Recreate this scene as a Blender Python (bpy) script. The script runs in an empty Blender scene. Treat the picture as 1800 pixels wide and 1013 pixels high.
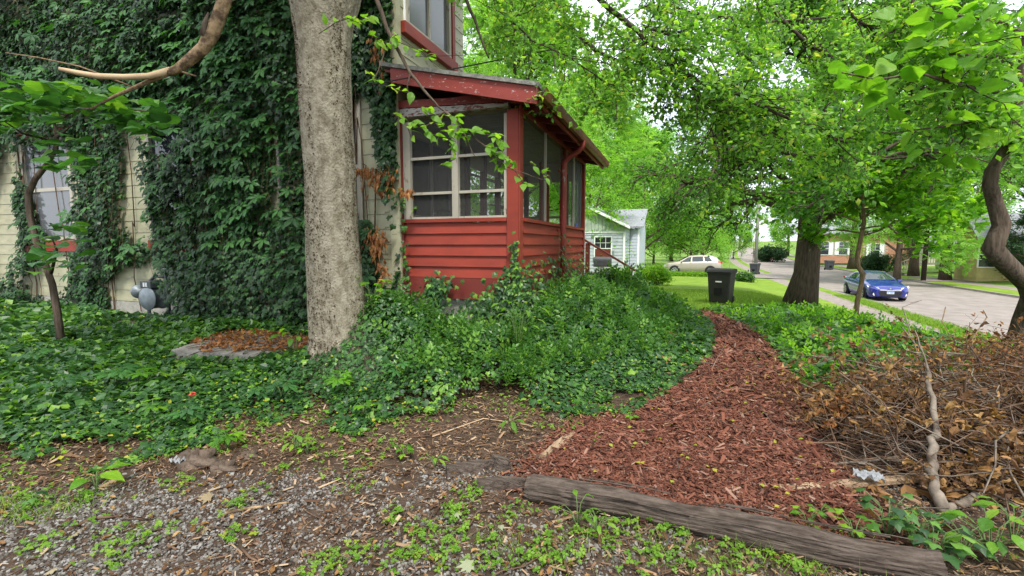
import bpy, math, numpy as np
from mathutils import Vector, Matrix, noise as mnoise
PI = math.pi
sc = bpy.context.scene
# ------------------------------------------------------------------ camera
YAW = math.radians(19.92); PITCH = math.radians(5.32); FPX = 805.0
CAM = np.array([0.0, 0.0, 1.45])
cd = bpy.data.cameras.new('camera'); cam = bpy.data.objects.new('camera', cd)
sc.collection.objects.link(cam); sc.camera = cam
cd.sensor_width = 36; cd.lens = FPX / 1800 * 36; cd.clip_end = 3000; cd.clip_start = 0.05
cam.location = CAM; cam.rotation_euler = (PI / 2 - PITCH, 0, YAW)
# ------------------------------------------------------------------ world, sun, exposure
SUN_EL, SUN_AZ = math.radians(58), math.radians(150)      # azimuth measured from +Y towards +X
w = bpy.data.worlds.new('World'); sc.world = w; w.use_nodes = True
nt = w.node_tree; nt.nodes.clear()
n = nt.nodes.new
wo = n('ShaderNodeOutputWorld'); bg = n('ShaderNodeBackground'); sky = n('ShaderNodeTexSky')
sky.sky_type = 'NISHITA'; sky.sun_disc = False; sky.sun_elevation = SUN_EL; sky.sun_rotation = SUN_AZ
sky.air_density = 1.0; sky.dust_density = 3.0
geo = n('ShaderNodeTexCoord'); nz = n('ShaderNodeTexNoise'); nz.inputs['Scale'].default_value = 2.2
nz.inputs['Detail'].default_value = 6; nz.inputs['Roughness'].default_value = .6
cr = n('ShaderNodeValToRGB'); cr.color_ramp.elements[0].position = .36; cr.color_ramp.elements[1].position = .56
cr.color_ramp.elements[0].color = (.50, .50, .50, 1); cr.color_ramp.elements[1].color = (1, 1, 1, 1)
mx = n('ShaderNodeMix'); mx.data_type = 'RGBA'
mx.inputs['B'].default_value = (9.2, 9.9, 10.8, 1)
nt.links.new(geo.outputs['Generated'], nz.inputs['Vector']); nt.links.new(nz.outputs['Fac'], cr.inputs['Fac'])
nt.links.new(cr.outputs['Color'], mx.inputs['Factor']); nt.links.new(sky.outputs['Color'], mx.inputs['A'])
nt.links.new(mx.outputs['Result'], bg.inputs['Color']); bg.inputs['Strength'].default_value = 0.105
nt.links.new(bg.outputs['Background'], wo.inputs['Surface'])
sl = bpy.data.lights.new('sun', 'SUN'); sl.energy = 2.6; sl.angle = math.radians(11); sl.color = (1, .96, .88)
so = bpy.data.objects.new('sun', sl); sc.collection.objects.link(so)
sd = Vector((math.sin(SUN_AZ) * math.cos(SUN_EL), math.cos(SUN_AZ) * math.cos(SUN_EL), math.sin(SUN_EL)))
so.rotation_euler = sd.to_track_quat('Z', 'Y').to_euler(); so.location = (0, 0, 30)
sc.view_settings.view_transform = 'Standard'; sc.view_settings.look = 'None'
sc.view_settings.exposure = 0.95; sc.view_settings.gamma = 1.0; sc.view_settings.use_curve_mapping = False
sc.cycles.use_denoising = True; sc.cycles.max_bounces = 7; sc.cycles.diffuse_bounces = 4
sc.cycles.transmission_bounces = 4; sc.cycles.glossy_bounces = 3; sc.cycles.transparent_max_bounces = 10
sc.cycles.caustics_reflective = False; sc.cycles.caustics_refractive = False
sc.cycles.use_adaptive_sampling = True; sc.cycles.adaptive_threshold = 0.02

# ------------------------------------------------------------------ view maths (used only to find real positions)
Fh = np.array([-math.sin(YAW), math.cos(YAW), 0]); Rt = np.array([math.cos(YAW), math.sin(YAW), 0])
Fw = Fh * math.cos(PITCH) + np.array([0, 0, -math.sin(PITCH)]); Up = np.cross(Rt, Fw)
def ray(px, py):
    return Rt * ((px - 900) / FPX) + Up * (-(py - 506.5) / FPX) + Fw
def at(px, py, D):
    d = ray(px, py); return CAM + d * (D / d.dot(Fh))
def onX(px, py, X):
    d = ray(px, py); return CAM + d * ((X - CAM[0]) / d[0])
def onY(px, py, Y):
    d = ray(px, py); return CAM + d * ((Y - CAM[1]) / d[1])
def proj(P):
    q = np.asarray(P) - CAM; z = q @ Fw
    z = np.where(np.abs(z) < 1e-4, 1e-4, z)
    return 900 + FPX * (q @ Rt) / z, 506.5 - FPX * (q @ Up) / z, z
def sm(a, b, x):
    t = np.clip((np.asarray(x, float) - a) / (b - a), 0, 1); return t * t * (3 - 2 * t)
def bend(Y): return 14 * sm(50, 240, Y) + np.maximum(np.asarray(Y, float) - 240, 0) * .1
def zroad(Y): return -1.45 + 1.35 * sm(60, 230, Y) + np.maximum(np.asarray(Y, float) - 230, 0) * .01
def fbm(x, y, s=1.0, seed=0, o=4):
    r = np.random.RandomState(1000 + seed); t = 0; a = 1.0; f = s; tot = 0
    for i in range(o):
        for k in range(3):
            an = r.uniform(0, 2 * PI); ph = r.uniform(0, 2 * PI)
            t = t + a * np.sin((x * math.cos(an) + y * math.sin(an)) * f + ph + 1.7 * np.sin((x * math.sin(an) - y * math.cos(an)) * f * .6 + ph * 2))
        tot += a * 2; a *= .55; f *= 2.1
    return t / tot
U_L, U_R = 9.1, 17.7
def gz(X, Y):
    X = np.asarray(X, float); Y = np.asarray(Y, float); u = X - bend(Y); zr = zroad(Y)
    base = .12 * sm(2.5, 5, Y) - .5 * sm(6.5, 15, Y) - .75 * sm(15, 42, Y)
    base = base * (1 - sm(60, 200, Y)) + (zr + .3) * sm(60, 200, Y)
    left = base + (zr + .13 - base) * sm(2.5, 7.1, u)
    right = zr + .12 + .25 * sm(19, 26, u) + .6 * sm(24, 40, u) + 3.0 * sm(60, 150, u) * .6
    z = np.where(u < 7.1, left, np.where(u <= U_L, zr + .12, np.where(u < U_R, zr, right)))
    return z
def nearz(X, Y):
    X = np.asarray(X, float); Y = np.asarray(Y, float)
    return gz(X, Y) + (.022 * fbm(X, Y, 1.7, 3) + .008 * fbm(X, Y, 9, 4, 2)) * (1 - sm(10, 13, Y)) * (1 - sm(5.5, 6.8, X))
def G(px, py):
    d = ray(px, py); t = 0.3; below = lambda t: (CAM + d * t)[2] <= gz(*(CAM + d * t)[:2])
    while not below(t) and t < 900: t *= 1.03
    lo, hi = t / 1.03, t
    for _ in range(18):
        m_ = (lo + hi) / 2
        if below(m_): hi = m_
        else: lo = m_
    return CAM + d * hi
def inpoly(x, y, poly):
    x = np.asarray(x); y = np.asarray(y); c = np.zeros(x.shape, bool); m = len(poly); j = m - 1
    for i in range(m):
        xi, yi = poly[i]; xj, yj = poly[j]
        with np.errstate(divide='ignore', invalid='ignore'):
            h = ((yi > y) != (yj > y)) & (x < (xj - xi) * (y - yi) / (yj - yi + 1e-12) + xi)
        c ^= h; j = i
    return c
def edge_dist(x, y, poly):
    x = np.asarray(x); y = np.asarray(y); best = np.full(x.shape, 1e9)
    for i in range(len(poly)):
        a = np.array(poly[i - 1]); b = np.array(poly[i]); ab = b - a
        t = np.clip(((x - a[0]) * ab[0] + (y - a[1]) * ab[1]) / (ab @ ab + 1e-9), 0, 1)
        best = np.minimum(best, np.hypot(x - a[0] - t * ab[0], y - a[1] - t * ab[1]))
    return best

# ------------------------------------------------------------------ materials
MAT = {}
def newmat(name):
    m = bpy.data.materials.new(name); m.use_nodes = True; MAT[name] = m
    return m, m.node_tree, m.node_tree.nodes.get('Principled BSDF')
def mat(name, col, rough=.7, spec=.3, metal=0, var=.12, scale=6, bump=0.0, col2=None, detail=5, lo=.35, hi=.65, stretch=None, bscale=None, alpha=1, coat=0):
    m, t, b = newmat(name)
    b.inputs['Roughness'].default_value = rough; b.inputs['Specular IOR Level'].default_value = spec
    b.inputs['Metallic'].default_value = metal; b.inputs['Coat Weight'].default_value = coat
    b.inputs['Alpha'].default_value = alpha
    tc = t.nodes.new('ShaderNodeTexCoord'); mp = t.nodes.new('ShaderNodeMapping')
    if stretch: mp.inputs['Scale'].default_value = stretch
    t.links.new(tc.outputs['Object'], mp.inputs['Vector'])
    no = t.nodes.new('ShaderNodeTexNoise'); no.inputs['Scale'].default_value = scale; no.inputs['Detail'].default_value = detail
    no.inputs['Roughness'].default_value = .65
    t.links.new(mp.outputs['Vector'], no.inputs['Vector'])
    r = t.nodes.new('ShaderNodeValToRGB'); e = r.color_ramp.elements
    c2 = col2 if col2 else tuple(min(1, c * (1 + var * 1.6)) for c in col)
    c1 = col if col2 else tuple(c * (1 - var * 1.6) for c in col)
    e[0].position = lo; e[0].color = (*c1, 1); e[1].position = hi; e[1].color = (*c2, 1)
    t.links.new(no.outputs['Fac'], r.inputs['Fac']); t.links.new(r.outputs['Color'], b.inputs['Base Color'])
    if bump:
        n2 = t.nodes.new('ShaderNodeTexNoise'); n2.inputs['Scale'].default_value = bscale or scale * 2; n2.inputs['Detail'].default_value = 6
        t.links.new(mp.outputs['Vector'], n2.inputs['Vector'])
        bp = t.nodes.new('ShaderNodeBump'); bp.inputs['Strength'].default_value = bump; bp.inputs['Distance'].default_value = .02
        t.links.new(n2.outputs['Fac'], bp.inputs['Height']); t.links.new(bp.outputs['Normal'], b.inputs['Normal'])
    return m
def peel(name, col, under, amount=.62, scale=7, stretch=(1, 1, 1), rough=.55, var=.15, bump=.3):
    """paint with flaked patches showing what is under it, and faint dirt"""
    m, t, b = newmat(name)
    N = t.nodes.new; L = t.links.new
    b.inputs['Roughness'].default_value = rough; b.inputs['Specular IOR Level'].default_value = .3
    tc = N('ShaderNodeTexCoord'); mp = N('ShaderNodeMapping'); mp.inputs['Scale'].default_value = stretch
    L(tc.outputs['Object'], mp.inputs['Vector'])
    n1 = N('ShaderNodeTexNoise'); n1.inputs['Scale'].default_value = scale; n1.inputs['Detail'].default_value = 9; n1.inputs['Roughness'].default_value = .7
    n2 = N('ShaderNodeTexNoise'); n2.inputs['Scale'].default_value = 2.3; n2.inputs['Detail'].default_value = 6
    L(mp.outputs['Vector'], n1.inputs['Vector']); L(mp.outputs['Vector'], n2.inputs['Vector'])
    r1 = N('ShaderNodeValToRGB'); r1.color_ramp.elements[0].position = amount; r1.color_ramp.elements[1].position = amount + .02
    L(n1.outputs['Fac'], r1.inputs['Fac'])
    r2 = N('ShaderNodeValToRGB'); e = r2.color_ramp.elements
    e[0].position = .3; e[0].color = (*[c * (1 - var) for c in col], 1); e[1].position = .7; e[1].color = (*[min(1, c * (1 + var)) for c in col], 1)
    L(n2.outputs['Fac'], r2.inputs['Fac'])
    mx = N('ShaderNodeMix'); mx.data_type = 'RGBA'; mx.inputs['B'].default_value = (*under, 1)
    L(r1.outputs['Color'], mx.inputs['Factor']); L(r2.outputs['Color'], mx.inputs['A']); L(mx.outputs['Result'], b.inputs['Base Color'])
    bp = N('ShaderNodeBump'); bp.inputs['Strength'].default_value = bump; bp.inputs['Distance'].default_value = .006
    L(n1.outputs['Fac'], bp.inputs['Height']); L(bp.outputs['Normal'], b.inputs['Normal'])
    return m
def leafmat(name, cols, trans=.45, rough=.5, tcol=1.9, spec=.35):
    """cols: ramp over the per-leaf random value"""
    m, t, b = newmat(name); N = t.nodes.new; L = t.links.new
    at_ = N('ShaderNodeAttribute'); at_.attribute_name = 'rnd'
    oi = N('ShaderNodeObjectInfo'); ad = N('ShaderNodeMath'); ad.operation = 'ADD'
    fr = N('ShaderNodeMath'); fr.operation = 'FRACT'
    L(at_.outputs['Fac'], ad.inputs[0]); L(oi.outputs['Random'], ad.inputs[1]); L(ad.outputs[0], fr.inputs[0])
    r = N('ShaderNodeValToRGB'); cr_ = r.color_ramp
    while len(cr_.elements) < len(cols): cr_.elements.new(.5)
    for i, (p, c) in enumerate(cols): cr_.elements[i].position = p; cr_.elements[i].color = (*c, 1)
    L(fr.outputs[0], r.inputs['Fac']); L(r.outputs['Color'], b.inputs['Base Color'])
    b.inputs['Roughness'].default_value = rough; b.inputs['Specular IOR Level'].default_value = spec
    if trans:
        tr = N('ShaderNodeBsdfTranslucent'); mm = N('ShaderNodeMix'); mm.data_type = 'RGBA'; mm.blend_type = 'MULTIPLY'; mm.inputs['Factor'].default_value = 1
        mm.inputs['B'].default_value = (tcol * .98, tcol * 1.05, tcol * .40, 1); L(r.outputs['Color'], mm.inputs['A']); L(mm.outputs['Result'], tr.inputs['Color'])
        ms = N('ShaderNodeMixShader'); ms.inputs[0].default_value = trans
        L(b.outputs[0], ms.inputs[1]); L(tr.outputs[0], ms.inputs[2]); L(ms.outputs[0], t.nodes['Material Output'].inputs['Surface'])
    return m
# foliage
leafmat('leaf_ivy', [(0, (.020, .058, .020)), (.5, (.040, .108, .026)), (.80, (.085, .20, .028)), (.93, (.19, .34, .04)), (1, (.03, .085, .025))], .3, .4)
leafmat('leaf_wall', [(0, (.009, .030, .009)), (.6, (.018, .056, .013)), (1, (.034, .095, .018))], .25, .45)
leafmat('leaf_euonymus', [(0, (.035, .095, .018)), (.6, (.06, .16, .024)), (.9, (.11, .24, .03)), (1, (.17, .32, .04))], .35, .38)
leafmat('leaf_creeper', [(0, (.025, .080, .022)), (.6, (.042, .13, .030)), (1, (.06, .17, .03))], .3, .5)
leafmat('leaf_bright', [(0, (.10, .22, .02)), (.5, (.15, .30, .03)), (.9, (.21, .35, .035)), (1, (.28, .36, .04))], .5, .5)
leafmat('leaf_over', [(0, (.065, .155, .035)), (.4, (.12, .26, .045)), (.8, (.21, .385, .06)), (.95, (.31, .45, .06)), (1, (.33, .36, .06))], .52, .5)
leafmat('leaf_oak', [(0, (.028, .088, .020)), (.6, (.07, .185, .028)), (1, (.15, .31, .035))], .42, .42)
leafmat('leaf_locust', [(0, (.13, .27, .03)), (.5, (.18, .35, .065)), (1, (.27, .44, .09))], .5, .55)
leafmat('leaf_maple', [(0, (.045, .13, .018)), (.5, (.12, .29, .022)), (1, (.26, .46, .03))], .55, .45)
leafmat('leaf_catalpa', [(0, (.08, .20, .02)), (.5, (.12, .27, .025)), (1, (.18, .33, .03))], .5, .45)
leafmat('leaf_far', [(0, (.07, .18, .03)), (.5, (.15, .32, .04)), (1, (.25, .44, .05))], .5, .6)
leafmat('leaf_dark', [(0, (.02, .055, .025)), (.6, (.035, .085, .03)), (1, (.05, .12, .035))], .25, .6)
leafmat('leaf_dead', [(0, (.07, .032, .014)), (.5, (.16, .08, .03)), (.85, (.30, .16, .055)), (1, (.38, .24, .10))], .2, .7)
leafmat('leaf_pale', [(0, (.20, .155, .085)), (.5, (.27, .215, .13)), (1, (.22, .25, .15))], .1, .75)
leafmat('leaf_orange', [(0, (.15, .05, .015)), (.5, (.27, .105, .03)), (1, (.38, .19, .06))], .25, .6)
leafmat('leaf_yellow', [(0, (.38, .36, .03)), (1, (.30, .36, .04))], .4, .5)
leafmat('grass', [(0, (.11, .20, .03)), (.5, (.17, .30, .035)), (1, (.27, .34, .06))], .35, .6)
leafmat('mulch', [(0, (.035, .014, .010)), (.35, (.100, .036, .022)), (.75, (.175, .066, .040)), (.94, (.21, .095, .064)), (.97, (.29, .19, .14)), (1, (.03, .013, .01))], 0, .8, spec=.15)
leafmat('gravel', [(0, (.065, .055, .045)), (.5, (.135, .122, .108)), (.85, (.26, .25, .235)), (1, (.05, .038, .03))], 0, .8, spec=.2)
leafmat('debris', [(0, (.07, .04, .025)), (.5, (.17, .10, .06)), (.85, (.30, .20, .12)), (1, (.40, .30, .2))], 0, .85, spec=.1)
# surfaces
mat('soil', (.036, .023, .016), .95, .1, col2=(.09, .062, .044), scale=9, bump=.9, bscale=60, detail=9)
mat('mulch_base', (.045, .014, .010), .95, .1, col2=(.15, .045, .028), scale=30, bump=.9, bscale=70, detail=8)
mat('lawn', (.11, .19, .02), .9, .1, col2=(.20, .29, .035), scale=1.3, bump=.5, bscale=40, detail=9)
mat('lawn_far', (.10, .18, .03), .9, .1, col2=(.17, .26, .045), scale=.5, bump=.4, bscale=20, detail=9)
mat('road', (.20, .172, .152), .85, .2, col2=(.29, .252, .226), scale=1.3, bump=.3, bscale=60, detail=9)
mat('sidewalk', (.20, .165, .145), .85, .2, col2=(.30, .255, .225), scale=3, bump=.3, bscale=60)
mat('kerb', (.27, .24, .21), .85, .2, scale=4, bump=.3)
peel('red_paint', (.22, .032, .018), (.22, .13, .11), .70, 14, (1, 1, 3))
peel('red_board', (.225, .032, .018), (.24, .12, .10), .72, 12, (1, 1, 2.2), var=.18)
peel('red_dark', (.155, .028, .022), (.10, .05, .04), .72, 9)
peel('red_flaked', (.22, .038, .028), (.36, .34, .32), .60, 11, (1, 1, 2.5))
peel('white_flaked', (.40, .38, .35), (.17, .05, .04), .53, 12, (1, 1, 2.5))
peel('cream', (.34, .325, .215), (.17, .16, .11), .60, 4, (1, 1, 3), bump=.5)
peel('cream_indoor', (.62, .58, .44), (.3, .27, .22), .70, 5)
peel('frame_old', (.36, .33, .27), (.17, .12, .09), .60, 13, (1, 1, .4))
peel('pipe_paint', (.23, .035, .028), (.27, .25, .24), .60, 8, (1, 1, .5))
mat('gutter_metal', (.10, .035, .022), .45, .5, col2=(.30, .10, .055), scale=5, metal=.3, stretch=(4, 1, 4))
mat('shingle', (.12, .12, .105), .95, .1, col2=(.24, .24, .21), scale=20, bump=.5)
mat('shingle_grey', (.20, .21, .23), .95, .1, col2=(.30, .31, .33), scale=9, bump=.3)
mat('ceiling_board', (.34, .31, .25), .8, .2, col2=(.50, .46, .38), scale=3, stretch=(1, 6, 1))
mat('floor_board', (.10, .07, .05), .8, .2, scale=4)
mat('concrete', (.26, .25, .22), .9, .15, col2=(.40, .38, .33), scale=4, bump=.6, bscale=40)
mat('slab', (.17, .16, .145), .9, .15, col2=(.29, .27, .24), scale=3, bump=.7, bscale=30, detail=9)
mat('timber', (.085, .055, .042), .9, .15, col2=(.17, .11, .085), scale=7, stretch=(1, 6, 6), bump=.8)
mat('dark', (.012, .012, .012), .9, .1)
mat('interior', (.035, .03, .026), .9, .1)
mat('bin_black', (.018, .017, .017), .5, .4, var=.2, scale=9)
mat('bin_grey', (.05, .055, .062), .5, .4, scale=6)
mat('label_white', (.75, .75, .74), .6, .3, scale=90, var=.2)
mat('meter_grey', (.22, .25, .27), .45, .5, scale=8, metal=.2, bump=.1)
mat('meter_dark', (.07, .08, .085), .5, .5, scale=8, metal=.2)
mat('white_plastic', (.70, .70, .66), .4, .5)
mat('yellow_cord', (.6, .55, .1), .5, .4)
mat('white_siding', (.42, .455, .51), .7, .2, scale=2, var=.05)
mat('green_panel', (.38, .45, .38), .7, .2, scale=3, var=.06)
mat('white_trim', (.78, .80, .80), .6, .3, scale=4, var=.05)
mat('brick', (.40, .17, .11), .9, .1, col2=(.55, .30, .20), scale=11, bump=.3)
mat('mortar', (.45, .40, .35), .9, .1)
mat('yellow_siding', (.46, .39, .16), .8, .2, scale=3, var=.06)
mat('tan_siding', (.50, .47, .36), .8, .2, scale=3, var=.06)
mat('stair_wood', (.30, .27, .22), .85, .2, scale=6)
mat('rail_brown', (.14, .032, .02), .6, .3, scale=8, stretch=(1, 1, 5))
mat('mailbox_grey', (.05, .052, .055), .4, .5, scale=8)
mat('hydrant_red', (.45, .05, .03), .5, .4)
mat('pole_wood', (.23, .24, .20), .9, .1, col2=(.32, .33, .27), scale=3, stretch=(6, 6, .5), bump=.4)
mat('wire', (.01, .01, .01), .6, .3)
mat('carpaint_blue', (.006, .014, .20), .15, .5, var=.02, coat=1)
mat('carpaint_champagne', (.38, .34, .27), .3, .5, var=.02, metal=.35, coat=.6)
mat('carpaint_silver', (.42, .45, .48), .3, .5, var=.02, metal=.4, coat=.6)
mat('car_black', (.012, .012, .013), .5, .4)
mat('tyre', (.02, .02, .02), .85, .2)
mat('rim', (.55, .56, .57), .3, .5, metal=.8, var=.05)
mat('headlight', (.75, .77, .8), .08, .9, var=.05)
mat('tail_light', (.5, .01, .02), .2, .6)
mat('plate_white', (.7, .72, .75), .5, .3, var=.05)
mat('plate_blue', (.08, .2, .55), .5, .3, var=.05)
mat('paper', (.27, .28, .29), .7, .2, scale=14, bump=.5)
mat('rock', (.06, .045, .033), .95, .1, col2=(.14, .105, .08), scale=8, bump=.8, bscale=30)
mat('wood_chunk', (.20, .13, .08), .9, .1, col2=(.36, .26, .17), scale=8, stretch=(8, 1, 8), bump=.5)
mat('bark_grey', (.15, .125, .085), .95, .1, col2=(.32, .285, .215), scale=14, bump=1, bscale=55, stretch=(1, 1, .7), detail=10, lo=.36, hi=.62)
mat('bark_brown', (.055, .040, .030), .95, .1, col2=(.13, .10, .075), scale=6, stretch=(4, 4, .5), bump=1, bscale=9)
mat('bark_twig', (.030, .022, .016), .9, .15, col2=(.075, .058, .045), scale=20)
mat('bark_tan', (.13, .085, .05), .9, .15, col2=(.26, .18, .11), scale=9, stretch=(3, 3, .7), bump=.8)
mat('bark_broken', (.10, .065, .04), .9, .15, col2=(.34, .235, .135), scale=9, bump=1, stretch=(1, 1, 1), lo=.42, hi=.58)
mat('wood_bare', (.36, .25, .15), .8, .2, col2=(.48, .36, .23), scale=6)
mat('twig_grey', (.075, .058, .045), .9, .1, col2=(.24, .20, .16), scale=9)
mat('twig_brown', (.06, .036, .024), .9, .1, col2=(.16, .10, .065), scale=9)
mat('log_wood', (.045, .034, .027), .95, .1, col2=(.125, .098, .08), scale=5, stretch=(1.6, 9, 9), bump=1, bscale=7, detail=10, lo=.38, hi=.66)
mat('bark_warts', (.075, .052, .03), .95, .1, scale=20)
mat('stem_green', (.10, .16, .05), .7, .3)
mat('cup_blue', (.05, .12, .45), .4, .5)
def glass(name, col, refl=.5, rough=.05, alpha=.55):
    m, t, b = newmat(name)
    b.inputs['Base Color'].default_value = (*col, 1); b.inputs['Roughness'].default_value = rough
    b.inputs['Specular IOR Level'].default_value = refl; b.inputs['Alpha'].default_value = alpha
    return m
glass('pane_dark', (.03, .035, .04), .9, .04, 1)
glass('pane_blind', (.10, .105, .11), .6, .12, 1)
glass('pane_clear', (.05, .05, .05), .6, .03, .35)
glass('car_glass', (.02, .03, .03), .9, .02, 1)
glass('screen', (.06, .06, .06), .1, .9, .36)
glass('screen_torn', (.10, .10, .10), .1, .9, .75)
M = MAT

# ------------------------------------------------------------------ object helpers
def ids(o, label=None, cat=None, group=None, kind=None):
    if label: o['label'] = label
    if cat: o['category'] = cat
    if group: o['group'] = group
    if kind: o['kind'] = kind
    return o
def root(name, loc, label, cat, group=None, rz=0):
    o = bpy.data.objects.new(name, None); sc.collection.objects.link(o); o.location = tuple(map(float, loc)); o.rotation_euler = (0, 0, rz)
    o.empty_display_size = .2
    return ids(o, label, cat, group)
def wloc(o):
    v = np.zeros(3)
    while o is not None: v = v + np.array(o.location); o = o.parent
    return v
def link(name, me, parent=None, kind=None, loc=None):
    o = bpy.data.objects.new(name, me); sc.collection.objects.link(o)
    if parent: o.parent = parent
    if loc is not None: o.location = tuple(map(float, loc))
    if kind: o['kind'] = kind
    return o
def npmesh(name, V, F, material, rnd=None, smooth=False):
    """V (n,3) ; F (m,k) one face size"""
    me = bpy.data.meshes.new(name); V = np.ascontiguousarray(V, np.float32); F = np.ascontiguousarray(F, np.int32)
    nf, k = F.shape
    me.vertices.add(len(V)); me.vertices.foreach_set('co', V.ravel())
    me.loops.add(nf * k); me.loops.foreach_set('vertex_index', F.ravel())
    me.polygons.add(nf); me.polygons.foreach_set('loop_start', np.arange(0, nf * k, k, dtype=np.int32))
    try: me.polygons.foreach_set('loop_total', np.full(nf, k, np.int32))
    except Exception: pass
    me.polygons.foreach_set('use_smooth', np.full(nf, smooth, bool))
    me.materials.append(material)
    if rnd is not None:
        a = me.attributes.new('rnd', 'FLOAT', 'POINT'); a.data.foreach_set('value', np.ascontiguousarray(rnd, np.float32))
    me.update(calc_edges=True); return me
class MB:
    def __init__(s): s.v = []; s.f = []; s.m = []; s.mats = []; s.cur = 0
    def use(s, m):
        if m not in s.mats: s.mats.append(m)
        s.cur = s.mats.index(m); return s
    def add(s, V, F):
        o = len(s.v); s.v += [tuple(map(float, p)) for p in V]; s.f += [tuple(i + o for i in f) for f in F]; s.m += [s.cur] * len(F); return s
    def box(s, a, b):
        x0, y0, z0 = a; x1, y1, z1 = b
        return s.hexa([(x0, y0, z0), (x1, y0, z0), (x1, y1, z0), (x0, y1, z0), (x0, y0, z1), (x1, y0, z1), (x1, y1, z1), (x0, y1, z1)])
    def hexa(s, p): return s.add(p, [(0, 3, 2, 1), (4, 5, 6, 7), (0, 1, 5, 4), (1, 2, 6, 5), (2, 3, 7, 6), (3, 0, 4, 7)])
    def beam(s, a, b, w, h, up=(0, 0, 1)):
        a = np.array(a, float); b = np.array(b, float); d = b - a; d /= np.linalg.norm(d)
        r = np.cross(d, up); r /= np.linalg.norm(r); u = np.cross(r, d); r = r * w / 2; u = u * h / 2
        return s.hexa([a - r - u, a + r - u, b + r - u, b - r - u, a - r + u, a + r + u, b + r + u, b - r + u])
    def prism(s, poly, off):
        off = np.array(off, float); k = len(poly); P = [np.array(p, float) for p in poly]
        return s.add(P + [p + off for p in P], [tuple(range(k))[::-1], tuple(range(k, 2 * k))] + [(i, (i + 1) % k, k + (i + 1) % k, k + i) for i in range(k)])
    def tube(s, pts, rad, n=8, caps=True, wob=None):
        V, F = tube(pts, rad, n, caps, wob); return s.add(V, F)
    def lathe(s, base, prof, n=16, axis='z'):
        V = []; F = []
        for r, h in prof:
            for i in range(n):
                a = 2 * PI * i / n; c, d = r * math.cos(a), r * math.sin(a)
                V.append({'z': (c, d, h), 'y': (c, h, d), 'x': (h, c, d)}[axis])
        V = [np.array(p) + base for p in V]
        for j in range(len(prof) - 1):
            for i in range(n): F.append((j * n + i, j * n + (i + 1) % n, (j + 1) * n + (i + 1) % n, (j + 1) * n + i))
        F.append(tuple(range(n))[::-1]); F.append(tuple(range((len(prof) - 1) * n, len(prof) * n)))
        return s.add(V, F)
    def mesh(s, name, material=None, off=(0, 0, 0), smooth=False, bevel=0):
        me = bpy.data.meshes.new(name); o = np.array(off, float)
        me.from_pydata([tuple(np.array(p) - o) for p in s.v], [], s.f)
        for m_ in (s.mats or [material]): me.materials.append(m_)
        if s.mats: me.polygons.foreach_set('material_index', s.m)
        me.polygons.foreach_set('use_smooth', [smooth] * len(s.f)); me.update(); me.validate()
        return me
    def build(s, name, material=None, parent=None, smooth=False, kind=None, bevel=0, label=None, local=False):
        off = (0, 0, 0) if (local or parent is None) else wloc(parent)
        o = link(name, s.mesh(name, material, off, smooth), parent, kind)
        if bevel:
            b = o.modifiers.new('bevel', 'BEVEL'); b.width = bevel; b.segments = 2; b.limit_method = 'ANGLE'
        if label: o['label'] = label
        return o
def tube(pts, rad, n=8, caps=True, wob=None):
    P = np.array(pts, float); m = len(P); rad = np.broadcast_to(np.array(rad, float), (m,))
    T = np.gradient(P, axis=0); T /= np.linalg.norm(T, axis=1)[:, None] + 1e-12
    ref = np.array([0, 0, 1.0]) if abs(T[0][2]) < .9 else np.array([1.0, 0, 0])
    r = np.cross(T[0], ref); r /= np.linalg.norm(r); V = np.empty((m, n, 3)); an = np.arange(n) * 2 * PI / n
    for i in range(m):
        r = r - T[i] * (r @ T[i]); r /= np.linalg.norm(r) + 1e-12; b = np.cross(T[i], r)
        R = rad[i] * (np.ones(n) if wob is None else wob(i, an))
        V[i] = P[i] + (np.cos(an) * R)[:, None] * r + (np.sin(an) * R)[:, None] * b
    V = V.reshape(-1, 3); F = []
    for j in range(m - 1):
        for i in range(n): F.append((j * n + i, j * n + (i + 1) % n, (j + 1) * n + (i + 1) % n, (j + 1) * n + i))
    if caps: F.append(tuple(range(n))[::-1]); F.append(tuple(range((m - 1) * n, m * n)))
    return V, F
def tubes(name, lst, material, parent=None, kind=None, label=None):
    """lst of (pts, radii, sides) joined"""
    Vs = []; Fs = []; o = 0
    for pts, rad, n_ in lst:
        V, F = tube(pts, rad, n_, False); Vs.append(V); Fs.append(np.array(F) + o); o += len(V)
    V = np.concatenate(Vs); F = np.concatenate(Fs)
    if parent is not None: V = V - wloc(parent)
    ob = link(name, npmesh(name, V, F, material, smooth=True), parent, kind)
    if label: ob['label'] = label
    return ob
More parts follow.
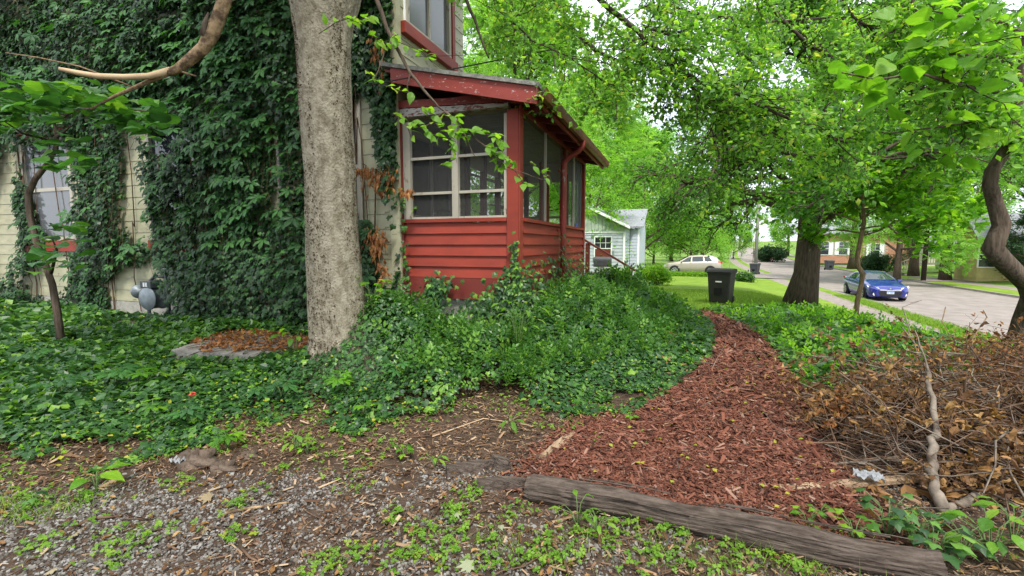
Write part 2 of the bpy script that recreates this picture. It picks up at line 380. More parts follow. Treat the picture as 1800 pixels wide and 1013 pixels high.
# ---- leaf shapes: y along the leaf, x across, z up
def ovate(wd=.3, droop=-.12):
    V = np.array([(0, 0, 0), (0, .5, .05), (0, 1, droop), (wd, .42, -.03), (-wd, .42, -.03)]); return V, np.array([(0, 3, 1), (3, 2, 1), (2, 4, 1), (4, 0, 1)])
def diamond(wd=.3):
    return np.array([(0, 0, 0), (wd, .45, .07), (0, 1, -.05), (-wd, .45, .07)]), np.array([(0, 1, 2), (0, 2, 3)])
def fan(pts, zc=.05):
    V = [(0, .3, zc)] + [(x, y, z) for x, y, z in pts]; k = len(pts); return np.array(V), np.array([(0, 1 + i, 1 + (i + 1) % k) for i in range(k)])
IVY = fan([(0, 0, 0), (.32, -.12, -.03), (.5, .33, -.06), (.24, .48, 0), (0, 1, -.1), (-.24, .48, 0), (-.5, .33, -.06), (-.32, -.12, -.03)])
MAPLE = fan([(0, 0, 0), (.30, -.05, -.04), (.24, .12, 0), (.58, .38, -.1), (.26, .45, 0), (.3, .78, -.08), (.12, .62, 0), (0, 1.02, -.14), (-.12, .62, 0), (-.3, .78, -.08), (-.26, .45, 0), (-.58, .38, -.1), (-.24, .12, 0), (-.30, -.05, -.04)])
def fine_leaf(prof, droop=.16, fold=.05, wave=.02):
    V = []; F = []; n_ = len(prof)
    for i, (y, w_) in enumerate(prof):
        zc = .06 * math.sin(PI * y) - droop * y * y
        for j, s_ in enumerate((-1, -.5, 0, .5, 1)): V.append((s_ * w_, y, zc + fold * abs(s_) * (1 - .5 * y) * (w_ * 3) + wave * math.sin(i * 2.3 + j * 1.7) * abs(s_)))
    for i in range(n_ - 1):
        for j in range(4): F += [(i * 5 + j, i * 5 + j + 1, i * 5 + j + 6), (i * 5 + j, i * 5 + j + 6, i * 5 + j + 5)]
    return np.array(V), np.array(F)
HEART = fine_leaf([(-.06, .14), (0, .28), (.12, .38), (.28, .40), (.46, .35), (.64, .25), (.80, .14), (.92, .05), (1.04, .004)])
OVF = fine_leaf([(0, .01), (.10, .15), (.25, .26), (.42, .29), (.60, .24), (.78, .14), (.90, .06), (1.0, .004)])
LANCE = fine_leaf([(0, .01), (.12, .10), (.3, .18), (.5, .20), (.7, .15), (.86, .07), (1.0, .003)], .22)
CRUMP = (np.array([(-.04, 0, 0), (.04, 0, 0), (-.26, .28, .16), (.0, .25, -.05), (.30, .22, .10), (-.18, .55, .32), (.03, .55, .10), (.22, .58, .28), (-.10, .82, .22), (.06, .95, .02), (.16, .80, .30)]),
         np.array([(0, 1, 3), (0, 3, 2), (1, 4, 3), (2, 3, 6), (2, 6, 5), (3, 4, 6), (4, 7, 6), (5, 6, 8), (6, 9, 8), (6, 7, 10), (6, 10, 9)]))
CATALPA = fan([(0, 0, 0), (.26, -.06, -.02), (.40, .2, -.05), (.33, .5, -.04), (.14, .8, -.08), (0, 1.05, -.18), (-.14, .8, -.08), (-.33, .5, -.04), (-.40, .2, -.05), (-.26, -.06, -.02)], .04)
def rotz(V, a): c, s = math.cos(a), math.sin(a); return V @ np.array([(c, s, 0), (-s, c, 0), (0, 0, 1)])
def combine(lst):
    Vs, Fs, o = [], [], 0
    for V, F in lst: Vs.append(V); Fs.append(F + o); o += len(V)
    return np.concatenate(Vs), np.concatenate(Fs)
LEAFLET = (np.array([(0, 0, 0), (0, .55, .03), (0, 1, -.14), (.17, .35, -.02), (.19, .65, -.03), (-.17, .35, -.02), (-.19, .65, -.03)]), np.array([(0, 3, 1), (3, 4, 1), (4, 2, 1), (2, 6, 1), (6, 5, 1), (5, 0, 1)]))
def creeper():
    L = []
    for a, s in ((-1.75, .62), (-.85, .9), (0, 1), (.85, .9), (1.75, .62)): L.append((rotz(LEAFLET[0] * s + (0, .05, 0), a), LEAFLET[1]))
    return combine(L)
CREEPER = creeper()
def sprig(nl=9, ll=.34, wd=.24):
    V0, F0 = diamond(wd); L = []
    for i in range(nl):
        y = .12 + .8 * (i // 2) / (nl // 2); a = (-1) ** i * .95 if i < nl - 1 else 0
        L.append((rotz(V0 * ll, a) + (0, y, -.12 * y * y), F0))
    return combine(L)
SPRIG = sprig(); SPRIG5 = sprig(5, .5, .3)
OV = ovate(); OVN = ovate(.2); DI = diamond(); DIW = diamond(.42); DIN = diamond(.2)
CURL = (np.array([(0, 0, 0), (.0, .5, .22), (0, .9, .05), (.32, .3, -.12), (.26, .8, -.2), (-.32, .4, -.05), (-.2, .8, .1)]), np.array([(0, 3, 1), (3, 4, 1), (4, 2, 1), (2, 6, 1), (6, 5, 1), (5, 0, 1)]))
BLADE = (np.array([(-.04, 0, 0), (.04, 0, 0), (.0, 1, .25)]), np.array([(0, 1, 2)]))
STONE = (np.array([(-.5, -.35, -.3), (.45, -.42, -.3), (.5, .4, -.3), (-.4, .45, -.3), (-.36, -.25, .3), (.3, -.3, .25), (.35, .3, .32), (-.3, .28, .22)]),
         np.array([(4, 5, 6), (4, 6, 7), (0, 1, 5), (0, 5, 4), (1, 2, 6), (1, 6, 5), (2, 3, 7), (2, 7, 6), (3, 0, 4), (3, 4, 7)]))
CHIP = (np.array([(-.5, 0, 0), (.5, 0, 0), (.46, 1, 0), (-.40, 1, 0), (-.05, .05, .4), (.1, .94, .35)]), np.array([(0, 1, 4), (1, 2, 5), (1, 5, 4), (2, 3, 5), (3, 0, 4), (3, 4, 5)]))
def unit(v): return v / (np.linalg.norm(v, axis=-1, keepdims=True) + 1e-9)
def scatter(name, tpl, pos, nrm, tan, size, material, rng, parent=None, kind='stuff', aspect=None, shear=None, rnd=None):
    """many small pieces joined into one mesh"""
    V, F = tpl; pos = np.asarray(pos, float); n_ = len(pos)
    if n_ == 0: return None
    nrm = unit(np.asarray(nrm, float)); tan = np.asarray(tan, float); tan = unit(tan - nrm * (tan * nrm).sum(1)[:, None]); bi = np.cross(tan, nrm)
    size = np.broadcast_to(np.asarray(size, float), (n_,)); asp = np.ones((n_, 3)) if aspect is None else aspect
    S = size[:, None] * asp
    W = pos[:, None, :] + (V[None, :, 0, None] * (S[:, 0, None, None]) * bi[:, None, :]) + (V[None, :, 1, None] * S[:, 1, None, None] * tan[:, None, :]) + (V[None, :, 2, None] * S[:, 2, None, None] * nrm[:, None, :])
    W = W.reshape(-1, 3)
    if parent is not None: W = W - wloc(parent)
    FF = (F[None] + (np.arange(n_) * len(V))[:, None, None]).reshape(-1, F.shape[1])
    rv = rng.rand(n_) if rnd is None else rnd
    return link(name, npmesh(name, W, FF, material, np.repeat(rv, len(V))), parent, kind)
def rndvec(rng, n_): return unit(rng.normal(size=(n_, 3)))
def leaf_mesh(name, tpl, material): 
    me = npmesh(name, tpl[0], tpl[1], material, np.zeros(len(tpl[0]))); return me
def orient(o, pos, nrm, tan, s):
    nrm = unit(np.array(nrm, float)); tan = np.array(tan, float); tan = unit(tan - nrm * (tan @ nrm)); b = np.cross(tan, nrm)
    m_ = Matrix(((b[0] * s, tan[0] * s, nrm[0] * s, pos[0]), (b[1] * s, tan[1] * s, nrm[1] * s, pos[1]), (b[2] * s, tan[2] * s, nrm[2] * s, pos[2]), (0, 0, 0, 1)))
    o.matrix_basis = m_
def grow(rng, p, d, L, r, lvl, maxl, out, tips, up=.08, wig=.22, kids=(4, 6), ratio=.62, ang=.8, t0=.3, seg=5, rr=.55):
    p = np.array(p, float); d = unit(np.array(d, float)); P = [p]; dd = d
    for i in range(seg):
        dd = unit(dd + rng.normal(size=3) * wig + np.array([0, 0, up])); P.append(P[-1] + dd * L / seg)
    P = np.array(P); R = np.linspace(r, r * (.25 if lvl == maxl else .45), len(P))
    out.append((P, R, 8 if r > .08 else 6 if r > .04 else 4 if r > .012 else 3))
    if lvl >= maxl: tips.append(P); return
    for k in range(rng.randint(kids[0], kids[1] + 1)):
        t = t0 + (1 - t0) * rng.rand() ** .8; i = min(int(t * seg), seg - 1); f = t * seg - i; q = P[i] * (1 - f) + P[i + 1] * f
        ax = unit(P[i + 1] - P[i]); side = unit(np.cross(ax, rng.normal(size=3))); a = ang * rng.uniform(.6, 1.3)
        grow(rng, q, ax * math.cos(a) + side * math.sin(a), L * ratio * rng.uniform(.7, 1.25) * (1.15 - .4 * t), r * rr * (1.1 - .4 * t), lvl + 1, maxl, out, tips, up, wig, kids, ratio, ang, t0, seg, rr)
def along(rng, tips, n_, jit):
    k = len(tips); idx = rng.randint(0, k, n_); T = np.array([t[[0, len(t) // 2, -1]] for t in tips])[idx]; t = rng.rand(n_)[:, None]
    p = np.where(t < .5, T[:, 0] * (1 - 2 * t) + T[:, 1] * 2 * t, T[:, 1] * (2 - 2 * t) + T[:, 2] * (2 * t - 1))
    d = unit(T[:, 2] - T[:, 0]); return p + rng.normal(size=(n_, 3)) * jit, d


# ================================================================== GROUND
def sheet(name, us, Ys, material, lift=0.0, kind='structure', near=False, smooth=True, parent=None):
    us = np.array(us, float); Ys = np.array(Ys, float); A, B = np.meshgrid(us, Ys)
    X = A + bend(B); Z = (nearz(X, B) if near else gz(X, B)) + lift
    V = np.stack([X, B, Z], -1).reshape(-1, 3); a = len(us)
    i, j = np.meshgrid(np.arange(a - 1), np.arange(len(Ys) - 1)); k = (j * a + i).ravel()
    F = np.stack([k, k + 1, k + a + 1, k + a], -1)
    return link(name, npmesh(name, V, F, material, smooth=smooth), parent, kind)
def lin(a, b, s): return np.linspace(a, b, max(2, int(round((b - a) / s)) + 1))
farY = np.concatenate([lin(42, 100, 4), lin(110, 300, 12), [400, 700, 1200]])
sheet('ground', np.concatenate([lin(-60, -18, 6), lin(-17, 7.1, .22)]), np.concatenate([lin(-30, -6, 4), lin(-5, 12.5, .2)]), M['soil'], near=True)
sheet('lawn', np.concatenate([lin(-60, -12, 4), lin(-10, 7.1, .6)]), lin(12.5, 42, .6), M['lawn'])
sheet('far_lawn', np.concatenate([[-900, -400, -150], lin(-90, -6, 6), lin(-3, 7.1, 1.5)]), farY, M['lawn_far'])
YS = np.concatenate([[-30], lin(-20, 60, 2), lin(66, 300, 8), [400, 700, 1200]])
def steps(name, u0, u1, material, side=0):
    """raised strip with its kerb faces"""
    mb_u = np.array([u0, u1]); return sheet(name, np.linspace(u0, u1, 4), YS, material)
steps('sidewalk', 7.1, 8.25, M['sidewalk']); sheet('verge', lin(8.25, U_L - .16, .2), YS, M['lawn'], .0)
sheet('road', lin(U_L, U_R - .01, .8), YS, M['road'])
for nm, (a, b_) in (('kerb', (U_L - .16, U_L)), ('kerb', (U_R, U_R + .16))):
    V = []; F = []
    for i, y in enumerate(YS):
        x0, x1 = a + bend(y), b_ + bend(y); z = zroad(y)
        V += [(x0, y, z - .05), (x0, y, z + .125), (x1, y, z + .125), (x1, y, z - .05)]
        if i: o = (i - 1) * 4; F += [(o + k, o + k + 1, o + k + 5, o + k + 4) for k in range(3)]
    link(nm, npmesh(nm, V, F, M['kerb']), None, 'structure')
sheet('verge', lin(U_R + .16, 19.6, .6), YS, M['lawn']); sheet('sidewalk', [19.6, 20.2, 20.8], YS, M['sidewalk'])
sheet('far_lawn', np.concatenate([lin(20.8, 34, 1.5), lin(38, 120, 8), [200, 500, 1200]]), YS, M['lawn_far'])
# side street and driveways, drawn as sheets just above the ground they cross
def path_sheet(name, pts, wd, material, lift, nx=6):
    pts = np.array(pts, float); V = []; F = []
    T = np.gradient(pts, axis=0); T /= np.linalg.norm(T, axis=1)[:, None]; Nn = np.stack([-T[:, 1], T[:, 0]], 1)
    for i, p in enumerate(pts):
        for k in range(nx + 1):
            q = p + Nn[i] * wd * (k / nx - .5); V.append((q[0], q[1], float(gz(q[0], q[1])) + lift))
        if i:
            for k in range(nx): o = (i - 1) * (nx + 1) + k; F.append((o, o + 1, o + nx + 2, o + nx + 1))
    return link(name, npmesh(name, V, F, material, smooth=True), None, 'structure')
path_sheet('side_street', [(x, 47 + .0 * x) for x in lin(-60, 9.05, 1.2)], 8, M['road'], .05, 16)
path_sheet('driveway', [(x, 45.5) for x in lin(17.9, 42, 1)], 3.2, M['sidewalk'], .03)
path_sheet('driveway', [(x, 24.5) for x in lin(17.9, 33, 1)], 3.2, M['sidewalk'], .03)

# ---- planting zones on the ground (corners found from where they meet the ground)
def gpoly(pts): return [tuple(G(*p)[:2]) for p in pts]
PATH = gpoly([(1232, 549), (1262, 585), (1258, 630), (1190, 685), (1115, 735), (1040, 752), (1000, 775), (965, 815), (935, 850), (1150, 890), (1400, 945), (1530, 950), (1480, 860), (1425, 790), (1430, 700), (1385, 660), (1350, 605), (1262, 556)])
BED_L = gpoly([(1228, 549), (1256, 585), (1252, 630), (1185, 685), (1110, 732), (985, 738), (880, 715), (790, 735), (700, 735), (620, 775), (540, 740), (430, 770), (330, 790), (230, 820), (120, 845), (-60, 870)]) + [(-13, 3.0), (-16, 5.6), (-3.9, 5.65), (-2.0, 5.7), (-1.9, 10.4), (-1.9, 12.4), (-.6, 12.6)]
BED_R = gpoly([(1240, 546), (1272, 556), (1350, 600), (1385, 655), (1430, 700), (1560, 715), (1800, 760), (1990, 760)]) + [(7.0, 4.0), (7.0, 18.0), (4.5, 17.0), (2.2, 14.2)]
A_, B_ = np.meshgrid(lin(-1.8, 4, .08), lin(1.5, 13.5, .08)); W_ = A_.shape[1]
ii, jj = np.meshgrid(np.arange(W_ - 1), np.arange(A_.shape[0] - 1)); kk = (jj * W_ + ii)[inpoly(A_[:-1, :-1] + .04, B_[:-1, :-1] + .04, PATH)]
link('mulch_path', npmesh('mulch_path', np.stack([A_.ravel(), B_.ravel(), nearz(A_, B_).ravel() + .024], -1), np.stack([kk, kk + 1, kk + W_ + 1, kk + W_], -1), M['mulch_base'], smooth=True), None, 'structure')

# ================================================================== HOUSE
WY, WX = 5.75, -3.82            # side wall plane (faces the camera), front wall plane (faces the street)
house = root('house', (-8, 9, .1), 'cream two-storey house overgrown with ivy behind the grey tree trunk', 'house')
b = MB(); b.box((-15.5, WY + .05, .0), (WX - .05, 7.93, 7.2)); b.box((-15.5, 7.9, .02), (-7.6, 16, 7.18)); b.build('wall_core', M['cream'], house)
b = MB(); b.box((-15.45, WY - .015, -.3), (WX + .015, WY + .04, .37)); b.build('foundation', M['concrete'], house)
b = MB(); b.box((-16, WY - .1, 7.2), (WX + .1, 7.95, 7.35)); b.box((-15.6, 7.96, 7.2), (-7.5, 16.1, 7.34)); b.build('roof', M['shingle'], house)
# courses of siding on the side wall, split round the windows
SW = [(-13.05, -11.35, 1.55, 3.62), (-9.1, -7.75, 1.55, 3.62), (-5.25, -4.42, 1.5, 3.72), (-9.0, -7.9, 4.55, 6.2)]      # x0,x1,z0,z1 side windows
FWIN = [(5.98, 7.36, 4.62, 6.3), (6.0, 7.35, 1.85, 3.15)]                         # y0,y1,z0,z1 front windows
shared = {}
def course(length, axis, h):
    k = (round(length, 3), axis, h)
    if k not in shared:
        b = MB(); L = length
        if axis == 'x': b.hexa([(0, -.015, 0), (L, -.015, 0), (L, .03, 0), (0, .03, 0), (0, -.006, h), (L, -.006, h), (L, .03, h), (0, .03, h)])
        else: b.hexa([(.015, 0, 0), (.015, L, 0), (-.03, L, 0), (-.03, 0, 0), (.006, 0, h), (.006, L, h), (-.03, L, h), (-.03, 0, h)])
        shared[k] = b
    return shared[k]
def lay(parent, name, axis, a0, a1, fixed, z0, z1, h, holes, material, cache={}):
    z = z0; base = wloc(parent)
    while z < z1 - .02:
        segs = [(a0, a1)]
        for (h0, h1, g0, g1) in holes:
            if z + h > g0 and z < g1:
                new = []
                for s0, s1 in segs:
                    if h0 > s0 and h0 < s1: new.append((s0, h0))
                    if h1 < s1 and h1 > s0: new.append((h1, s1))
                    if h1 <= s0 or h0 >= s1: new.append((s0, s1))
                segs = new
        for s0, s1 in segs:
            if s1 - s0 < .05: continue
            key = (round(s1 - s0, 3), axis, h, material.name)
            if key not in cache: cache[key] = course(s1 - s0, axis, h).mesh(name, material)
            p = (s0, fixed, z) if axis == 'x' else (fixed, s0, z)
            link(name, cache[key], parent, loc=np.array(p) - base)
        z += h + .003
lay(house, 'siding_board', 'x', -15.45, WX - .02, WY, .38, 6.8, .215, SW, M['cream'])
lay(house, 'siding_board', 'y', WY + .02, 7.9, WX, .9, 6.8, .215, FWIN, M['cream'])
b = MB(); b.box((WX - .12, WY - .045, .38), (WX + .045, WY + .07, 7.0)); b.build('corner_board', M['cream'], house)
def side_window(x0, x1, z0, z1, pane, blind=False):
    b = MB(); b.box((x0, WY - .05, z0), (x0 + .09, WY + .05, z1)); b.box((x1 - .09, WY - .05, z0), (x1, WY + .05, z1))
    b.box((x0 + .09, WY - .046, z1 - .09), (x1 - .09, WY + .046, z1)); b.box((x0 + .09, WY - .046, z0), (x1 - .09, WY + .046, z0 + .08))
    w_ = b.build('window', M['frame_old'], house)
    zm = (z0 + z1) / 2
    b = MB(); b.box((x0 + .09, WY - .03, zm - .035), (x1 - .09, WY + .03, zm + .035)); b.build('sash_rail', M['frame_old'], w_)
    b = MB(); b.box((x0 + .09, WY + .005, zm + .035), (x1 - .09, WY + .012, z1 - .09)); b.build('pane', pane, w_)
    b = MB(); b.box((x0 + .09, WY - .012, z0 + .08), (x1 - .09, WY - .005, zm - .035)); b.build('pane', pane, w_)
    b = MB(); b.box((x0 - .06, WY - .075, z1 + .005), (x1 + .06, WY + .02, z1 + .15)); b.build('window_header', M['red_paint'], house)
    b = MB(); b.box((x0 - .06, WY - .085, z0 - .22), (x1 + .06, WY + .02, z0 - .005)); b.build('window_sill', M['red_paint'], house)
for i, s_ in enumerate(SW): side_window(*s_, M['pane_blind'] if i == 0 else M['pane_dark'])
def front_window(y0, y1, z0, z1, trim, pane):
    b = MB(); x = WX
    for a in ((y0, y0 + .07), (y1 - .07, y1)): b.box((x - .04, a[0], z0), (x + .05, a[1], z1))
    b.box((x - .04, y0 + .07, z1 - .08), (x + .046, y1 - .07, z1)); b.box((x - .04, y0 + .07, z0), (x + .046, y1 - .07, z0 + .06))
    ym = (y0 + y1) / 2; b.box((x - .04, ym - .022, z0 + .06), (x + .03, ym + .022, z1 - .08))
    w_ = b.build('window', M['frame_old'], house)
    b = MB(); b.box((x - .01, y0 + .07, z0 + .06), (x - .003, y1 - .07, z1 - .08)); b.build('pane', pane, w_)
    if trim:
        b = MB(); b.box((x + .0, y0 - .13, z0 - .17), (x + .10, y1 + .16, z0 - .006)); b.build('window_sill', M['red_paint'], house, bevel=.008)
        b = MB(); b.box((x + .0, y1 + .004, z0 - .004), (x + .075, y1 + .10, z1 + .1)); b.build('window_trim', M['red_paint'], house)
        b = MB(); b.box((x + .0, y0 - .03, z0 - .004), (x + .035, y0 - .004, z1 + .1)); b.build('window_trim', M['white_trim'], house)
front_window(*FWIN[0], True, M['pane_blind']); front_window(*FWIN[1], False, M['pane_dark'])

# ================================================================== PORCH
PX, PY0, PY1 = -2.0, 5.78, 10.1
ZF, ZS, ZB = 1.02, 1.82, 3.20      # floor, sill, underside of beam
porch = root('porch', (-2.9, 8, .3), 'red screened porch with peeling paint and lean-to roof on the house corner', 'porch')
ZW = float(onX(912, 522, PX)[2])
# siding boards
def board_set(axis, a0, a1, fixed, zs, material, flip=1):
    for k in range(len(zs) - 1):
        h = zs[k + 1] - zs[k] - .004; z = zs[k]; b = MB()
        if axis == 'x': b.hexa([(a0, fixed - .034, z), (a1, fixed - .034, z), (a1, fixed + .02, z), (a0, fixed + .02, z), (a0, fixed - .004, z + h), (a1, fixed - .004, z + h), (a1, fixed + .02, z + h), (a0, fixed + .02, z + h)])
        else: b.hexa([(fixed + .034, a0, z), (fixed + .034, a1, z), (fixed - .02, a1, z), (fixed - .02, a0, z), (fixed + .004, a0, z + h), (fixed + .004, a1, z + h), (fixed - .02, a1, z + h), (fixed - .02, a0, z + h)])
        b.build('siding_board', material, porch)
ZB0 = 1.0
zs = np.linspace(ZB0, ZS - .05, 6)
board_set('x', WX + .05, PX - .15, PY0, zs, M['red_board'])
PMID = float(onX(991, 400, PX)[1])
board_set('y', PY0 + .12, PMID - .05, PX, zs, M['red_board']); board_set('y', PMID + .05, PY1 - .08, PX, zs, M['red_board'])
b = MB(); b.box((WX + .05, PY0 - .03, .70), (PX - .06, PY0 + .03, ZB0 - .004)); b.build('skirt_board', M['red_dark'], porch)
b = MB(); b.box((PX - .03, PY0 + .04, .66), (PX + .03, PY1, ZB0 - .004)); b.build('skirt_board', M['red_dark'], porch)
b = MB(); b.box((WX + .05, PY0 + .03, -.1), (PX - .07, PY0 + .22, .70)); b.box((PX - .28, PY0 + .222, -.1), (PX - .075, PY1, .655)); b.build('foundation', M['concrete'], porch)
b = MB(); b.box((WX + .05, PY0 + .032, ZB0 - .1), (PX - .032, PY1, ZB0 - .02)); b.build('floor', M['floor_board'], porch)
b = MB(); b.box((WX + .05, PY0 + .022, ZB0), (PX - .1, PY0 + .06, ZS - .06)); b.box((PX - .06, PY0 + .15, ZB0), (PX - .022, PY1 - .1, ZS - .06)); b.build('inner_lining', M['ceiling_board'], porch)
# posts
b = MB(); b.box((PX - .15, PY0 - .055, .72), (PX + .012, PY0 + .11, ZB)); b.build('corner_post', M['red_paint'], porch, bevel=.006)
b = MB(); b.box((PX + .014, PY0 - .045, .74), (PX + .034, PY0 + .085, ZB - .01)); b.build('post_trim', M['red_board'], porch)
b = MB(); b.box((PX - .07, PMID - .05, ZB0), (PX + .04, PMID + .05, ZB)); b.build('post', M['red_paint'], porch)
b = MB(); b.box((PX - .1, PY1 - .08, .72), (PX + .04, PY1 + .04, ZB)); b.build('post', M['red_paint'], porch)
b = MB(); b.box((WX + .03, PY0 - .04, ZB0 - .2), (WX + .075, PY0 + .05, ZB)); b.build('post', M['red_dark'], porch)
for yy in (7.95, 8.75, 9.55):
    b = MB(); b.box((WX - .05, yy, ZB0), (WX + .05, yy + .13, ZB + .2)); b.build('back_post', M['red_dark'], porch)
b = MB(); b.box((WX - .04, 8.08, ZB0), (WX + .04, PY1, 1.72)); b.box((WX - .04, 8.08, 2.95), (WX + .04, PY1, 3.6)); b.build('back_wall', M['cream_indoor'], porch)
b = MB(); b.box((WX - .03, PY1 - .05, ZB0), (PX - .9, PY1 + .03, 1.72)); b.box((WX - .03, PY1 - .05, 2.85), (PX - .1, PY1 + .03, 3.5)); b.build('end_wall', M['cream_indoor'], porch)
for xx, m_ in ((-3.35, 'red_dark'), (-2.95, 'red_dark'), (-2.42, 'red_paint')):
    b = MB(); b.box((xx, PY1 - .06, ZB0), (xx + .09, PY1 + .04, 3.0)); b.build('back_post', M[m_], porch)
b = MB(); b.box((-3.3, PY1 - .03, 2.05), (-2.4, PY1 + .01, 2.1)); b.build('back_rail', M['frame_old'], porch)
# sills
b = MB(); b.box((WX + .05, PY0 - .05, ZS - .048), (PX - .155, PY0 + .06, ZS)); b.build('sill', M['red_board'], porch)
b = MB(); b.box((PX - .06, PY0 + .12, ZS - .048), (PX + .05, PY1 - .085, ZS)); b.build('sill', M['red_board'], porch)
# window bars in the left face
xm = float(onY(801, 300, PY0)[0])
def ybar(x0, x1, z0, z1, y0=-.02, y1=.03, m_='frame_old', nm='window_bar'):
    b = MB(); b.box((x0, PY0 + y0, z0), (x1, PY0 + y1, z1)); return b.build(nm, M[m_], porch)
ybar(xm - .045, xm + .045, ZS + .004, ZB - .03, -.03, .045)
ybar(WX + .08, WX + .19, ZS + .004, ZB - .02, -.025, .045)
ybar(PX - .20, PX - .155, ZS + .004, ZB - .03)
zt, zb_ = float(onY(760, 278, PY0)[2]), float(onY(760, 340, PY0)[2])
for (a, c_) in ((WX + .192, xm - .048), (xm + .048, PX - .203)):
    for q, (zz, yy) in enumerate(((zt, 0), (zb_, .004))): ybar(a, c_, zz - .018, zz + .018, yy - .012, .025 + yy)
    ybar(a, c_, ZS + .004, ZS + .03, -.02, .03)
    b = MB(); b.box((a, PY0 + .034, ZS + .02), (c_, PY0 + .037, ZB)); b.build('screen', M['screen'], porch)
# right face screens and slim mullions
y1_, y2_, y3_ = [float(onX(p, 300, PX)[1]) for p in (958, 984, 1008)]
def xbar(y0, y1, z0, z1, m_='frame_old'):
    b = MB(); b.box((PX - .03, y0, z0), (PX + .022, y1, z1)); return b.build('window_bar', M[m_], porch)
xbar(y1_ - .015, y1_ + .015, ZS + .004, ZB); xbar(y3_ - .02, y3_ + .02, ZS + .004, ZB)
b = MB(); b.box((PX - .012, PY0 + .12, ZS + .005), (PX - .009, y1_ - .017, ZB)); b.build('screen', M['screen'], porch)
yt0, yt1 = y1_ + .017, PMID - .052
b = MB(); zt_ = ZS + .45
b.prism([(PX - .012, yt0, ZB), (PX - .012, yt1, ZB), (PX - .002, yt1, zt_ - .06), (PX + .01, yt1 - .2, zt_ - .02), (PX + .012, (yt0 + yt1) / 2, zt_ + .12), (PX - .004, yt0 + .2, zt_ + .35), (PX - .012, yt0, zt_ + .4)], (.003, 0, 0)); b.build('screen', M['screen'], porch, label='torn screen hanging open at its lower corner')
b = MB(); b.box((PX - .012, PMID + .052, ZS + .005), (PX - .009, y3_ - .022, ZB)); b.build('screen', M['screen'], porch)
V = []; F = []; NN = 14
for j in range(2):
    for i in range(NN): 
        y = y3_ + .03 + (PY1 - .1 - y3_) * i / (NN - 1); V.append((PX - .02 + .028 * math.sin(i * 1.9), y, ZB if j else ZS + .01))
for i in range(NN - 1): F.append((i, i + 1, NN + i + 1, NN + i))
b = MB(); b.add(V, F); b.build('screen', M['screen_torn'], porch, label='loose wrinkled plastic screen')
b = MB(); b.box((PX - .35, PMID - .42, ZB0), (PX - .31, PMID + .1, 2.9)); b.build('inner_door', M['red_paint'], porch)
# beams: flaked lower strip, red plate, sagging gable board, fascia
def edge_pts(a0, a1, y, pts): return [onY(px, py, y) for px, py in pts]
yb = PY0 - .06
b = MB(); b.prism(edge_pts(0, 0, yb, [(700, 208), (700, 192), (893, 180), (893, 186)]), (0, .1, 0)); b.build('beam_edge', M['white_flaked'], porch, label='lower beam edge with white flaking paint')
b = MB(); b.prism(edge_pts(0, 0, yb - .004, [(697, 190.5), (697, 178), (790, 172), (860, 163), (918, 168), (918, 182), (893, 178.5)]), (0, .11, 0)); b.build('beam', M['red_flaked'], porch)
b = MB(); b.box((PX - .09, PY0 + .06, ZB - .0), (PX + .012, PY1 + .02, ZB + .27)); b.build('beam', M['red_paint'], porch)
b = MB(); b.box((PX + .014, PY0 - .04, ZB - .02), (PX + .04, PY1 + .03, ZB + .04)); b.build('beam_trim', M['red_paint'], porch)
yf = 5.36
Lr = onY(686, 119, yf); Rr = onY(943, 152, yf)          # roof line at the near edge
x0r, z0r, x1r, z1r = Lr[0], Lr[2], Rr[0], Rr[2]
x0r2 = WX + .02; z0r2 = z0r + (z1r - z0r) * (x0r2 - x0r) / (x1r - x0r)
def roofz(x): return z0r + (z1r - z0r) * (x - x0r) / (x1r - x0r)
YR1 = 10.55
b = MB(); b.hexa([(x0r2, yf - .03, roofz(x0r2) - .0), (x1r + .03, yf - .03, roofz(x1r + .03)), (x1r + .03, YR1, roofz(x1r + .03)), (x0r2, YR1, roofz(x0r2)), (x0r2, yf - .03, roofz(x0r2) + .05), (x1r + .03, yf - .03, roofz(x1r + .03) + .05), (x1r + .03, YR1, roofz(x1r + .03) + .05), (x0r2, YR1, roofz(x0r2) + .05)])
b.build('roof', M['shingle'], porch)
b = MB(); b.hexa([(x0r, yf, roofz(x0r) - .19), (x1r, yf, roofz(x1r) - .20), (x1r, yf + .035, roofz(x1r) - .20), (x0r, yf + .035, roofz(x0r) - .19), (x0r, yf, roofz(x0r) - .004), (x1r, yf, roofz(x1r) - .004), (x1r, yf + .035, roofz(x1r) - .004), (x0r, yf + .035, roofz(x0r) - .004)])
b.build('fascia', M['red_flaked'], porch)
b = MB(); b.hexa([(x1r - .03, yf + .04, roofz(x1r) - .17), (x1r, yf + .04, roofz(x1r) - .17), (x1r, YR1, roofz(x1r) - .17), (x1r - .03, YR1, roofz(x1r) - .17), (x1r - .03, yf + .04, roofz(x1r) - .006), (x1r, yf + .04, roofz(x1r) - .006), (x1r, YR1, roofz(x1r) - .006), (x1r - .03, YR1, roofz(x1r) - .006)]); b.build('fascia', M['red_paint'], porch)
b = MB(); b.hexa([(WX + .06, yf + .04, roofz(WX + .06) - .05), (x1r - .035, yf + .04, roofz(x1r) - .05), (x1r - .035, YR1 - .03, roofz(x1r) - .05), (WX + .06, YR1 - .03, roofz(WX + .06) - .05), (WX + .06, yf + .04, roofz(WX + .06) - .02), (x1r - .035, yf + .04, roofz(x1r) - .02), (x1r - .035, YR1 - .03, roofz(x1r) - .02), (WX + .06, YR1 - .03, roofz(WX + .06) - .02)]); b.build('soffit', M['red_dark'], porch)
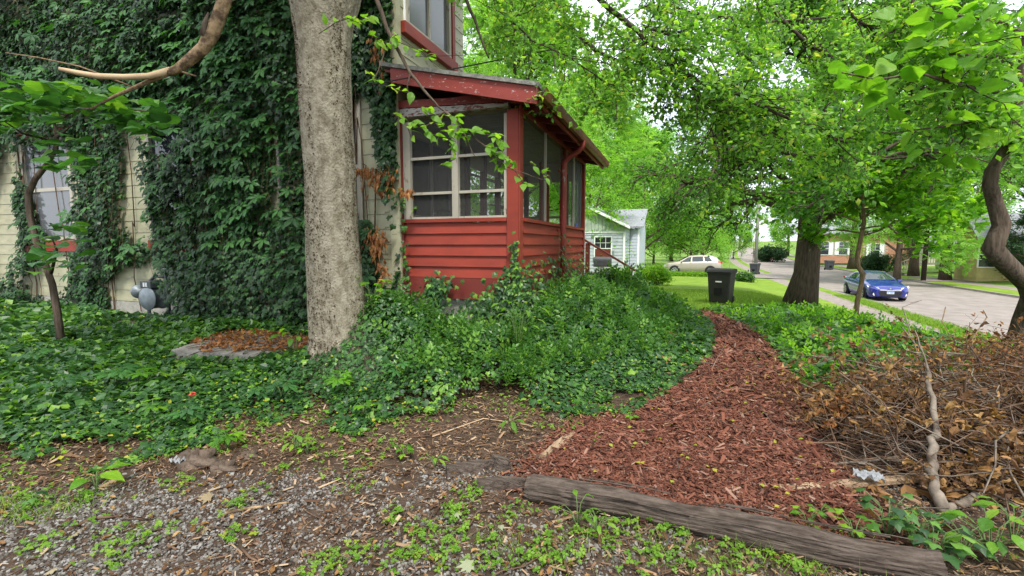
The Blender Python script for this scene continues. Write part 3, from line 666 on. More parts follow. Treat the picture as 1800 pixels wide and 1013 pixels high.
for k in range(8):       # rafter tails under the eave
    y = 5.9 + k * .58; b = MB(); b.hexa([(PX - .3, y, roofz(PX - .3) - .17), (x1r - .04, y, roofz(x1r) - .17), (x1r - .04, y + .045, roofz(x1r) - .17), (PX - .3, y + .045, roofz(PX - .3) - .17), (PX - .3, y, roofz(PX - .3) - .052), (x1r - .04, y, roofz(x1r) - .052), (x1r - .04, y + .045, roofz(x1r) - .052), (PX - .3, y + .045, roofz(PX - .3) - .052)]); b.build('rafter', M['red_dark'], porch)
for k in range(9):       # ceiling boards inside
    x = WX + .07 + k * .19; b = MB(); b.box((x, PY0 + .12, ZB + .05 + (k % 2) * .003), (x + .184, PY1 - .02, ZB + .075)); b.build('ceiling_board', M['ceiling_board'], porch)
# gutter
gx = x1r + .005; gz0 = roofz(x1r) - .015
prof = [(0, .0), (0, -.09), (.03, -.115), (.085, -.115), (.105, -.08), (.12, -.01), (.112, -.01), (.098, -.078), (.08, -.105), (.034, -.105), (.008, -.085), (.008, .0)]
b = MB(); b.prism([(gx + a, yf - .02, gz0 + c_) for a, c_ in prof], (0, YR1 - yf + .05, 0)); b.build('gutter', M['gutter_metal'], porch)
ypipe = float(onX(992, 300, PX + .12)[1])
b = MB(); b.tube([(gx + .06, ypipe, gz0 - .10), (gx + .06, ypipe, gz0 - .19), (gx - .0, ypipe, gz0 - .27), (PX + .20, ypipe, gz0 - .36), (PX + .11, ypipe, gz0 - .45), (PX + .105, ypipe, gz0 - .6), (PX + .105, ypipe, 1.9), (PX + .105, ypipe, .55)], .043, 12)
b.build('downspout', M['pipe_paint'], porch, smooth=True)
for zz in (2.7, 1.7, 1.15):
    b = MB(); b.box((PX + .03, ypipe - .07, zz), (PX + .06, ypipe + .07, zz + .03)); b.build('pipe_bracket', M['red_paint'], porch)
# boards of the old front wall seen inside are the house's own; things on the sill inside
def chair_thing():
    p = onY(775, 383, PY0 + .35); r_ = root('metal_chair', (p[0], p[1], ZB0 - .02), 'grey metal tube chair just inside the left porch screen', 'chair')
    q = np.array([p[0], p[1], 0])
    for dx in (-.2, .2):
        b = MB(); b.tube([q + (dx, 0, ZB0), q + (dx, .03, ZS - .05), q + (dx * .8, .06, ZS + .1), q + (dx * .5, .07, ZS + .14)], .014, 8); b.build('leg', M['meter_grey'], r_, smooth=True)
        b = MB(); b.tube([q + (dx, .45, ZB0), q + (dx, .40, ZS - .35)], .014, 8); b.build('leg', M['meter_grey'], r_, smooth=True)
    b = MB(); b.box(q + (-.2, .02, ZS - .37), q + (.2, .44, ZS - .33)); b.build('seat', M['dark'], r_)
    b = MB(); b.tube([q + (-.12, .06, ZS + .13), q + (0, .05, ZS + .16), q + (.12, .06, ZS + .13)], .014, 8); b.box(q + (-.17, .04, ZS - .12), q + (.17, .07, ZS + .07)); b.build('backrest', M['dark'], r_)
chair_thing()
p = onX(1012, 398, PX - .05); cup = root('plastic_cup', (p[0], p[1], ZS), 'small blue cup with a white brush on the porch sill by the far corner', 'cup')
b = MB(); b.lathe(np.array([p[0], p[1], ZS]), [(.035, 0), (.045, .09)], 12); b.build('cup', M['cup_blue'], cup)
b = MB(); b.beam((p[0], p[1], ZS + .02), (p[0] + .02, p[1] + .12, ZS + .24), .02, .012); b.build('brush', M['white_plastic'], cup)

# steps and handrail beyond the porch
steps_ = root('porch_steps', (-1.4, 10.5, -.05), 'porch side steps with a sloping brown wooden handrail', 'steps')
a1 = np.array([-1.93, 10.35, 0]); a2 = np.array([-.98, 10.35, 0])
b = MB(); b.box((a1[0] - .045, 10.3, .2), (a1[0] + .045, 10.39, 1.50)); b.build('post', M['rail_brown'], steps_)
b = MB(); b.box((a2[0] - .045, 10.3, -.2), (a2[0] + .045, 10.39, .90)); b.build('post', M['rail_brown'], steps_)
b = MB(); b.beam((a1[0] - .12, 10.345, 1.60), (a2[0] + .1, 10.345, .90), .12, .04); b.build('handrail', M['rail_brown'], steps_)
for k in range(4):
    b = MB(); b.box((-1.9 + k * .27, 10.4, .78 - k * .22), (-1.6 + k * .27, 11.4, .83 - k * .22)); b.build('tread', M['stair_wood'], steps_)
b = MB(); b.prism([(-1.9, 10.42, -.1), (-.8, 10.42, -.1), (-.85, 10.42, .1), (-1.9, 10.42, .76)], (0, .04, 0)); b.build('stringer', M['rail_brown'], steps_)

# ================================================================== THINGS ROUND THE HOUSE
def gp(px, py): g = G(px, py); g[2] = nearz(g[0], g[1]); return g
def on_ground(px, D, lift=0):
    p = at(px, 431, D); return np.array([p[0], p[1], float(nearz(p[0], p[1])) + lift])
# gas meter by the wall
g0 = onY(268, 556, WY - .45); mz = nearz(g0[0], g0[1])
def wp(px, py, Y=WY - .45): return onY(px, py, Y)
meter = root('gas_meter', (g0[0], g0[1], mz), 'grey gas meter with round body among ivy at the foot of the wall', 'gas meter')
c_ = wp(272, 524)
b = MB(); b.lathe(c_, [(.05, -.16), (.17, -.15), (.19, -.12), (.20, -.12), (.20, -.10), (.18, -.10), (.18, .10), (.20, .10), (.20, .12), (.16, .14), (.05, .15)], 24, 'y'); b.build('meter_body', M['meter_grey'], meter, smooth=True)
b = MB(); b.box(c_ + (-.15, -.13, .18), c_ + (.12, .08, .30)); b.build('index_box', M['meter_dark'], meter, bevel=.01)
for dx in (-.06, .0): 
    b = MB(); b.box(c_ + (dx, -.138, .205), c_ + (dx + .04, -.131, .275)); b.build('dial', M['label_white'], meter)
b = MB(); b.lathe(c_ + (-.38, 0, .10), [(.04, -.07), (.12, -.05), (.125, 0), (.06, .02), (.05, .07)], 16, 'x'); b.tube([c_ + (-.40, 0, .10), c_ + (-.5, 0, .10)], .03, 8); b.build('regulator', M['meter_grey'], meter, smooth=True)
pr = wp(290, 524)
b = MB(); b.tube([(pr[0], WY - .4, mz - .05), (pr[0], WY - .4, c_[2] + .45)], .032, 10); b.lathe(np.array([pr[0], WY - .4, c_[2] + .43]), [(.045, 0), (.045, .09)], 10); b.build('riser_pipe', M['meter_dark'], meter, smooth=True)
b = MB(); b.tube([(pr[0], WY - .4, c_[2] + .36), (c_[0], c_[1] + .03, c_[2] + .38), (c_[0] - .1, c_[1], c_[2] + .28)], .028, 8); b.tube([(pr[0], WY - .4, c_[2] + .36), (pr[0] + .35, WY - .3, c_[2] + .36)], .02, 8); b.build('pipe', M['meter_dark'], meter, smooth=True)
b = MB(); b.tube([c_ + (-.17, 0, -.06), c_ + (-.17, 0, -.30)], .028, 8); b.build('drain_pipe', M['meter_grey'], meter, smooth=True)
b = MB(); b.tube([c_ + (-.17, -.02, -.36), c_ + (-.3, -.04, -.32), c_ + (-.45, -.03, -.35), c_ + (-.3, -.02, -.39), c_ + (-.17, -.02, -.38)], .007, 6); b.build('loose_cord', M['yellow_cord'], meter, smooth=True)
b = MB(); b.lathe(c_ + (-.16, -.02, -.41), [(.03, 0), (.04, .05), (.02, .08)], 10); b.build('pipe_cap', M['white_plastic'], meter, smooth=True)
# white downpipe on the wall among the ivy, dark pane pipe
dp = onY(492, 300, WY - .06); dr = root('downpipe', (dp[0], WY - .06, .3), 'old flaking white downpipe running down the ivy wall beside the tree', 'pipe')
b = MB(); b.tube([(dp[0], WY - .07, 6.8), (dp[0], WY - .07, .3)], .035, 10); b.build('pipe', M['white_flaked'], dr, smooth=True)
# retaining timber along the bed edge
tb = root('edging_timber', gp(320, 575), 'low reddish weathered timber lying in front of the gas meter', 'timber')
b = MB(); p1, p2 = gp(212, 574), gp(470, 588); b.beam(p1 + (0, 0, .04), p2 + (0, 0, .04), .11, .12); b.build('timber', M['timber'], tb, bevel=.012)
# concrete slab with leaf litter
slab = root('concrete_slab', gp(420, 612), 'low concrete slab strewn with brown leaves behind the tree trunk', 'slab')
sp = [gp(*p) for p in ((300, 634), (430, 642), (545, 628), (560, 604), (470, 590), (400, 590))]
sz = max(p[2] for p in sp) + .04; C_ = np.mean(sp, 0)
frac = [(0, 1, 2.45), (2.45, 3, 4, 5)]
def P_(i): 
    k = int(i) % 6; f = i - int(i); return sp[k] * (1 - f) + sp[(k + 1) % 6] * f
for poly in ([0, 1, 1.6, 4.75, 5], [1.6, 2, 2.5, 4.2, 4.75], [2.5, 3, 4, 4.2]):
    q = [P_(i) for i in poly]; cc = np.mean(q, 0); q = [cc + (p - cc) * .985 for p in q]
    b = MB(); b.prism([(p[0], p[1], sz - .12) for p in q], (0, 0, .12 + .006 * len(poly) - .02)); b.build('concrete_piece', M['slab'], slab)
rng = np.random.RandomState(11)
sx = rng.uniform(-7.2, -4.2, 9000); sy = rng.uniform(3.6, 5.3, 9000); ok_ = inpoly(sx, sy, [(p[0], p[1]) for p in sp]) & (fbm(sx, sy, 2.2, 9) + .35 * (np.array(sx) < -5.2) > .15)
sx, sy = sx[ok_][:620], sy[ok_][:620]; k = len(sx)
scatter('leaf_litter', CURL, np.stack([sx, sy, np.full(k, sz + .025)], 1), rng.normal(size=(k, 3)) * .5 + (0, 0, 1), rndvec(rng, k), rng.uniform(.04, .10, k), M['leaf_orange'], rng, aspect=np.stack([rng.uniform(.4, 1, k), np.ones(k), np.ones(k)], 1))
kk_ = 260; ix = rng.randint(0, k, kk_)
tubes('straw_litter', [(np.array([(sx[i], sy[i], sz + .02), (sx[i] + math.cos(a) * .12, sy[i] + math.sin(a) * .12, sz + .035), (sx[i] + math.cos(a) * .25, sy[i] + math.sin(a) * .26, sz + .02)]), .0035, 3) for i, a in zip(ix, rng.rand(kk_) * 6.28)], M['twig_brown'], None, 'stuff')

# wheeled bins
def wheelie(name, pos, rz, h, wd, dp_, material, label, group, sticker=True):
    r_ = root(name, pos, label, 'wheelie bin', group, rz); a, c = wd / 2, dp_ / 2
    b = MB(); b.hexa([(-a * .82, -c * .8, .06), (a * .82, -c * .8, .06), (a * .82, c * .8, .06), (-a * .82, c * .8, .06), (-a, -c, h * .90), (a, -c, h * .90), (a, c, h * .90), (-a, c, h * .90)]); b.build('body', material, r_, local=True, bevel=.03)
    b = MB(); b.box((-a * 1.05, -c * 1.05, h * .86), (a * 1.05, c * 1.05, h * .905)); b.build('rim', material, r_, local=True, bevel=.01)
    b = MB(); b.prism([(-a * 1.08, -c * 1.12, h * .91), (-a * 1.08, -c * .9, h * .96), (-a * 1.08, 0, h), (-a * 1.08, c * .9, h * .98), (-a * 1.08, c * 1.15, h * .91)], (a * 2.16, 0, 0)); b.build('lid', material, r_, local=True, bevel=.012)
    for s_ in (-1, 1):
        b = MB(); b.lathe(np.array([s_ * a * .82, c * .85, .13]), [(.12, -.03), (.13, 0), (.12, .03)], 14, 'x'); b.build('wheel', M['tyre'], r_, local=True)
    b = MB(); b.tube([(-a * .8, c * 1.1, h * .86), (-a * .8, c * 1.3, h * .92), (a * .8, c * 1.3, h * .92), (a * .8, c * 1.1, h * .86)], .016, 6); b.build('handle', material, r_, local=True)
    b = MB(); b.box((-a * .36, -c * .95, h * .28), (a * .30, -c * .80, h * .47)); b.build('catch_recess', M['dark'], r_, local=True)
    if sticker:
        for k, x in enumerate(np.linspace(-.09, .055, 6)):
            b = MB(); b.box((x, -c * .96 - .004, h * .625), (x + .022 + .004 * (k % 3), -c * .90, h * .66)); b.build('lettering', M['label_white'], r_, local=True)
    return r_
p = on_ground(1271, 14.3); wheelie('wheelie_bin', p, -.32, 1.12, .68, .72, M['bin_black'], 'large black wheelie bin standing at the end of the mulch path on the lawn', 'wheelie bins')
p = on_ground(1329, 43.5); wheelie('wheelie_bin', p, -.5, 1.1, .7, .75, M['bin_grey'], 'small grey wheelie bin beside the wooden utility pole', 'wheelie bins', False)
p = on_ground(1460, 54); wheelie('wheelie_bin', p, .2, 1.15, .75, .8, M['bin_grey'], 'grey wheelie bin across the street, left of the blue car', 'wheelie bins', False)
# mailbox near the steps
p = at(1058, 460, 11.5); mb_ = root('mailbox', (p[0], p[1], float(gz(p[0], p[1]))), 'dark grey metal mailbox on a post beyond the porch handrail', 'mailbox')
b = MB(); pr_ = [(p[0], p[1] - .11, p[2] - .10), (p[0], p[1] + .11, p[2] - .10)] + [(p[0], p[1] + .11 * math.cos(a), p[2] + .02 + .10 * math.sin(a)) for a in np.linspace(0, PI, 9)]
b.prism([(q[0] - .19, q[1], q[2]) for q in pr_], (.42, .0, 0)); b.build('box', M['mailbox_grey'], mb_)
b = MB(); b.box((p[0] - .21, p[1] - .12, p[2] - .03), (p[0] - .195, p[1] + .12, p[2] + .1)); b.build('door', M['meter_grey'], mb_)
b = MB(); b.box((p[0] - .05, p[1] - .045, mb_.location.z), (p[0] + .05, p[1] + .045, p[2] - .104)); b.build('post', M['white_plastic'], mb_)
b = MB(); b.box((p[0] - .2, p[1] - .06, p[2] - .135), (p[0] + .2, p[1] + .06, p[2] - .104)); b.build('bracket', M['frame_old'], mb_)
# hydrant
p = on_ground(1357, 84); hy = root('fire_hydrant', p, 'small red fire hydrant on the grass across the far street', 'hydrant')
b = MB(); b.lathe(p, [(.17, 0), (.17, .05), (.12, .06), (.12, .62), (.15, .63), (.15, .68), (.11, .78), (.03, .84), (.03, .9)], 12); b.build('barrel', M['hydrant_red'], hy)
b = MB(); b.lathe(p + (0, 0, .48), [(.06, -.2), (.06, .2)], 10, 'x'); b.build('outlet', M['hydrant_red'], hy)
# utility pole, slim poles, wires
def pole(name, px, D, h, r, m_, label, lean=0):
    q = on_ground(px, D); r_ = root(name, q, label, 'pole'); b = MB(); b.tube([q - (0, 0, .3), q + (lean * .5, 0, h * .5), q + (lean, 0, h)], [r, r * .88, r * .75], 12); b.build('shaft', M[m_], r_, smooth=True); return r_, q
up_, q = pole('utility_pole', 1330, 45, 9.5, .17, 'pole_wood', 'pale green-grey wooden utility pole at the street corner')
b = MB(); b.beam(q + (-1.1, 0, 8.9), q + (1.1, 0, 8.9), .12, .12, (0, 1, 0)); b.build('crossarm', M['pole_wood'], up_)
pole('sign_pole', 1325, 44, 3.2, .03, 'rail_brown', 'thin rusty sign pole just left of the wooden utility pole')
pole('marker_post', 1284, 43, 1.6, .03, 'pole_wood', 'thin grey marker post behind the large black wheelie bin')
pole('street_pole', 1628, 36, 9, .17, 'bark_twig', 'dark straight street pole across the road, right of the blue car')
def wire(name, pts, r, label, sag=0):
    pts = np.array(pts); n_ = 14; P = []
    for i in range(n_): 
        t = i / (n_ - 1); P.append(pts[0] * (1 - t) + pts[1] * t - (0, 0, sag * 4 * t * (1 - t)))
    o = tubes(name, [(P, r, 5)], M['wire']); ids(o, label, 'cable'); return o
wire('power_cable', [onX(640, 152, WX + .05), at(1500, -22, 9.0)], .009, 'thick black cable running from the house wall over the porch roof', .02)
wire('power_cable', [onX(730, 100, WX + .05), at(1200, 62, 14)], .004, 'thin dark wire above the porch roof among the leaves', .1)
wire('power_cable', [at(1000, 290, 40), at(1240, 296, 40)], .03, 'thin far wire crossing between the background trees', .2)

# ================================================================== VEHICLES
def car(name, pos, rz, label, paint, S, wheels, wr, gl, group='parked cars', plate=False, cat='car', front_lights=True, rear_lights=True, grille=True):
    r_ = root(name, pos, label, cat, group, rz)
    S = np.array(S, float); xs = np.linspace(S[-1, 0], S[0, 0], 56); o = S[::-1]
    I = [np.interp(xs, o[:, 0], o[:, k]) for k in range(1, 6)]
    for k in range(5):
        for _ in range(1): I[k] = np.concatenate([[I[k][0]], (I[k][:-2] + 2 * I[k][1:-1] + I[k][2:]) / 4, [I[k][-1]]])
    def sec(i):
        zb, zl, zt, w_, wt = [a[i] for a in I]
        return [(0, zb), (w_ * .9, zb), (w_ * .97, zb + .10), (w_, zb + .45 * (zl - zb)), (w_ * .985, zl - .10 * (zl - zb)), (w_ * .94, zl), (wt + .3 * (w_ - wt) * .12, zl + .88 * (zt - zl)), (wt * .86, zt - .01), (wt * .45, zt + .012), (0, zt + .018)]
    V = []; F = []; k = len(sec(0)); n_ = 2 * k - 2
    for i, x in enumerate(xs):
        h = sec(i); ring = h + [(-y, z) for y, z in h[-2:0:-1]]; V += [(x, y, z) for y, z in ring]
        if i: F += [((i - 1) * n_ + j, (i - 1) * n_ + (j + 1) % n_, i * n_ + (j + 1) % n_, i * n_ + j) for j in range(n_)]
    F.append(tuple(range(n_))); F.append(tuple(range((len(xs) - 1) * n_, len(xs) * n_))[::-1])
    b = MB(); b.add(V, F); body = b.build('body', M[paint], r_, smooth=True, local=True)
    es = body.modifiers.new('edges', 'EDGE_SPLIT'); es.split_angle = math.radians(38)
    SX = [(x, sec(i)) for i, x in enumerate(xs)]
    def pt(x, j, f, off):
        i = int(np.clip(np.searchsorted(xs, x), 1, len(xs) - 1)); t = (x - xs[i - 1]) / (xs[i] - xs[i - 1]); a = np.array(SX[i - 1][1]) * (1 - t) + np.array(SX[i][1]) * t
        q = a[j] * (1 - f) + a[j + 1] * f; return q
    def side_glass(x0, x1, x0t, x1t, nm='side_window'):
        for s_ in (1, -1):
            V = []; m_ = 8
            for i in range(m_):
                t = i / (m_ - 1)
                for f, xx in ((.10, x0 + (x1 - x0) * t), (.92, x0t + (x1t - x0t) * t)):
                    q = pt(xx, 5, f, 0); V.append((xx, s_ * (q[0] + .008), q[1]))
            b = MB(); b.add(V, [(2 * i, 2 * i + 1, 2 * i + 3, 2 * i + 2) for i in range(m_ - 1)]); b.build(nm, M['car_glass'], r_, local=True)
    def screen_glass(xb, xt, nm):
        V = []; F = []; A = 7; B = 9
        for i in range(A):
            x = xb + (xt - xb) * i / (A - 1)
            for j in range(B):
                s = (j / (B - 1) * 2 - 1) * .93; q6 = pt(x, 6, 0, 0); q9 = pt(x, 8, 1, 0); y = s * q6[0]; a = abs(s)
                z = q9[1] + (q6[1] - q9[1]) * a ** 4; V.append((x, y, z + .012))
        for i in range(A - 1):
            for j in range(B - 1): F.append((i * B + j, i * B + j + 1, (i + 1) * B + j + 1, (i + 1) * B + j))
        b = MB(); b.add(V, F); b.build(nm, M['car_glass'], r_, local=True, smooth=True)
    for g_ in gl['side']: side_glass(*g_)
    screen_glass(*gl['front'], 'windscreen'); screen_glass(*gl['rear'], 'rear_window')
    for wx in wheels:
        for s_ in (1, -1):
            yw = float(np.interp(wx, xs, I[3]))
            b = MB(); b.lathe(np.array([wx, s_ * (yw - .02), wr + .02]), [(wr + .065, -.02), (wr + .065, .028)], 24, 'y'); b.build('wheel_arch', M['car_black'], r_, local=True)
            b = MB(); b.lathe(np.array([wx, s_ * (yw - .07), wr]), [(wr * .6, -.11), (wr * .97, -.1), (wr, -.05), (wr, .07), (wr * .95, .105), (wr * .7, .11)], 24, 'y'); t_ = b.build('tyre', M['tyre'], r_, local=True, smooth=True)
            b = MB(); cy = s_ * (yw - .07 + .0); b.lathe(np.array([wx, cy, wr]), [(wr * .66, -.112), (wr * .66, .112)], 24, 'y')
            for q in range(7):
                a = q * 2 * PI / 7; b.use(M['rim']) if False else None
            rim = b.build('rim', M['car_black'], t_, local=True)
            b = MB()
            for q in range(7):
                a = q * 2 * PI / 7; ca, sa = math.cos(a), math.sin(a); yo = cy + s_ * .116
                b.beam((wx, yo, wr), (wx + ca * wr * .66, yo, wr + sa * wr * .66), .028, wr * .16, (-sa, 0, ca))
            b.lathe(np.array([wx, cy, wr]), [(wr * .68, .105 * s_), (wr * .70, .12 * s_), (wr * .62, .12 * s_), (wr * .62, .105 * s_)], 24, 'y')
            rm = b.build('rim_spokes', M['rim'], t_, local=True)
            if s_: pass
    for s_ in (1, -1):
        mx_ = gl['mirror']; q = pt(mx_, 5, .12, 0)
        b = MB(); b.hexa([(mx_ - .08, s_ * q[0], q[1] - .0), (mx_ + .04, s_ * q[0], q[1]), (mx_ + .02, s_ * (q[0] + .2), q[1] + .01), (mx_ - .07, s_ * (q[0] + .2), q[1] + .01), (mx_ - .08, s_ * q[0], q[1] + .1), (mx_ + .03, s_ * q[0], q[1] + .1), (mx_ + .01, s_ * (q[0] + .2), q[1] + .13), (mx_ - .07, s_ * (q[0] + .2), q[1] + .13)]); b.build('mirror', M[paint], r_, local=True, bevel=.02)
        for dx in gl['handles']:
            q = pt(dx, 4, .35, 0); b = MB(); b.box((dx - .08, s_ * q[0] - .012, q[1] - .012), (dx + .08, s_ * q[0] + .022, q[1] + .014)); b.build('handle', M[paint], r_, local=True)
    xf = xs[-1]; xr = xs[0]; zf = S[0, 1]
    if front_lights:
        for s_ in (1, -1):
            b = MB(); y0 = .42; b.prism([(xf - .04, s_ * y0, .60), (xf - .14, s_ * (y0 + .16), .62), (xf - .36, s_ * .86, .70), (xf - .48, s_ * .885, .80), (xf - .33, s_ * .80, .795), (xf - .10, s_ * (y0 + .07), .71)], (.035, s_ * .028, .01)); b.build('headlight', M['headlight'], r_, local=True)
            b = MB(); b.lathe(np.array([xf - .10, s_ * .66, .36]), [(.075, -.02), (.07, .05)], 12, 'x'); b.build('fog_light', M['headlight'], r_, local=True)
        if grille:
            b = MB(); b.box((xf - .06, -.46, .56), (xf + .008, .46, .60)); b.build('grille_bar', M['rim'], r_, local=True, bevel=.01)
            b = MB(); b.box((xf - .06, -.44, .61), (xf + .0, .44, .635)); b.build('grille_bar', M['rim'], r_, local=True, bevel=.008)
            b = MB(); b.prism([(xf - .04, -.52, .52), (xf - .04, .52, .52), (xf - .04, .42, .28), (xf - .04, -.42, .28)], (.047, 0, 0)); b.build('air_intake', M['car_black'], r_, local=True)
            for s_ in (1, -1):
                b = MB(); b.prism([(xf - .07, s_ * .56, .48), (xf - .13, s_ * .80, .50), (xf - .13, s_ * .62, .34)], (.055, 0, 0)); b.build('air_intake', M['car_black'], r_, local=True)
        if plate:
            b = MB(); b.box((xf + .0, -.155, .40), (xf + .022, .155, .545)); pl = b.build('number_plate', M['plate_white'], r_, local=True)
            b = MB(); b.box((xf + .0225, -.15, .495), (xf + .0245, .15, .54)); b.build('plate_band', M['plate_blue'], pl, local=True)
            for k_ in range(7): 
                if k_ == 2: continue
                b = MB(); y = -.125 + k_ * .037; b.box((xf + .0225, y, .42), (xf + .0245, y + .022, .482)); b.build('plate_character', M['plate_blue'], pl, local=True)
            b = MB(); b.lathe(np.array([xf - .04, 0, .665]), [(.04, 0), (.035, .03)], 14, 'x'); b.build('badge', M['rim'], r_, local=True)
    if rear_lights:
        zl = gl.get('tail', .95)
        for s_ in (1, -1):
            b = MB(); b.prism([(xr + .02, s_ * .56, zl - .04), (xr + .05, s_ * .74, zl - .09), (xr + .42, s_ * .88, zl + .03), (xr + .38, s_ * .88, zl + .10), (xr + .10, s_ * .72, zl + .09)], (-.045, s_ * .022, 0)); b.build('tail_light', M['tail_light'], r_, local=True)
    return r_
SED = [(2.25, .30, .60, .615, .60, .46), (2.17, .20, .68, .70, .78, .6), (1.95, .18, .76, .80, .87, .68), (1.35, .18, .87, .95, .905, .73), (1.0, .18, .92, 1.0, .91, .72), (.15, .18, .95, 1.40, .91, .60), (-.5, .18, .97, 1.465, .91, .59), (-1.2, .18, 1.0, 1.39, .91, .58), (-1.85, .2, 1.03, 1.13, .90, .67), (-2.12, .26, .98, 1.04, .83, .60), (-2.25, .4, .82, .87, .70, .5)]
SUV = [(2.36, .36, .72, .75, .62, .5), (2.28, .26, .85, .90, .82, .62), (2.0, .22, .98, 1.03, .92, .70), (1.45, .22, 1.04, 1.10, .95, .76), (1.15, .22, 1.06, 1.15, .96, .76), (.30, .22, 1.08, 1.62, .96, .66), (-.5, .22, 1.10, 1.70, .96, .65), (-1.5, .22, 1.13, 1.66, .96, .63), (-1.95, .24, 1.15, 1.48, .94, .66), (-2.25, .3, 1.08, 1.16, .88, .66), (-2.36, .42, .86, .92, .74, .5)]
gS = dict(side=[(.78, .02, .30, -.02), (-.08, -1.0, -.10, -.90), (-1.08, -1.55, -.98, -1.28)], front=(.94, .20), rear=(-1.80, -1.25), mirror=.72, handles=(-.05, -1.0))
gU = dict(side=[(1.0, .18, .42, .10), (.06, -.85, .02, -.82), (-.95, -1.85, -.92, -1.55)], front=(1.10, .34), rear=(-2.18, -1.9), mirror=.92, handles=(.15, -.85), tail=1.08)
CB = at(1538, 520, 25.6)
car('parked_car', (10.35, 31.0, -1.45), -PI / 2, 'blue sedan parked at the near kerb of the street', 'carpaint_blue', SED, (1.35, -1.3), .325, gS, plate=True)
p = G(1216, 485); car('parked_car', (float(p[0]), 43.0, float(gz(p[0], 43.0)) + .05), PI + .05, 'champagne-coloured estate car seen from its side beyond the lawn', 'carpaint_champagne', SUV, (1.45, -1.4), .37, gU)
p = on_ground(1704, 43); car('parked_car', (float(p[0]), float(p[1]), float(p[2])), .35, 'silver estate car seen from behind in a driveway across the street', 'carpaint_silver', SUV, (1.45, -1.4), .37, gU)

# ================================================================== BUILDINGS AROUND
def boards(parent, nm, o, ux, L, z0, z1, h, out, material, topf=None):
    """horizontal siding courses on a wall starting at o, running along ux; topf gives (start, end) along L at height z"""
    ux = np.array(ux, float); out = np.array(out, float); o = np.array(o, float); z = z0
    while z < z1 - .02:
        zz = min(z + h, z1); a, c = (0, L) if topf is None else topf(z); a2, c2 = (0, L) if topf is None else topf(zz)
        if c2 - a2 > .02:
            b = MB(); P = lambda s, q, d: o + ux * s + np.array([0, 0, q]) + out * d
            b.hexa([P(a, z, .03), P(c, z, .03), P(c, z, -.02), P(a, z, -.02), P(a2, zz - .006, .008), P(c2, zz - .006, .008), P(c2, zz - .006, -.02), P(a2, zz - .006, -.02)]); b.build(nm, material, parent)
        z += h
def win(parent, c, ux, out, wd, ht, pane='pane_dark', bars=0, frame='white_trim', shutter=None, barh=0):
    c = np.array(c, float); ux = np.array(ux, float); out = np.array(out, float); P = lambda s, q, d: c + ux * s + np.array([0, 0, q]) + out * d
    def bx(b, s0, s1, q0, q1, d0, d1): b.hexa([P(s0, q0, d1), P(s1, q0, d1), P(s1, q0, d0), P(s0, q0, d0), P(s0, q1, d1), P(s1, q1, d1), P(s1, q1, d0), P(s0, q1, d0)])
    a, h = wd / 2, ht / 2; f = .07; b = MB()
    bx(b, -a - f, -a, -h - f, h + f, -.01, .07); bx(b, a, a + f, -h - f, h + f, -.01, .07); bx(b, -a, a, h, h + f, -.01, .066); bx(b, -a, a, -h - f, -h, -.01, .09); bx(b, -a, a, -.025, .025, .02, .06)
    w_ = b.build('window', M[frame], parent)
    b = MB(); bx(b, -a, a, -h, h, .012, .034); b.build('pane', M[pane], w_)
    if bars:
        b = MB()
        for k in range(1, bars): s = -a + wd * k / bars; bx(b, s - .012, s + .012, .03, h, .035, .055)
        bx(b, -a, a, h * .5 - .012, h * .5 + .012, .036, .057); b.build('glazing_bar', M[frame], w_)
    if shutter:
        for s_ in (-1, 1):
            b = MB(); x0 = s_ * (a + f + .02); x1 = s_ * (a + f + .42); bx(b, min(x0, x1), max(x0, x1), -h - .03, h + .03, .0, .05); b.build('shutter', M[shutter], parent)
# white neighbour house
HY = 28.0; nx1 = -3.0; zg = float(gz(-4, 28)) - .1
nb = root('neighbour_house', (-6, 30, zg), 'white clapboard bungalow with pale green gable beyond the porch', 'house')
apx = -6.3; zpk = float(onY(1010, 350, HY)[2]); zev = float(onY(1097, 396, HY)[2]); nx1 = float(onY(1098, 396, HY)[0])
b = MB(); b.prism([(2 * apx - nx1, HY + .03, zg), (nx1, HY + .03, zg), (nx1, HY + .03, zev), (apx, HY + .03, zpk - .05), (2 * apx - nx1, HY + .03, zev)], (0, 9, 0)); b.build('wall_core', M['white_siding'], nb)
zgs = zev - .42
boards(nb, 'siding_board', (2 * apx - nx1, HY, 0), (1, 0, 0), 2 * (nx1 - apx), zg + .3, zgs, .20, (0, -1, 0), M['white_siding'])
boards(nb, 'siding_board', (nx1, HY, 0), (0, 1, 0), 9, zg + .3, zev, .20, (1, 0, 0), M['white_siding'])
kx = 2 * apx - nx1; nP = 30
for k_ in range(nP):       # vertical gable panels
    x0 = kx + (nx1 - kx) * k_ / nP; x1 = kx + (nx1 - kx) * (k_ + 1) / nP - .02; hh = lambda x: zev + (zpk - zev) * (1 - abs(x - apx) / (nx1 - apx)) - .06
    b = MB(); b.prism([(x0, HY - .03, zgs + .05), (x1, HY - .03, zgs + .05), (x1, HY - .03, hh(x1)), (x0, HY - .03, hh(x0))], (0, .055, 0)); b.build('gable_panel', M['green_panel'], nb)
b = MB(); b.box((kx, HY - .05, zgs - .02), (nx1, HY + .02, zgs + .045)); b.build('gable_trim', M['white_trim'], nb)
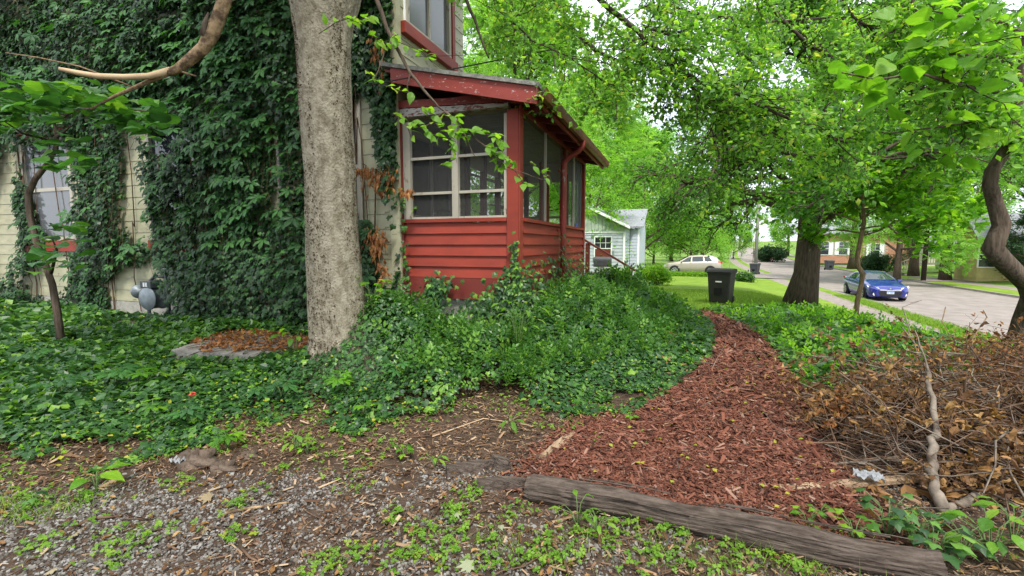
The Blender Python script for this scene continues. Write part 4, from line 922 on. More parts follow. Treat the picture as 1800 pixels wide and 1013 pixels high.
for s_ in (-1, 1):
    xe = apx + s_ * (nx1 - apx + .35); ze = zpk - (zpk - zev) * (abs(xe - apx) / (nx1 - apx))
    b = MB(); b.hexa([(apx, HY - .3, zpk), (xe, HY - .3, ze), (xe, HY + 9.2, ze), (apx, HY + 9.2, zpk), (apx, HY - .3, zpk + .12), (xe, HY - .3, ze + .12), (xe, HY + 9.2, ze + .12), (apx, HY + 9.2, zpk + .12)]); b.build('roof', M['shingle_grey'], nb)
    b = MB(); b.hexa([(apx, HY - .33, zpk - .06), (xe, HY - .33, ze - .06), (xe, HY - .303, ze - .06), (apx, HY - .303, zpk - .06), (apx, HY - .33, zpk + .1), (xe, HY - .33, ze + .1), (xe, HY - .303, ze + .1), (apx, HY - .303, zpk + .1)]); b.build('barge_board', M['white_trim'], nb)
b = MB(); b.box((nx1 - .06, HY - .05, zg), (nx1 + .05, HY + .06, zgs)); b.build('corner_board', M['white_trim'], nb)
cw = onY(1060, 437, HY); win(nb, (cw[0], HY, cw[2]), (1, 0, 0), (0, -1, 0), .95, 1.35, 'pane_dark', 3)
b = MB(); b.box((cw[0] - .45, HY - .045, cw[2] - .66), (cw[0] + .45, HY - .038, cw[2] - .04)); b.build('window_blind', M['rail_brown'], nb)
wx1 = float(onY(1124, 400, HY + 3)[0])         # side wing
b = MB(); b.box((nx1 + .035, HY + 3, zg), (wx1, HY + 9, zev - .1)); b.build('wing_wall', M['white_siding'], nb)
boards(nb, 'siding_board', (nx1 + .06, HY + 2.97, 0), (1, 0, 0), wx1 - nx1 - .08, zg + .3, zev - .15, .20, (0, -1, 0), M['white_siding'])
zr_ = float(onY(1100, 371, HY + 6)[2])
b = MB(); b.hexa([(apx, HY + 2.7, zev - .08), (wx1 + .3, HY + 2.7, zev - .08), (wx1 + .3, HY + 6, zr_), (apx, HY + 6, zr_), (apx, HY + 2.7, zev + .03), (wx1 + .3, HY + 2.7, zev + .03), (wx1 + .3, HY + 6, zr_ + .11), (apx, HY + 6, zr_ + .11)]); b.build('roof', M['shingle_grey'], nb)
b = MB(); b.prism([(wx1 - .0, HY + 3.0, zev - .1), (wx1 - .0, HY + 6, zr_ - .02), (wx1 - .0, HY + 9, zev - .1)], (-.1, 0, 0)); b.build('gable_wall', M['white_siding'], nb)
b = MB(); b.box((wx1 - .09, HY + 2.94, zg), (wx1 + .02, HY + 3.05, zev - .1)); b.build('corner_board', M['white_trim'], nb)
# brick ranch across the street
def brickwall(parent, x0, x1, y, z0, z1, holes=()):
    cache = {}
    b = MB(); b.box((x0, y + .02, z0), (x1, y + .3, z1)); b.build('wall', M['mortar'], parent)
    r = np.random.RandomState(5); bl, bh = .62, .20; row = 0; z = z0; bb = MB()
    while z < z1 - .05:
        x = x0 + (-(row % 2) * bl / 2)
        while x < x1:
            a, c = max(x, x0), min(x + bl - .03, x1)
            if c > a + .05 and not any(h0 - .1 < c and a < h1 + .1 and g0 < z + bh and z < g1 for h0, h1, g0, g1 in holes): bb.box((a, y - .01 + r.uniform(0, .012), z + .012), (c, y + .03, min(z + bh - .012, z1)))
            x += bl
        z += bh; row += 1
    bb.build('brick', M['brick'], parent, kind='stuff')
RY = 75.0
def xx(px, Y=RY): return float(onY(px, 440, Y)[0])
zr0 = float(gz(30, RY)) + .1
rn = root('brick_bungalow', (xx(1500), RY + 4, zr0), 'low brick bungalow with white shutters across the street, behind the trees', 'house')
za = float(onY(1460, 412, RY)[2])
ws = [(xx(1449), onY(1449, 437, RY)[2]), (xx(1482), onY(1482, 437, RY)[2]), (xx(1538), onY(1538, 440, RY)[2])]
brickwall(rn, xx(1402), xx(1600), RY, zr0 - .2, za, [(x - .9, x + .9, z - .95, z + .95) for x, z in ws])
for x, z in ws: win(rn, (x, RY, z), (1, 0, 0), (0, -1, 0), 1.0, 1.7, 'pane_dark', 2, shutter='white_trim')
b = MB(); x0, x1 = xx(1402) - .5, xx(1600) + .5
b.hexa([(x0, RY - .5, za - .02), (x1, RY - .5, za - .02), (x1, RY + 4.5, za + 1.6), (x0, RY + 4.5, za + 1.6), (x0, RY - .5, za + .12), (x1, RY - .5, za + .12), (x1, RY + 4.5, za + 1.75), (x0, RY + 4.5, za + 1.75)]); b.build('roof', M['shingle_grey'], rn)
# tan house with porch stairs, yellow house
def plain_house(nm, label, pxa, pxb, Y, pyt, siding, wins, depth=7, roof='shingle_grey', course_h=.2):
    xa, xb = xx(pxa, Y), xx(pxb, Y); z0 = float(gz((xa + xb) / 2, Y)) - .1; zt = float(onY((pxa + pxb) / 2, pyt, Y)[2])
    r_ = root(nm, ((xa + xb) / 2, Y, z0), label, 'house')
    b = MB(); b.box((xa, Y + .03, z0), (xb, Y + depth, zt)); b.build('wall_core', siding, r_)
    boards(r_, 'siding_board', (xa, Y, 0), (1, 0, 0), xb - xa, z0 + .3, zt, course_h, (0, -1, 0), siding)
    boards(r_, 'siding_board', (xa, Y + depth, 0), (0, -1, 0), depth, z0 + .3, zt, course_h, (-1, 0, 0), siding)
    b = MB(); b.hexa([(xa - .4, Y - .5, zt), (xb + .4, Y - .5, zt), (xb + .4, Y + depth / 2, zt + 1.8), (xa - .4, Y + depth / 2, zt + 1.8), (xa - .4, Y - .5, zt + .15), (xb + .4, Y - .5, zt + .15), (xb + .4, Y + depth / 2, zt + 1.95), (xa - .4, Y + depth / 2, zt + 1.95)]); b.build('roof', M[roof], r_)
    b = MB(); b.hexa([(xa - .4, Y + depth / 2, zt + 1.8), (xb + .4, Y + depth / 2, zt + 1.8), (xb + .4, Y + depth + .5, zt), (xa - .4, Y + depth + .5, zt), (xa - .4, Y + depth / 2, zt + 1.95), (xb + .4, Y + depth / 2, zt + 1.95), (xb + .4, Y + depth + .5, zt + .15), (xa - .4, Y + depth + .5, zt + .15)]); b.build('roof', M[roof], r_)
    b = MB(); b.prism([(xa + .01, Y + .04, zt), (xa + .01, Y + depth / 2, zt + 1.79), (xa + .01, Y + depth, zt)], (.1, 0, 0)); b.build('gable_wall', siding, r_)
    for (wpx, wpy, wd, ht, pn) in wins:
        q = onY(wpx, wpy, Y); win(r_, (q[0], Y, q[2]), (1, 0, 0), (0, -1, 0), wd, ht, pn, 0)
    return r_, z0, zt
plain_house('tan_house', 'tan sided house with dark windows behind the street pole, right of the hedge', 1630, 1690, 68, 430, M['tan_siding'], [(1645, 444, 2.2, 1.2, 'pane_dark'), (1672, 444, 2.2, 1.2, 'pane_dark')], depth=3)
plain_house('yellow_house', 'yellow sided house at the right edge across the street', 1721, 1850, 44, 420, M['yellow_siding'], [(1736, 448, 1.0, 1.8, 'pane_dark'), (1788, 448, 1.0, 1.8, 'pane_dark')], depth=3)
plain_house('white_house', 'white sided house with grey roof far behind the silver car', 1668, 1740, 86, 420, M['white_siding'], [(1706, 438, 1.2, 1.2, 'pane_dark')])
# deck stairs with rails in front of the tan house
q0 = on_ground(1585, 44); dk = root('deck_stairs', q0, 'weathered wooden deck with stair rail behind the round hedge across the street', 'stairs')
for k_ in range(6):
    b = MB(); b.box(q0 + (-.2 + k_ * .32, 0, .1 + k_ * .16), q0 + (.2 + k_ * .32, 1.2, .15 + k_ * .16)); b.build('tread', M['stair_wood'], dk)
b = MB(); b.box(q0 + (1.9, -.2, .98), q0 + (4.2, 2, 1.06)); b.build('deck', M['stair_wood'], dk)
for (s0, e0) in (((-.3, 0, 1.0), (1.9, 0, 2.0)), ((1.9, -.15, 2.0), (4.2, -.15, 2.0))):
    b = MB(); b.beam(q0 + s0, q0 + e0, .09, .09, (0, 1, 0)); b.build('rail', M['stair_wood'], dk)
for k_ in range(24):
    x = -.3 + k_ * .195; zt = 1.0 + (x + .3) * .4545 if x < 1.9 else 2.0; zb = max(.1, zt - .95)
    b = MB(); b.box(q0 + (x, -.03 if x < 1.9 else -.18, zb), q0 + (x + .05, .02 if x < 1.9 else -.13, zt)); b.build('baluster', M['stair_wood'], dk)
pl = on_ground(1570, 42.5); pb = root('planter_frame', pl, 'low wooden raised bed frame at the foot of the deck stairs', 'planter')
for a, c in (((-1, 0, .1), (1, 0, .1)), ((-1, .9, .1), (1, .9, .1)), ((-1, 0, .1), (-1, .9, .1)), ((1, 0, .1), (1, .9, .1))):
    b = MB(); b.beam(pl + a, pl + c, .06, .3); b.build('board', M['stair_wood'], pb)
# ================================================================== TREES
UPV = np.array([0, 0, 1.0])
def crown_leaves(name, tips, n_, jit, size, mat_, rng, parent, tpl=DI, up=.7, sd=.25):
    p, d = along(rng, tips, n_, jit); nrm = rng.normal(size=(n_, 3)) * .55 + UPV * up
    return scatter(name, tpl, p, nrm, d * .6 + rng.normal(size=(n_, 3)) * .7 + (0, 0, -.15), size * np.exp(rng.normal(size=n_) * sd), mat_, rng, parent)
def tree(name, label, base, h, r, h0, nleaf, ls, leafM, barkM, tr, seed, nlimb=14, rise=.35, up=.05, tpl=DI, jit=.25, group=None, kids=(4, 6), maxl=2, kind_env='round', lean=(0, 0), cat='tree', ang=.75, ratio=.55, trunk_sides=12, flare=1.25):
    rng = np.random.RandomState(seed); base = np.array(base, float); rt = root(name, base, label, cat, group)
    n_ = 9; T = np.array([base + (lean[0] * (i / (n_ - 1)) + rng.normal() * tr * .25 * (i > 0), lean[1] * (i / (n_ - 1)) + rng.normal() * tr * .25 * (i > 0), h * .88 * i / (n_ - 1) - .15) for i in range(n_)])
    R = tr * np.linspace(1, .22, n_); R[0] *= flare
    w1 = lambda i, an: 1 + .05 * np.sin(an * 5 + i) + .03 * np.sin(an * 9 - i * 2)
    V, F = tube(T, R, trunk_sides, True, w1); b = MB(); b.add(V, F); tips = []; out = []
    for k in range(nlimb):
        f = (k + rng.rand() * .6) / nlimb; z = h0 + (h * .86 - h0) * f; t = np.clip(z / (h * .88) * (n_ - 1), 0, n_ - 1.001); i = int(t); q = T[i] * (1 - (t - i)) + T[i + 1] * (t - i)
        env = {'round': math.sin(PI * (.22 + .70 * f)), 'low': (1 - f * .62), 'cone': (1 - f) * .95 + .08, 'vase': .45 + .55 * f}[kind_env]
        a = k * 2.399 + rng.normal() * .3; el = rise + (.9 * f if kind_env != 'cone' else .1) + rng.normal() * .08
        d = (math.cos(a) * math.cos(el), math.sin(a) * math.cos(el), math.sin(el))
        grow(rng, q, d, r * env * .72, R[i] * .42 + .01, 0, maxl, out, tips, up, .16, kids, ratio, ang, .25)
    b.build('trunk', M[barkM], rt, smooth=True)
    tubes('limb', out, M[barkM], rt, 'stuff')
    crown_leaves('crown', tips, nleaf, jit, ls, M[leafM], rng, rt, tpl)
    return rt
def tree_copy(src, pos, rz, s, label, sz=None):
    r_ = src.copy(); sc.collection.objects.link(r_); r_.location = tuple(map(float, pos)); r_.rotation_euler = (0, 0, rz); r_.scale = (s, s, sz or s); r_['label'] = label
    for ch in list(src.children):
        c = ch.copy(); sc.collection.objects.link(c); c.parent = r_
    return r_
G1 = 'background trees beyond the porch'; G2 = 'trees across the street'
# oak on the lawn side, sapling, background
oak = tree('oak_tree', 'big dark-trunked tree with drooping lower branches between path end and street', on_ground(1410, 15), 11.5, 6.6, 2.7, 80000, .115, 'leaf_oak', 'bark_brown', .40, 21, 34, .30, -.055, DI, .22, kids=(5, 7), maxl=2, kind_env='low', trunk_sides=22, flare=1.35, lean=(.35, .1))
mp = tree('maple_sapling', 'slender young maple with bright leaves in front of the blue car', on_ground(1508, 12.5), 5.3, 3.0, 2.6, 9500, .15, 'leaf_maple', 'bark_tan', .055, 22, 22, .22, .02, MAPLE, .14, kids=(3, 5), maxl=1, kind_env='low', lean=(.05, .1))
for ch in list(mp.children):
    if ch.name.startswith('trunk'): bpy.data.objects.remove(ch)
Q_ = [on_ground(1503, 12.5) - np.array([0, 0, .2])] + [at(*p, 12.5) for p in ((1504, 560), (1507, 530), (1514, 500), (1517, 482), (1508, 468), (1507, 450), (1513, 420), (1519, 392), (1517, 360), (1512, 320), (1508, 270), (1508, 200))]
b = MB(); b.tube(Q_, np.array([.075, .07, .062, .058, .066, .06, .055, .052, .05, .044, .036, .026, .012]), 12); b.build('trunk', M['bark_tan'], mp, smooth=True)
lo1 = tree('locust_tree', 'tall airy bright green tree just behind the porch roof', on_ground(905, 19), 13, 5.0, 2.5, 9000, .34, 'leaf_locust', 'bark_brown', .2, 23, 22, .45, .03, SPRIG, .3, group=G1)
lo2 = tree('locust_tree', 'feathery light green tree rising behind the white bungalow roof', on_ground(1035, 44), 19, 8.0, 3, 9000, .62, 'leaf_locust', 'bark_brown', .3, 24, 24, .45, .02, SPRIG, .5, group=G1)
fa1 = tree('broadleaf_tree', 'broad green tree filling the gap left of the dark oak crown', on_ground(1130, 50), 15, 7.5, 2, 20000, .24, 'leaf_far', 'bark_brown', .3, 25, 22, .35, .02, DI, .35, group=G1)
bu1 = tree('small_tree', 'low rounded bright tree leaning over the champagne car', on_ground(1215, 50), 5.2, 5.2, .9, 15000, .17, 'leaf_locust', 'bark_brown', .14, 26, 20, .25, .0, DI, .22, group=G1, kind_env='low')
tree_copy(fa1, on_ground(850, 26), 2.6, .8, 'dense tree close behind the upper house window')
tree_copy(lo2, on_ground(1110, 62), .7, 1.0, 'tall pale tree farthest behind the bungalow')
tree_copy(fa1, on_ground(1010, 30), 4.0, .62, 'mid-height tree directly behind the porch gutter')
tree_copy(fa1, on_ground(1235, 90), .4, 1.15, 'distant tree left of where the street vanishes')
tree_copy(fa1, on_ground(1385, 105), 2.2, 1.1, 'distant tree right of where the street vanishes')
tree_copy(fa1, on_ground(1300, 190), 1.2, 1.6, 'far tree closing the end of the street')
tree_copy(fa1, on_ground(1180, 75), 3.3, 1.0, 'distant tree behind the low bright tree and champagne car')
st1 = tree('street_tree', 'street tree left of the hedge with a forked dark trunk', on_ground(1500, 54), 14, 7.5, 4.2, 20000, .2, 'leaf_far', 'bark_brown', .42, 27, 20, .45, .02, DI, .35, group=G2)
tree_copy(st1, on_ground(1610, 41.5), 1.1, .9, 'street tree with stout trunk just left of the dark street pole')
tree_copy(st1, on_ground(1667, 36.5), 2.3, .85, 'leaning street tree between the street pole and the silver car')
tree_copy(st1, on_ground(1430, 72), 3.0, 1.1, 'tree behind the brick bungalow, seen left of its roof')
tree_copy(st1, on_ground(1560, 70), 4.1, 1.15, 'tall tree behind the brick bungalow, right part')
tree_copy(st1, on_ground(1720, 62), 5.0, 1.2, 'tall tree behind the silver car')
con = tree('conifer_tree', 'dark conifer beside the yellow house at the right edge', on_ground(1835, 31), 11, 3.0, 1.2, 20000, .17, 'leaf_dark', 'bark_brown', .2, 28, 46, -.05, -.02, DIN, .16, group=G2, kind_env='cone', maxl=1)
tree_copy(st1, on_ground(1820, 40), 2.0, 1.1, 'tall tree above the yellow house at the right edge')
tree_copy(lo2, on_ground(1580, 34), 2.7, .75, 'light green feathery tree across the street above the blue car')
tree_copy(fa1, on_ground(1480, 90), 2.7, 1.35, 'large distant tree behind the brick bungalow chimney side')
tree_copy(bu1, on_ground(1290, 88), 1.0, 1.1, 'rounded tree on the far left kerb where the street narrows')
tree_copy(bu1, on_ground(1150, 62), 2.4, 1.2, 'rounded tree behind the bungalow wing and green shrub')
tree_copy(bu1, on_ground(1225, 74), 4.0, 1.3, 'wide low tree filling the gap behind the champagne car')
tree_copy(con, on_ground(1640, 60), 1.5, 1.3, 'dark conifer standing behind the tan house')
# shrubs
def shrub(name, label, base, h, r, nleaf, ls, leafM, seed, tpl=DI, cat='shrub', group=None):
    rng = np.random.RandomState(seed); base = np.array(base, float); rt = root(name, base, label, cat, group); out = []; tips = []
    for k in range(16):
        a = rng.rand() * 6.28; el = rng.uniform(.5, 1.4); grow(rng, base + (math.cos(a) * r * .15, math.sin(a) * r * .15, -.05), (math.cos(a) * math.cos(el), math.sin(a) * math.cos(el), math.sin(el)), min(h, r * 1.2) * .62, .02 + .01 * r, 0, 1, out, tips, .06, .2, (5, 7), .6, .8, .2)
    tubes('stem', out, M['bark_twig'], rt, 'stuff'); crown_leaves('foliage', tips, nleaf, .07 + .05 * r, ls, M[leafM], rng, rt, tpl)
    return rt
shrub('green_shrub', 'bright green loose shrub at the corner of the white bungalow', on_ground(1146, 24), 1.75, 1.15, 5200, .095, 'leaf_bright', 31)
shrub('low_shrub', 'low blue-green leafy clump at the lawn edge right of the large black bin', on_ground(1312, 33), .75, 1.3, 2600, .13, 'leaf_ivy', 32)
shrub('round_hedge', 'dark rounded hedge in front of the deck stairs across the street', on_ground(1551, 45), 2.6, 2.4, 9000, .14, 'leaf_dark', 33)
shrub('hedge_shrub', 'far shrub on the bank right of the utility pole', on_ground(1358, 78), 3.2, 4.5, 6000, .3, 'leaf_dark', 34)
rng = np.random.RandomState(36)
gb = on_ground(1085, 15); og = root('ornamental_grass', gb, 'tall fountain grass clump beside the mailbox beyond the handrail', 'grass clump')
k = 1400; an = rng.rand(k) * 6.28; sp_ = rng.rand(k) * .75
scatter('blades', (np.array([(-.018, 0, 0), (.018, 0, 0), (.012, .5, .0), (-.012, .5, .0), (0, 1, -.25)]), np.array([(0, 1, 2), (0, 2, 3), (3, 2, 4)])), gb + np.stack([np.cos(an) * sp_ * .3, np.sin(an) * sp_ * .3, np.zeros(k)], 1), np.stack([np.cos(an), np.sin(an), np.full(k, .3)], 1), np.stack([np.cos(an) * sp_ * .8, np.sin(an) * sp_ * .8, np.ones(k)], 1), rng.uniform(.8, 1.35, k), M['grass'], rng, og)

# ---- the big grey tree in front, its limbs reaching over the yard
DT = 5.0
prof = [(640, 606, 134), (615, 602, 114), (590, 599, 103), (500, 591, 92), (400, 584, 85), (300, 580, 84), (200, 572, 84), (100, 568, 84), (50, 567, 92), (0, 568, 112), (-60, 570, 128)]
T = [at(cx, y, DT) for y, cx, w_ in prof]; R = [w_ / 2 / FPX * DT for y, cx, w_ in prof]
T = [T[0] - (0, 0, .35)] + T; R = [R[0] * 1.15] + R
big = root('grey_tree', (T[0][0], T[0][1], .1), 'large tree with pale grey warty trunk in front of the ivy wall', 'tree')
Ti = []; Ri = []
for i in range(len(T) - 1):
    for f in np.linspace(0, 1, 5)[:-1]: Ti.append(T[i] * (1 - f) + T[i + 1] * f); Ri.append(R[i] * (1 - f) + R[i + 1] * f)
Ti.append(T[-1]); Ri.append(R[-1]); Ri = np.array(Ri); Ri[1:-1] = (Ri[:-2] + Ri[1:-1] * 2 + Ri[2:]) / 4
def tw(i, an): return 1 + .035 * np.sin(an * 3 + i * .11) + .02 * np.sin(an * 7 + 1.3 * math.sin(i * .3)) + .012 * np.sin(an * 13 - i * .45) + .01 * np.sin(i * 1.7 + an * 4)
b = MB(); V, F = tube(Ti, Ri, 40, True, tw); b.add(V, F); b.build('trunk', M['bark_grey'], big, smooth=True)
for a_ in (-.2, 1.0, 2.2, 3.3, 4.3, 5.4):
    o_ = np.array([math.cos(a_), math.sin(a_), 0]); c0 = Ti[4] + o_ * .16; c1 = np.array([c0[0], c0[1], 0]) + o_ * .30; c1[2] = float(nearz(c1[0], c1[1])) + .07
    b = MB(); b.tube([np.array([c0[0], c0[1], c0[2] + .32]), c0 + o_ * .10 - (0, 0, .05), c1, c1 + o_ * .25 - (0, 0, .12)], [.06, .13, .09, .03], 12); b.build('root', M['bark_grey'], big, smooth=True)
rng = np.random.RandomState(40); k = 14000
idx = rng.randint(0, len(Ti) - 1, k); an = rng.uniform(0, 2 * PI, k); fr_ = rng.rand(k)[:, None]
C0 = np.array(Ti)[idx] * (1 - fr_) + np.array(Ti)[idx + 1] * fr_; nr = np.stack([np.cos(an), np.sin(an), np.zeros(k)], 1)
keep = fbm(an * 1.3, C0[:, 2] * 3, 1.6, 8) > -.5; C0, nr, idx = C0[keep], nr[keep], idx[keep]; k = len(C0)
scatter('bark_wart', STONE, C0 + nr * Ri[idx][:, None] * .995, nr, UPV + rng.normal(size=(k, 3)) * .3, rng.uniform(.004, .012, k) * np.where(rng.rand(k) < .08, 1.8, 1), M['bark_warts'], rng, big, aspect=np.stack([np.ones(k) * .8, rng.uniform(.8, 2, k), np.ones(k) * .8], 1))
TOP = Ti[-1]; limbs = []; tips = []; out = []
for (d, L, r_) in (((-.75, -.1, 1.0), 4.2, .17), ((.55, .25, 1.1), 4.4, .18), ((-.1, .6, 1.3), 4.2, .15), ((.2, -.7, 1.0), 3.8, .13), ((-.9, .5, .6), 3.8, .12)):
    grow(rng, TOP, d, L, r_, 0, 2, out, tips, .04, .13, (5, 7), .58, .8, .35)
tubes('limb', out, M['bark_tan'], big, 'stuff')
tt = [t for t in tips if t[:, 2].min() > 5.2]
crown_leaves('crown', tt, 15000, .22, .13, M['leaf_over'], rng, big, DIW)
# long limbs sweeping down into view (px, py, distance)
def limb_path(pts): return [at(*p) for p in pts]
LB = [
 ([(960, -60, 7.2), (978, 5, 7.0), (1010, 55, 6.9), (1050, 92, 6.8), (1085, 107, 6.7), (1105, 99, 6.6), (1150, 121, 6.4), (1185, 126, 6.3), (1225, 160, 6.2)], .030, 'c'),
 ([(1010, -60, 6.4), (1055, 0, 6.2), (1105, 42, 6.0), (1150, 82, 5.9), (1195, 124, 5.8), (1245, 152, 5.7), (1300, 166, 5.6), (1350, 192, 5.5), (1410, 218, 5.4), (1490, 252, 5.3)], .028, 'c'),
 ([(1130, 45, 6.0), (1170, 60, 5.9), (1232, 72, 5.8), (1262, 130, 5.7), (1300, 158, 5.6)], .014, 'c'),
 ([(1300, -60, 6.8), (1345, 0, 6.7), (1372, 32, 6.6), (1425, 82, 6.5), (1482, 112, 6.4), (1560, 135, 6.3), (1640, 180, 6.2)], .024, 'c'),
 ([(1590, -50, 5.6), (1604, 10, 5.5), (1622, 45, 5.5), (1636, 92, 5.4), (1662, 130, 5.4), (1700, 150, 5.3)], .020, 'c'),
 ([(870, -50, 6.5), (890, 30, 6.4), (935, 72, 6.2), (1000, 100, 6.1), (1070, 150, 6.0)], .012, 'c'),
 ([(1195, 124, 5.8), (1240, 190, 5.8), (1280, 240, 5.8), (1300, 300, 5.8)], .011, 'c'),
 ([(1225, 160, 6.2), (1290, 210, 6.3), (1380, 240, 6.4), (1450, 300, 6.5)], .012, 'c'),
 ([(1090, -40, 7.5), (1200, 20, 7.6), (1330, 40, 7.8), (1470, 30, 8.0), (1560, 60, 8.2)], .022, 'c'),
 ([(1440, -60, 6), (1500, 30, 5.9), (1545, 60, 5.9), (1600, 75, 5.8)], .014, 'c'),
 ([(800, -50, 5.9), (820, 0, 5.8), (840, 52, 5.8), (859, 102, 5.75)], .020, 'n'),
 ([(640, -50, 4.6), (662, 0, 4.6), (692, 75, 4.6), (722, 130, 4.55), (757, 172, 4.5), (781, 196, 4.5)], .018, 'p'),
 ([(722, 130, 4.55), (716, 150, 4.5), (721, 172, 4.5)], .007, 'n'),
 ([(781, 196, 4.5), (806, 215, 4.45), (822, 250, 4.45), (835, 275, 4.4)], .009, 'p'),
 ([(818, 232, 4.45), (850, 255, 4.4), (880, 285, 4.35), (905, 300, 4.3), (960, 318, 4.3)], .006, 'p'),
 ([(781, 196, 4.5), (760, 215, 4.5), (740, 226, 4.45), (725, 214, 4.4)], .006, 'p'),
 ([(690, 60, 4.6), (670, 110, 4.5), (655, 150, 4.4)], .006, 'p'),
]
for i, (pts, r_, md) in enumerate(LB):
    P = np.array(limb_path(pts)); kk = len(P); b = MB()
    Pd = [P[0]]
    for j in range(kk - 1):
        for f in (.33, .66, 1): Pd.append(P[j] * (1 - f) + P[j + 1] * f + rng.normal(size=3) * .006 * (f < 1))
    if i in (0, 1, 3, 4, 5, 8, 9, 10, 11): Pd = [TOP + (0, 0, .6), TOP * .5 + P[0] * .5 + (0, 0, 1.3)] + Pd; rr = np.concatenate([[r_ * 2.2, r_ * 1.5], np.linspace(r_, r_ * .35, len(Pd) - 2)])
    else: rr = np.linspace(r_, r_ * .35, len(Pd))
    b.tube(Pd, rr * 1.35, 8); b.build('branch', M['bark_twig' if md != 'p' else 'bark_brown'], big, smooth=True)
# leafy twigs off those limbs
otw = []; otips = []
for i, (pts, r_, md) in enumerate(LB):
    if md != 'c': continue
    P = np.array(limb_path(pts)); L = np.linalg.norm(np.diff(P, axis=0), axis=1).sum()
    for q in range(int(L * 13)):
        t = rng.rand() * (len(P) - 1.001); j = int(t); p = P[j] * (1 - t + j) + P[j + 1] * (t - j); a = unit(P[j + 1] - P[j])
        d = unit(a * .8 + rng.normal(size=3) * .65 + (0, 0, -.12)); grow(rng, p, d, rng.uniform(.35, .95), .0085, 0, 1, otw, otips, -.05, .22, (4, 7), .5, .7, .2)
tubes('twig', otw, M['bark_twig'], big, 'stuff')
crown_leaves('foliage', otips, 24000, .07, .070, M['leaf_over'], rng, big, OV, up=.6)
# individually visible leaves on the near sprig over the porch
lm = leaf_mesh('leaf', OVF, M['leaf_bright'])
def leafy(path, n_, s, me, par, spread=.05, rng=rng, off=None, droop=-.3):
    P = np.array([at(*p) for p in path]); o0 = wloc(par)
    for q in range(n_):
        t = (q + rng.rand() * .7) / n_ * (len(P) - 1.001); j = int(t); p = P[j] * (1 - t + j) + P[j + 1] * (t - j); a = unit(P[j + 1] - P[j]); sd_ = unit(np.cross(a, UPV)) * (1 if q % 2 else -1)
        d = a * .5 + sd_ * .6 + rng.normal(size=3) * .25 + (0, 0, droop); o = link('leaf', me, par); orient(o, p + rng.normal(size=3) * spread * .3 - o0, UPV + rng.normal(size=3) * .45 - Fh * .35, d, s * rng.uniform(.7, 1.25))
SP = [([(781, 196, 4.5), (806, 215, 4.45), (822, 250, 4.45)], 12), ([(725, 214, 4.4), (752, 232, 4.4), (790, 250, 4.4), (800, 262, 4.4)], 20), ([(740, 190, 4.5), (770, 222, 4.45), (800, 235, 4.4), (812, 240, 4.4)], 22),
      ([(818, 232, 4.45), (840, 232, 4.4), (868, 240, 4.35), (886, 250, 4.3)], 18), ([(850, 255, 4.4), (880, 275, 4.35), (902, 290, 4.3)], 20), ([(862, 262, 4.4), (872, 285, 4.4), (885, 302, 4.4)], 12), ([(770, 292, 4.4), (800, 280, 4.4)], 6),
      ([(905, 300, 4.3), (918, 320, 4.3), (925, 330, 4.3)], 5), ([(930, 285, 4.3), (948, 302, 4.3), (966, 312, 4.3)], 6), ([(640, 120, 4.4), (675, 150, 4.4), (720, 165, 4.4)], 12), ([(690, 70, 4.6), (740, 90, 4.5), (760, 110, 4.5)], 12), ([(600, 30, 4.5), (630, 40, 4.5), (650, 20, 4.5)], 12),
      ([(560, 60, 4.3), (590, 40, 4.3), (620, 30, 4.3)], 6), ([(690, 200, 4.4), (712, 212, 4.4), (724, 245, 4.4)], 8), ([(940, 172, 4.9), (960, 160, 4.9)], 4), ([(645, 60, 4.5), (675, 75, 4.5), (700, 60, 4.5)], 10)]
for path, n_ in SP: leafy(path, n_, .105, lm, big)
lt = []
for path, n_ in SP: lt.append((np.array([at(*p) for p in path]), .0035, 4))
tubes('twig', lt, M['bark_twig'], big, 'stuff')

# ---- broken branch hanging in front of the ivy wall
DBB = 4.6
bb = root('broken_branch', (float(at(350, 120, DBB)[0]), float(at(350, 120, DBB)[1]), .1), 'broken pale branch with bare split end hanging in front of the ivy wall', 'branch')
def bt(nm, pts, rad, m_, par=bb):
    b = MB(); P = [at(*p) for p in pts]; b.tube(P, rad, 12); return b.build(nm, M[m_], par, smooth=True)
bt('bough', [(420, -60, DBB), (398, -10, DBB), (385, 30, DBB), (372, 60, DBB), (358, 84, DBB), (335, 104, DBB), (312, 122, DBB), (296, 128, DBB)], [.075, .062, .060, .066, .055, .050, .042, .034], 'bark_broken')
bt('splintered_limb', [(300, 124, DBB), (262, 134, DBB - .05), (220, 136, DBB - .1), (170, 134, DBB - .15), (135, 128, DBB - .2), (104, 121, DBB - .25)], [.034, .028, .028, .026, .024, .016], 'wood_bare')
bt('side_branch', [(300, 126, DBB), (270, 140, DBB), (235, 155, DBB), (200, 170, DBB), (160, 192, DBB)], [.03, .022, .018, .014, .01], 'bark_tan')
bt('side_branch', [(230, 152, DBB), (190, 136, DBB), (140, 117, DBB), (70, 102, DBB), (10, 93, DBB)], [.008, .008, .007, .007, .005], 'bark_tan')
bt('side_branch', [(310, 122, DBB), (330, 130, DBB), (345, 134, DBB)], [.012, .01, .006], 'bark_tan')
bt('knot', [(366, 66, DBB - .02), (356, 60, DBB - .05), (360, 42, DBB - .07), (366, 22, DBB - .05)], [.02, .032, .024, .006], 'bark_brown')

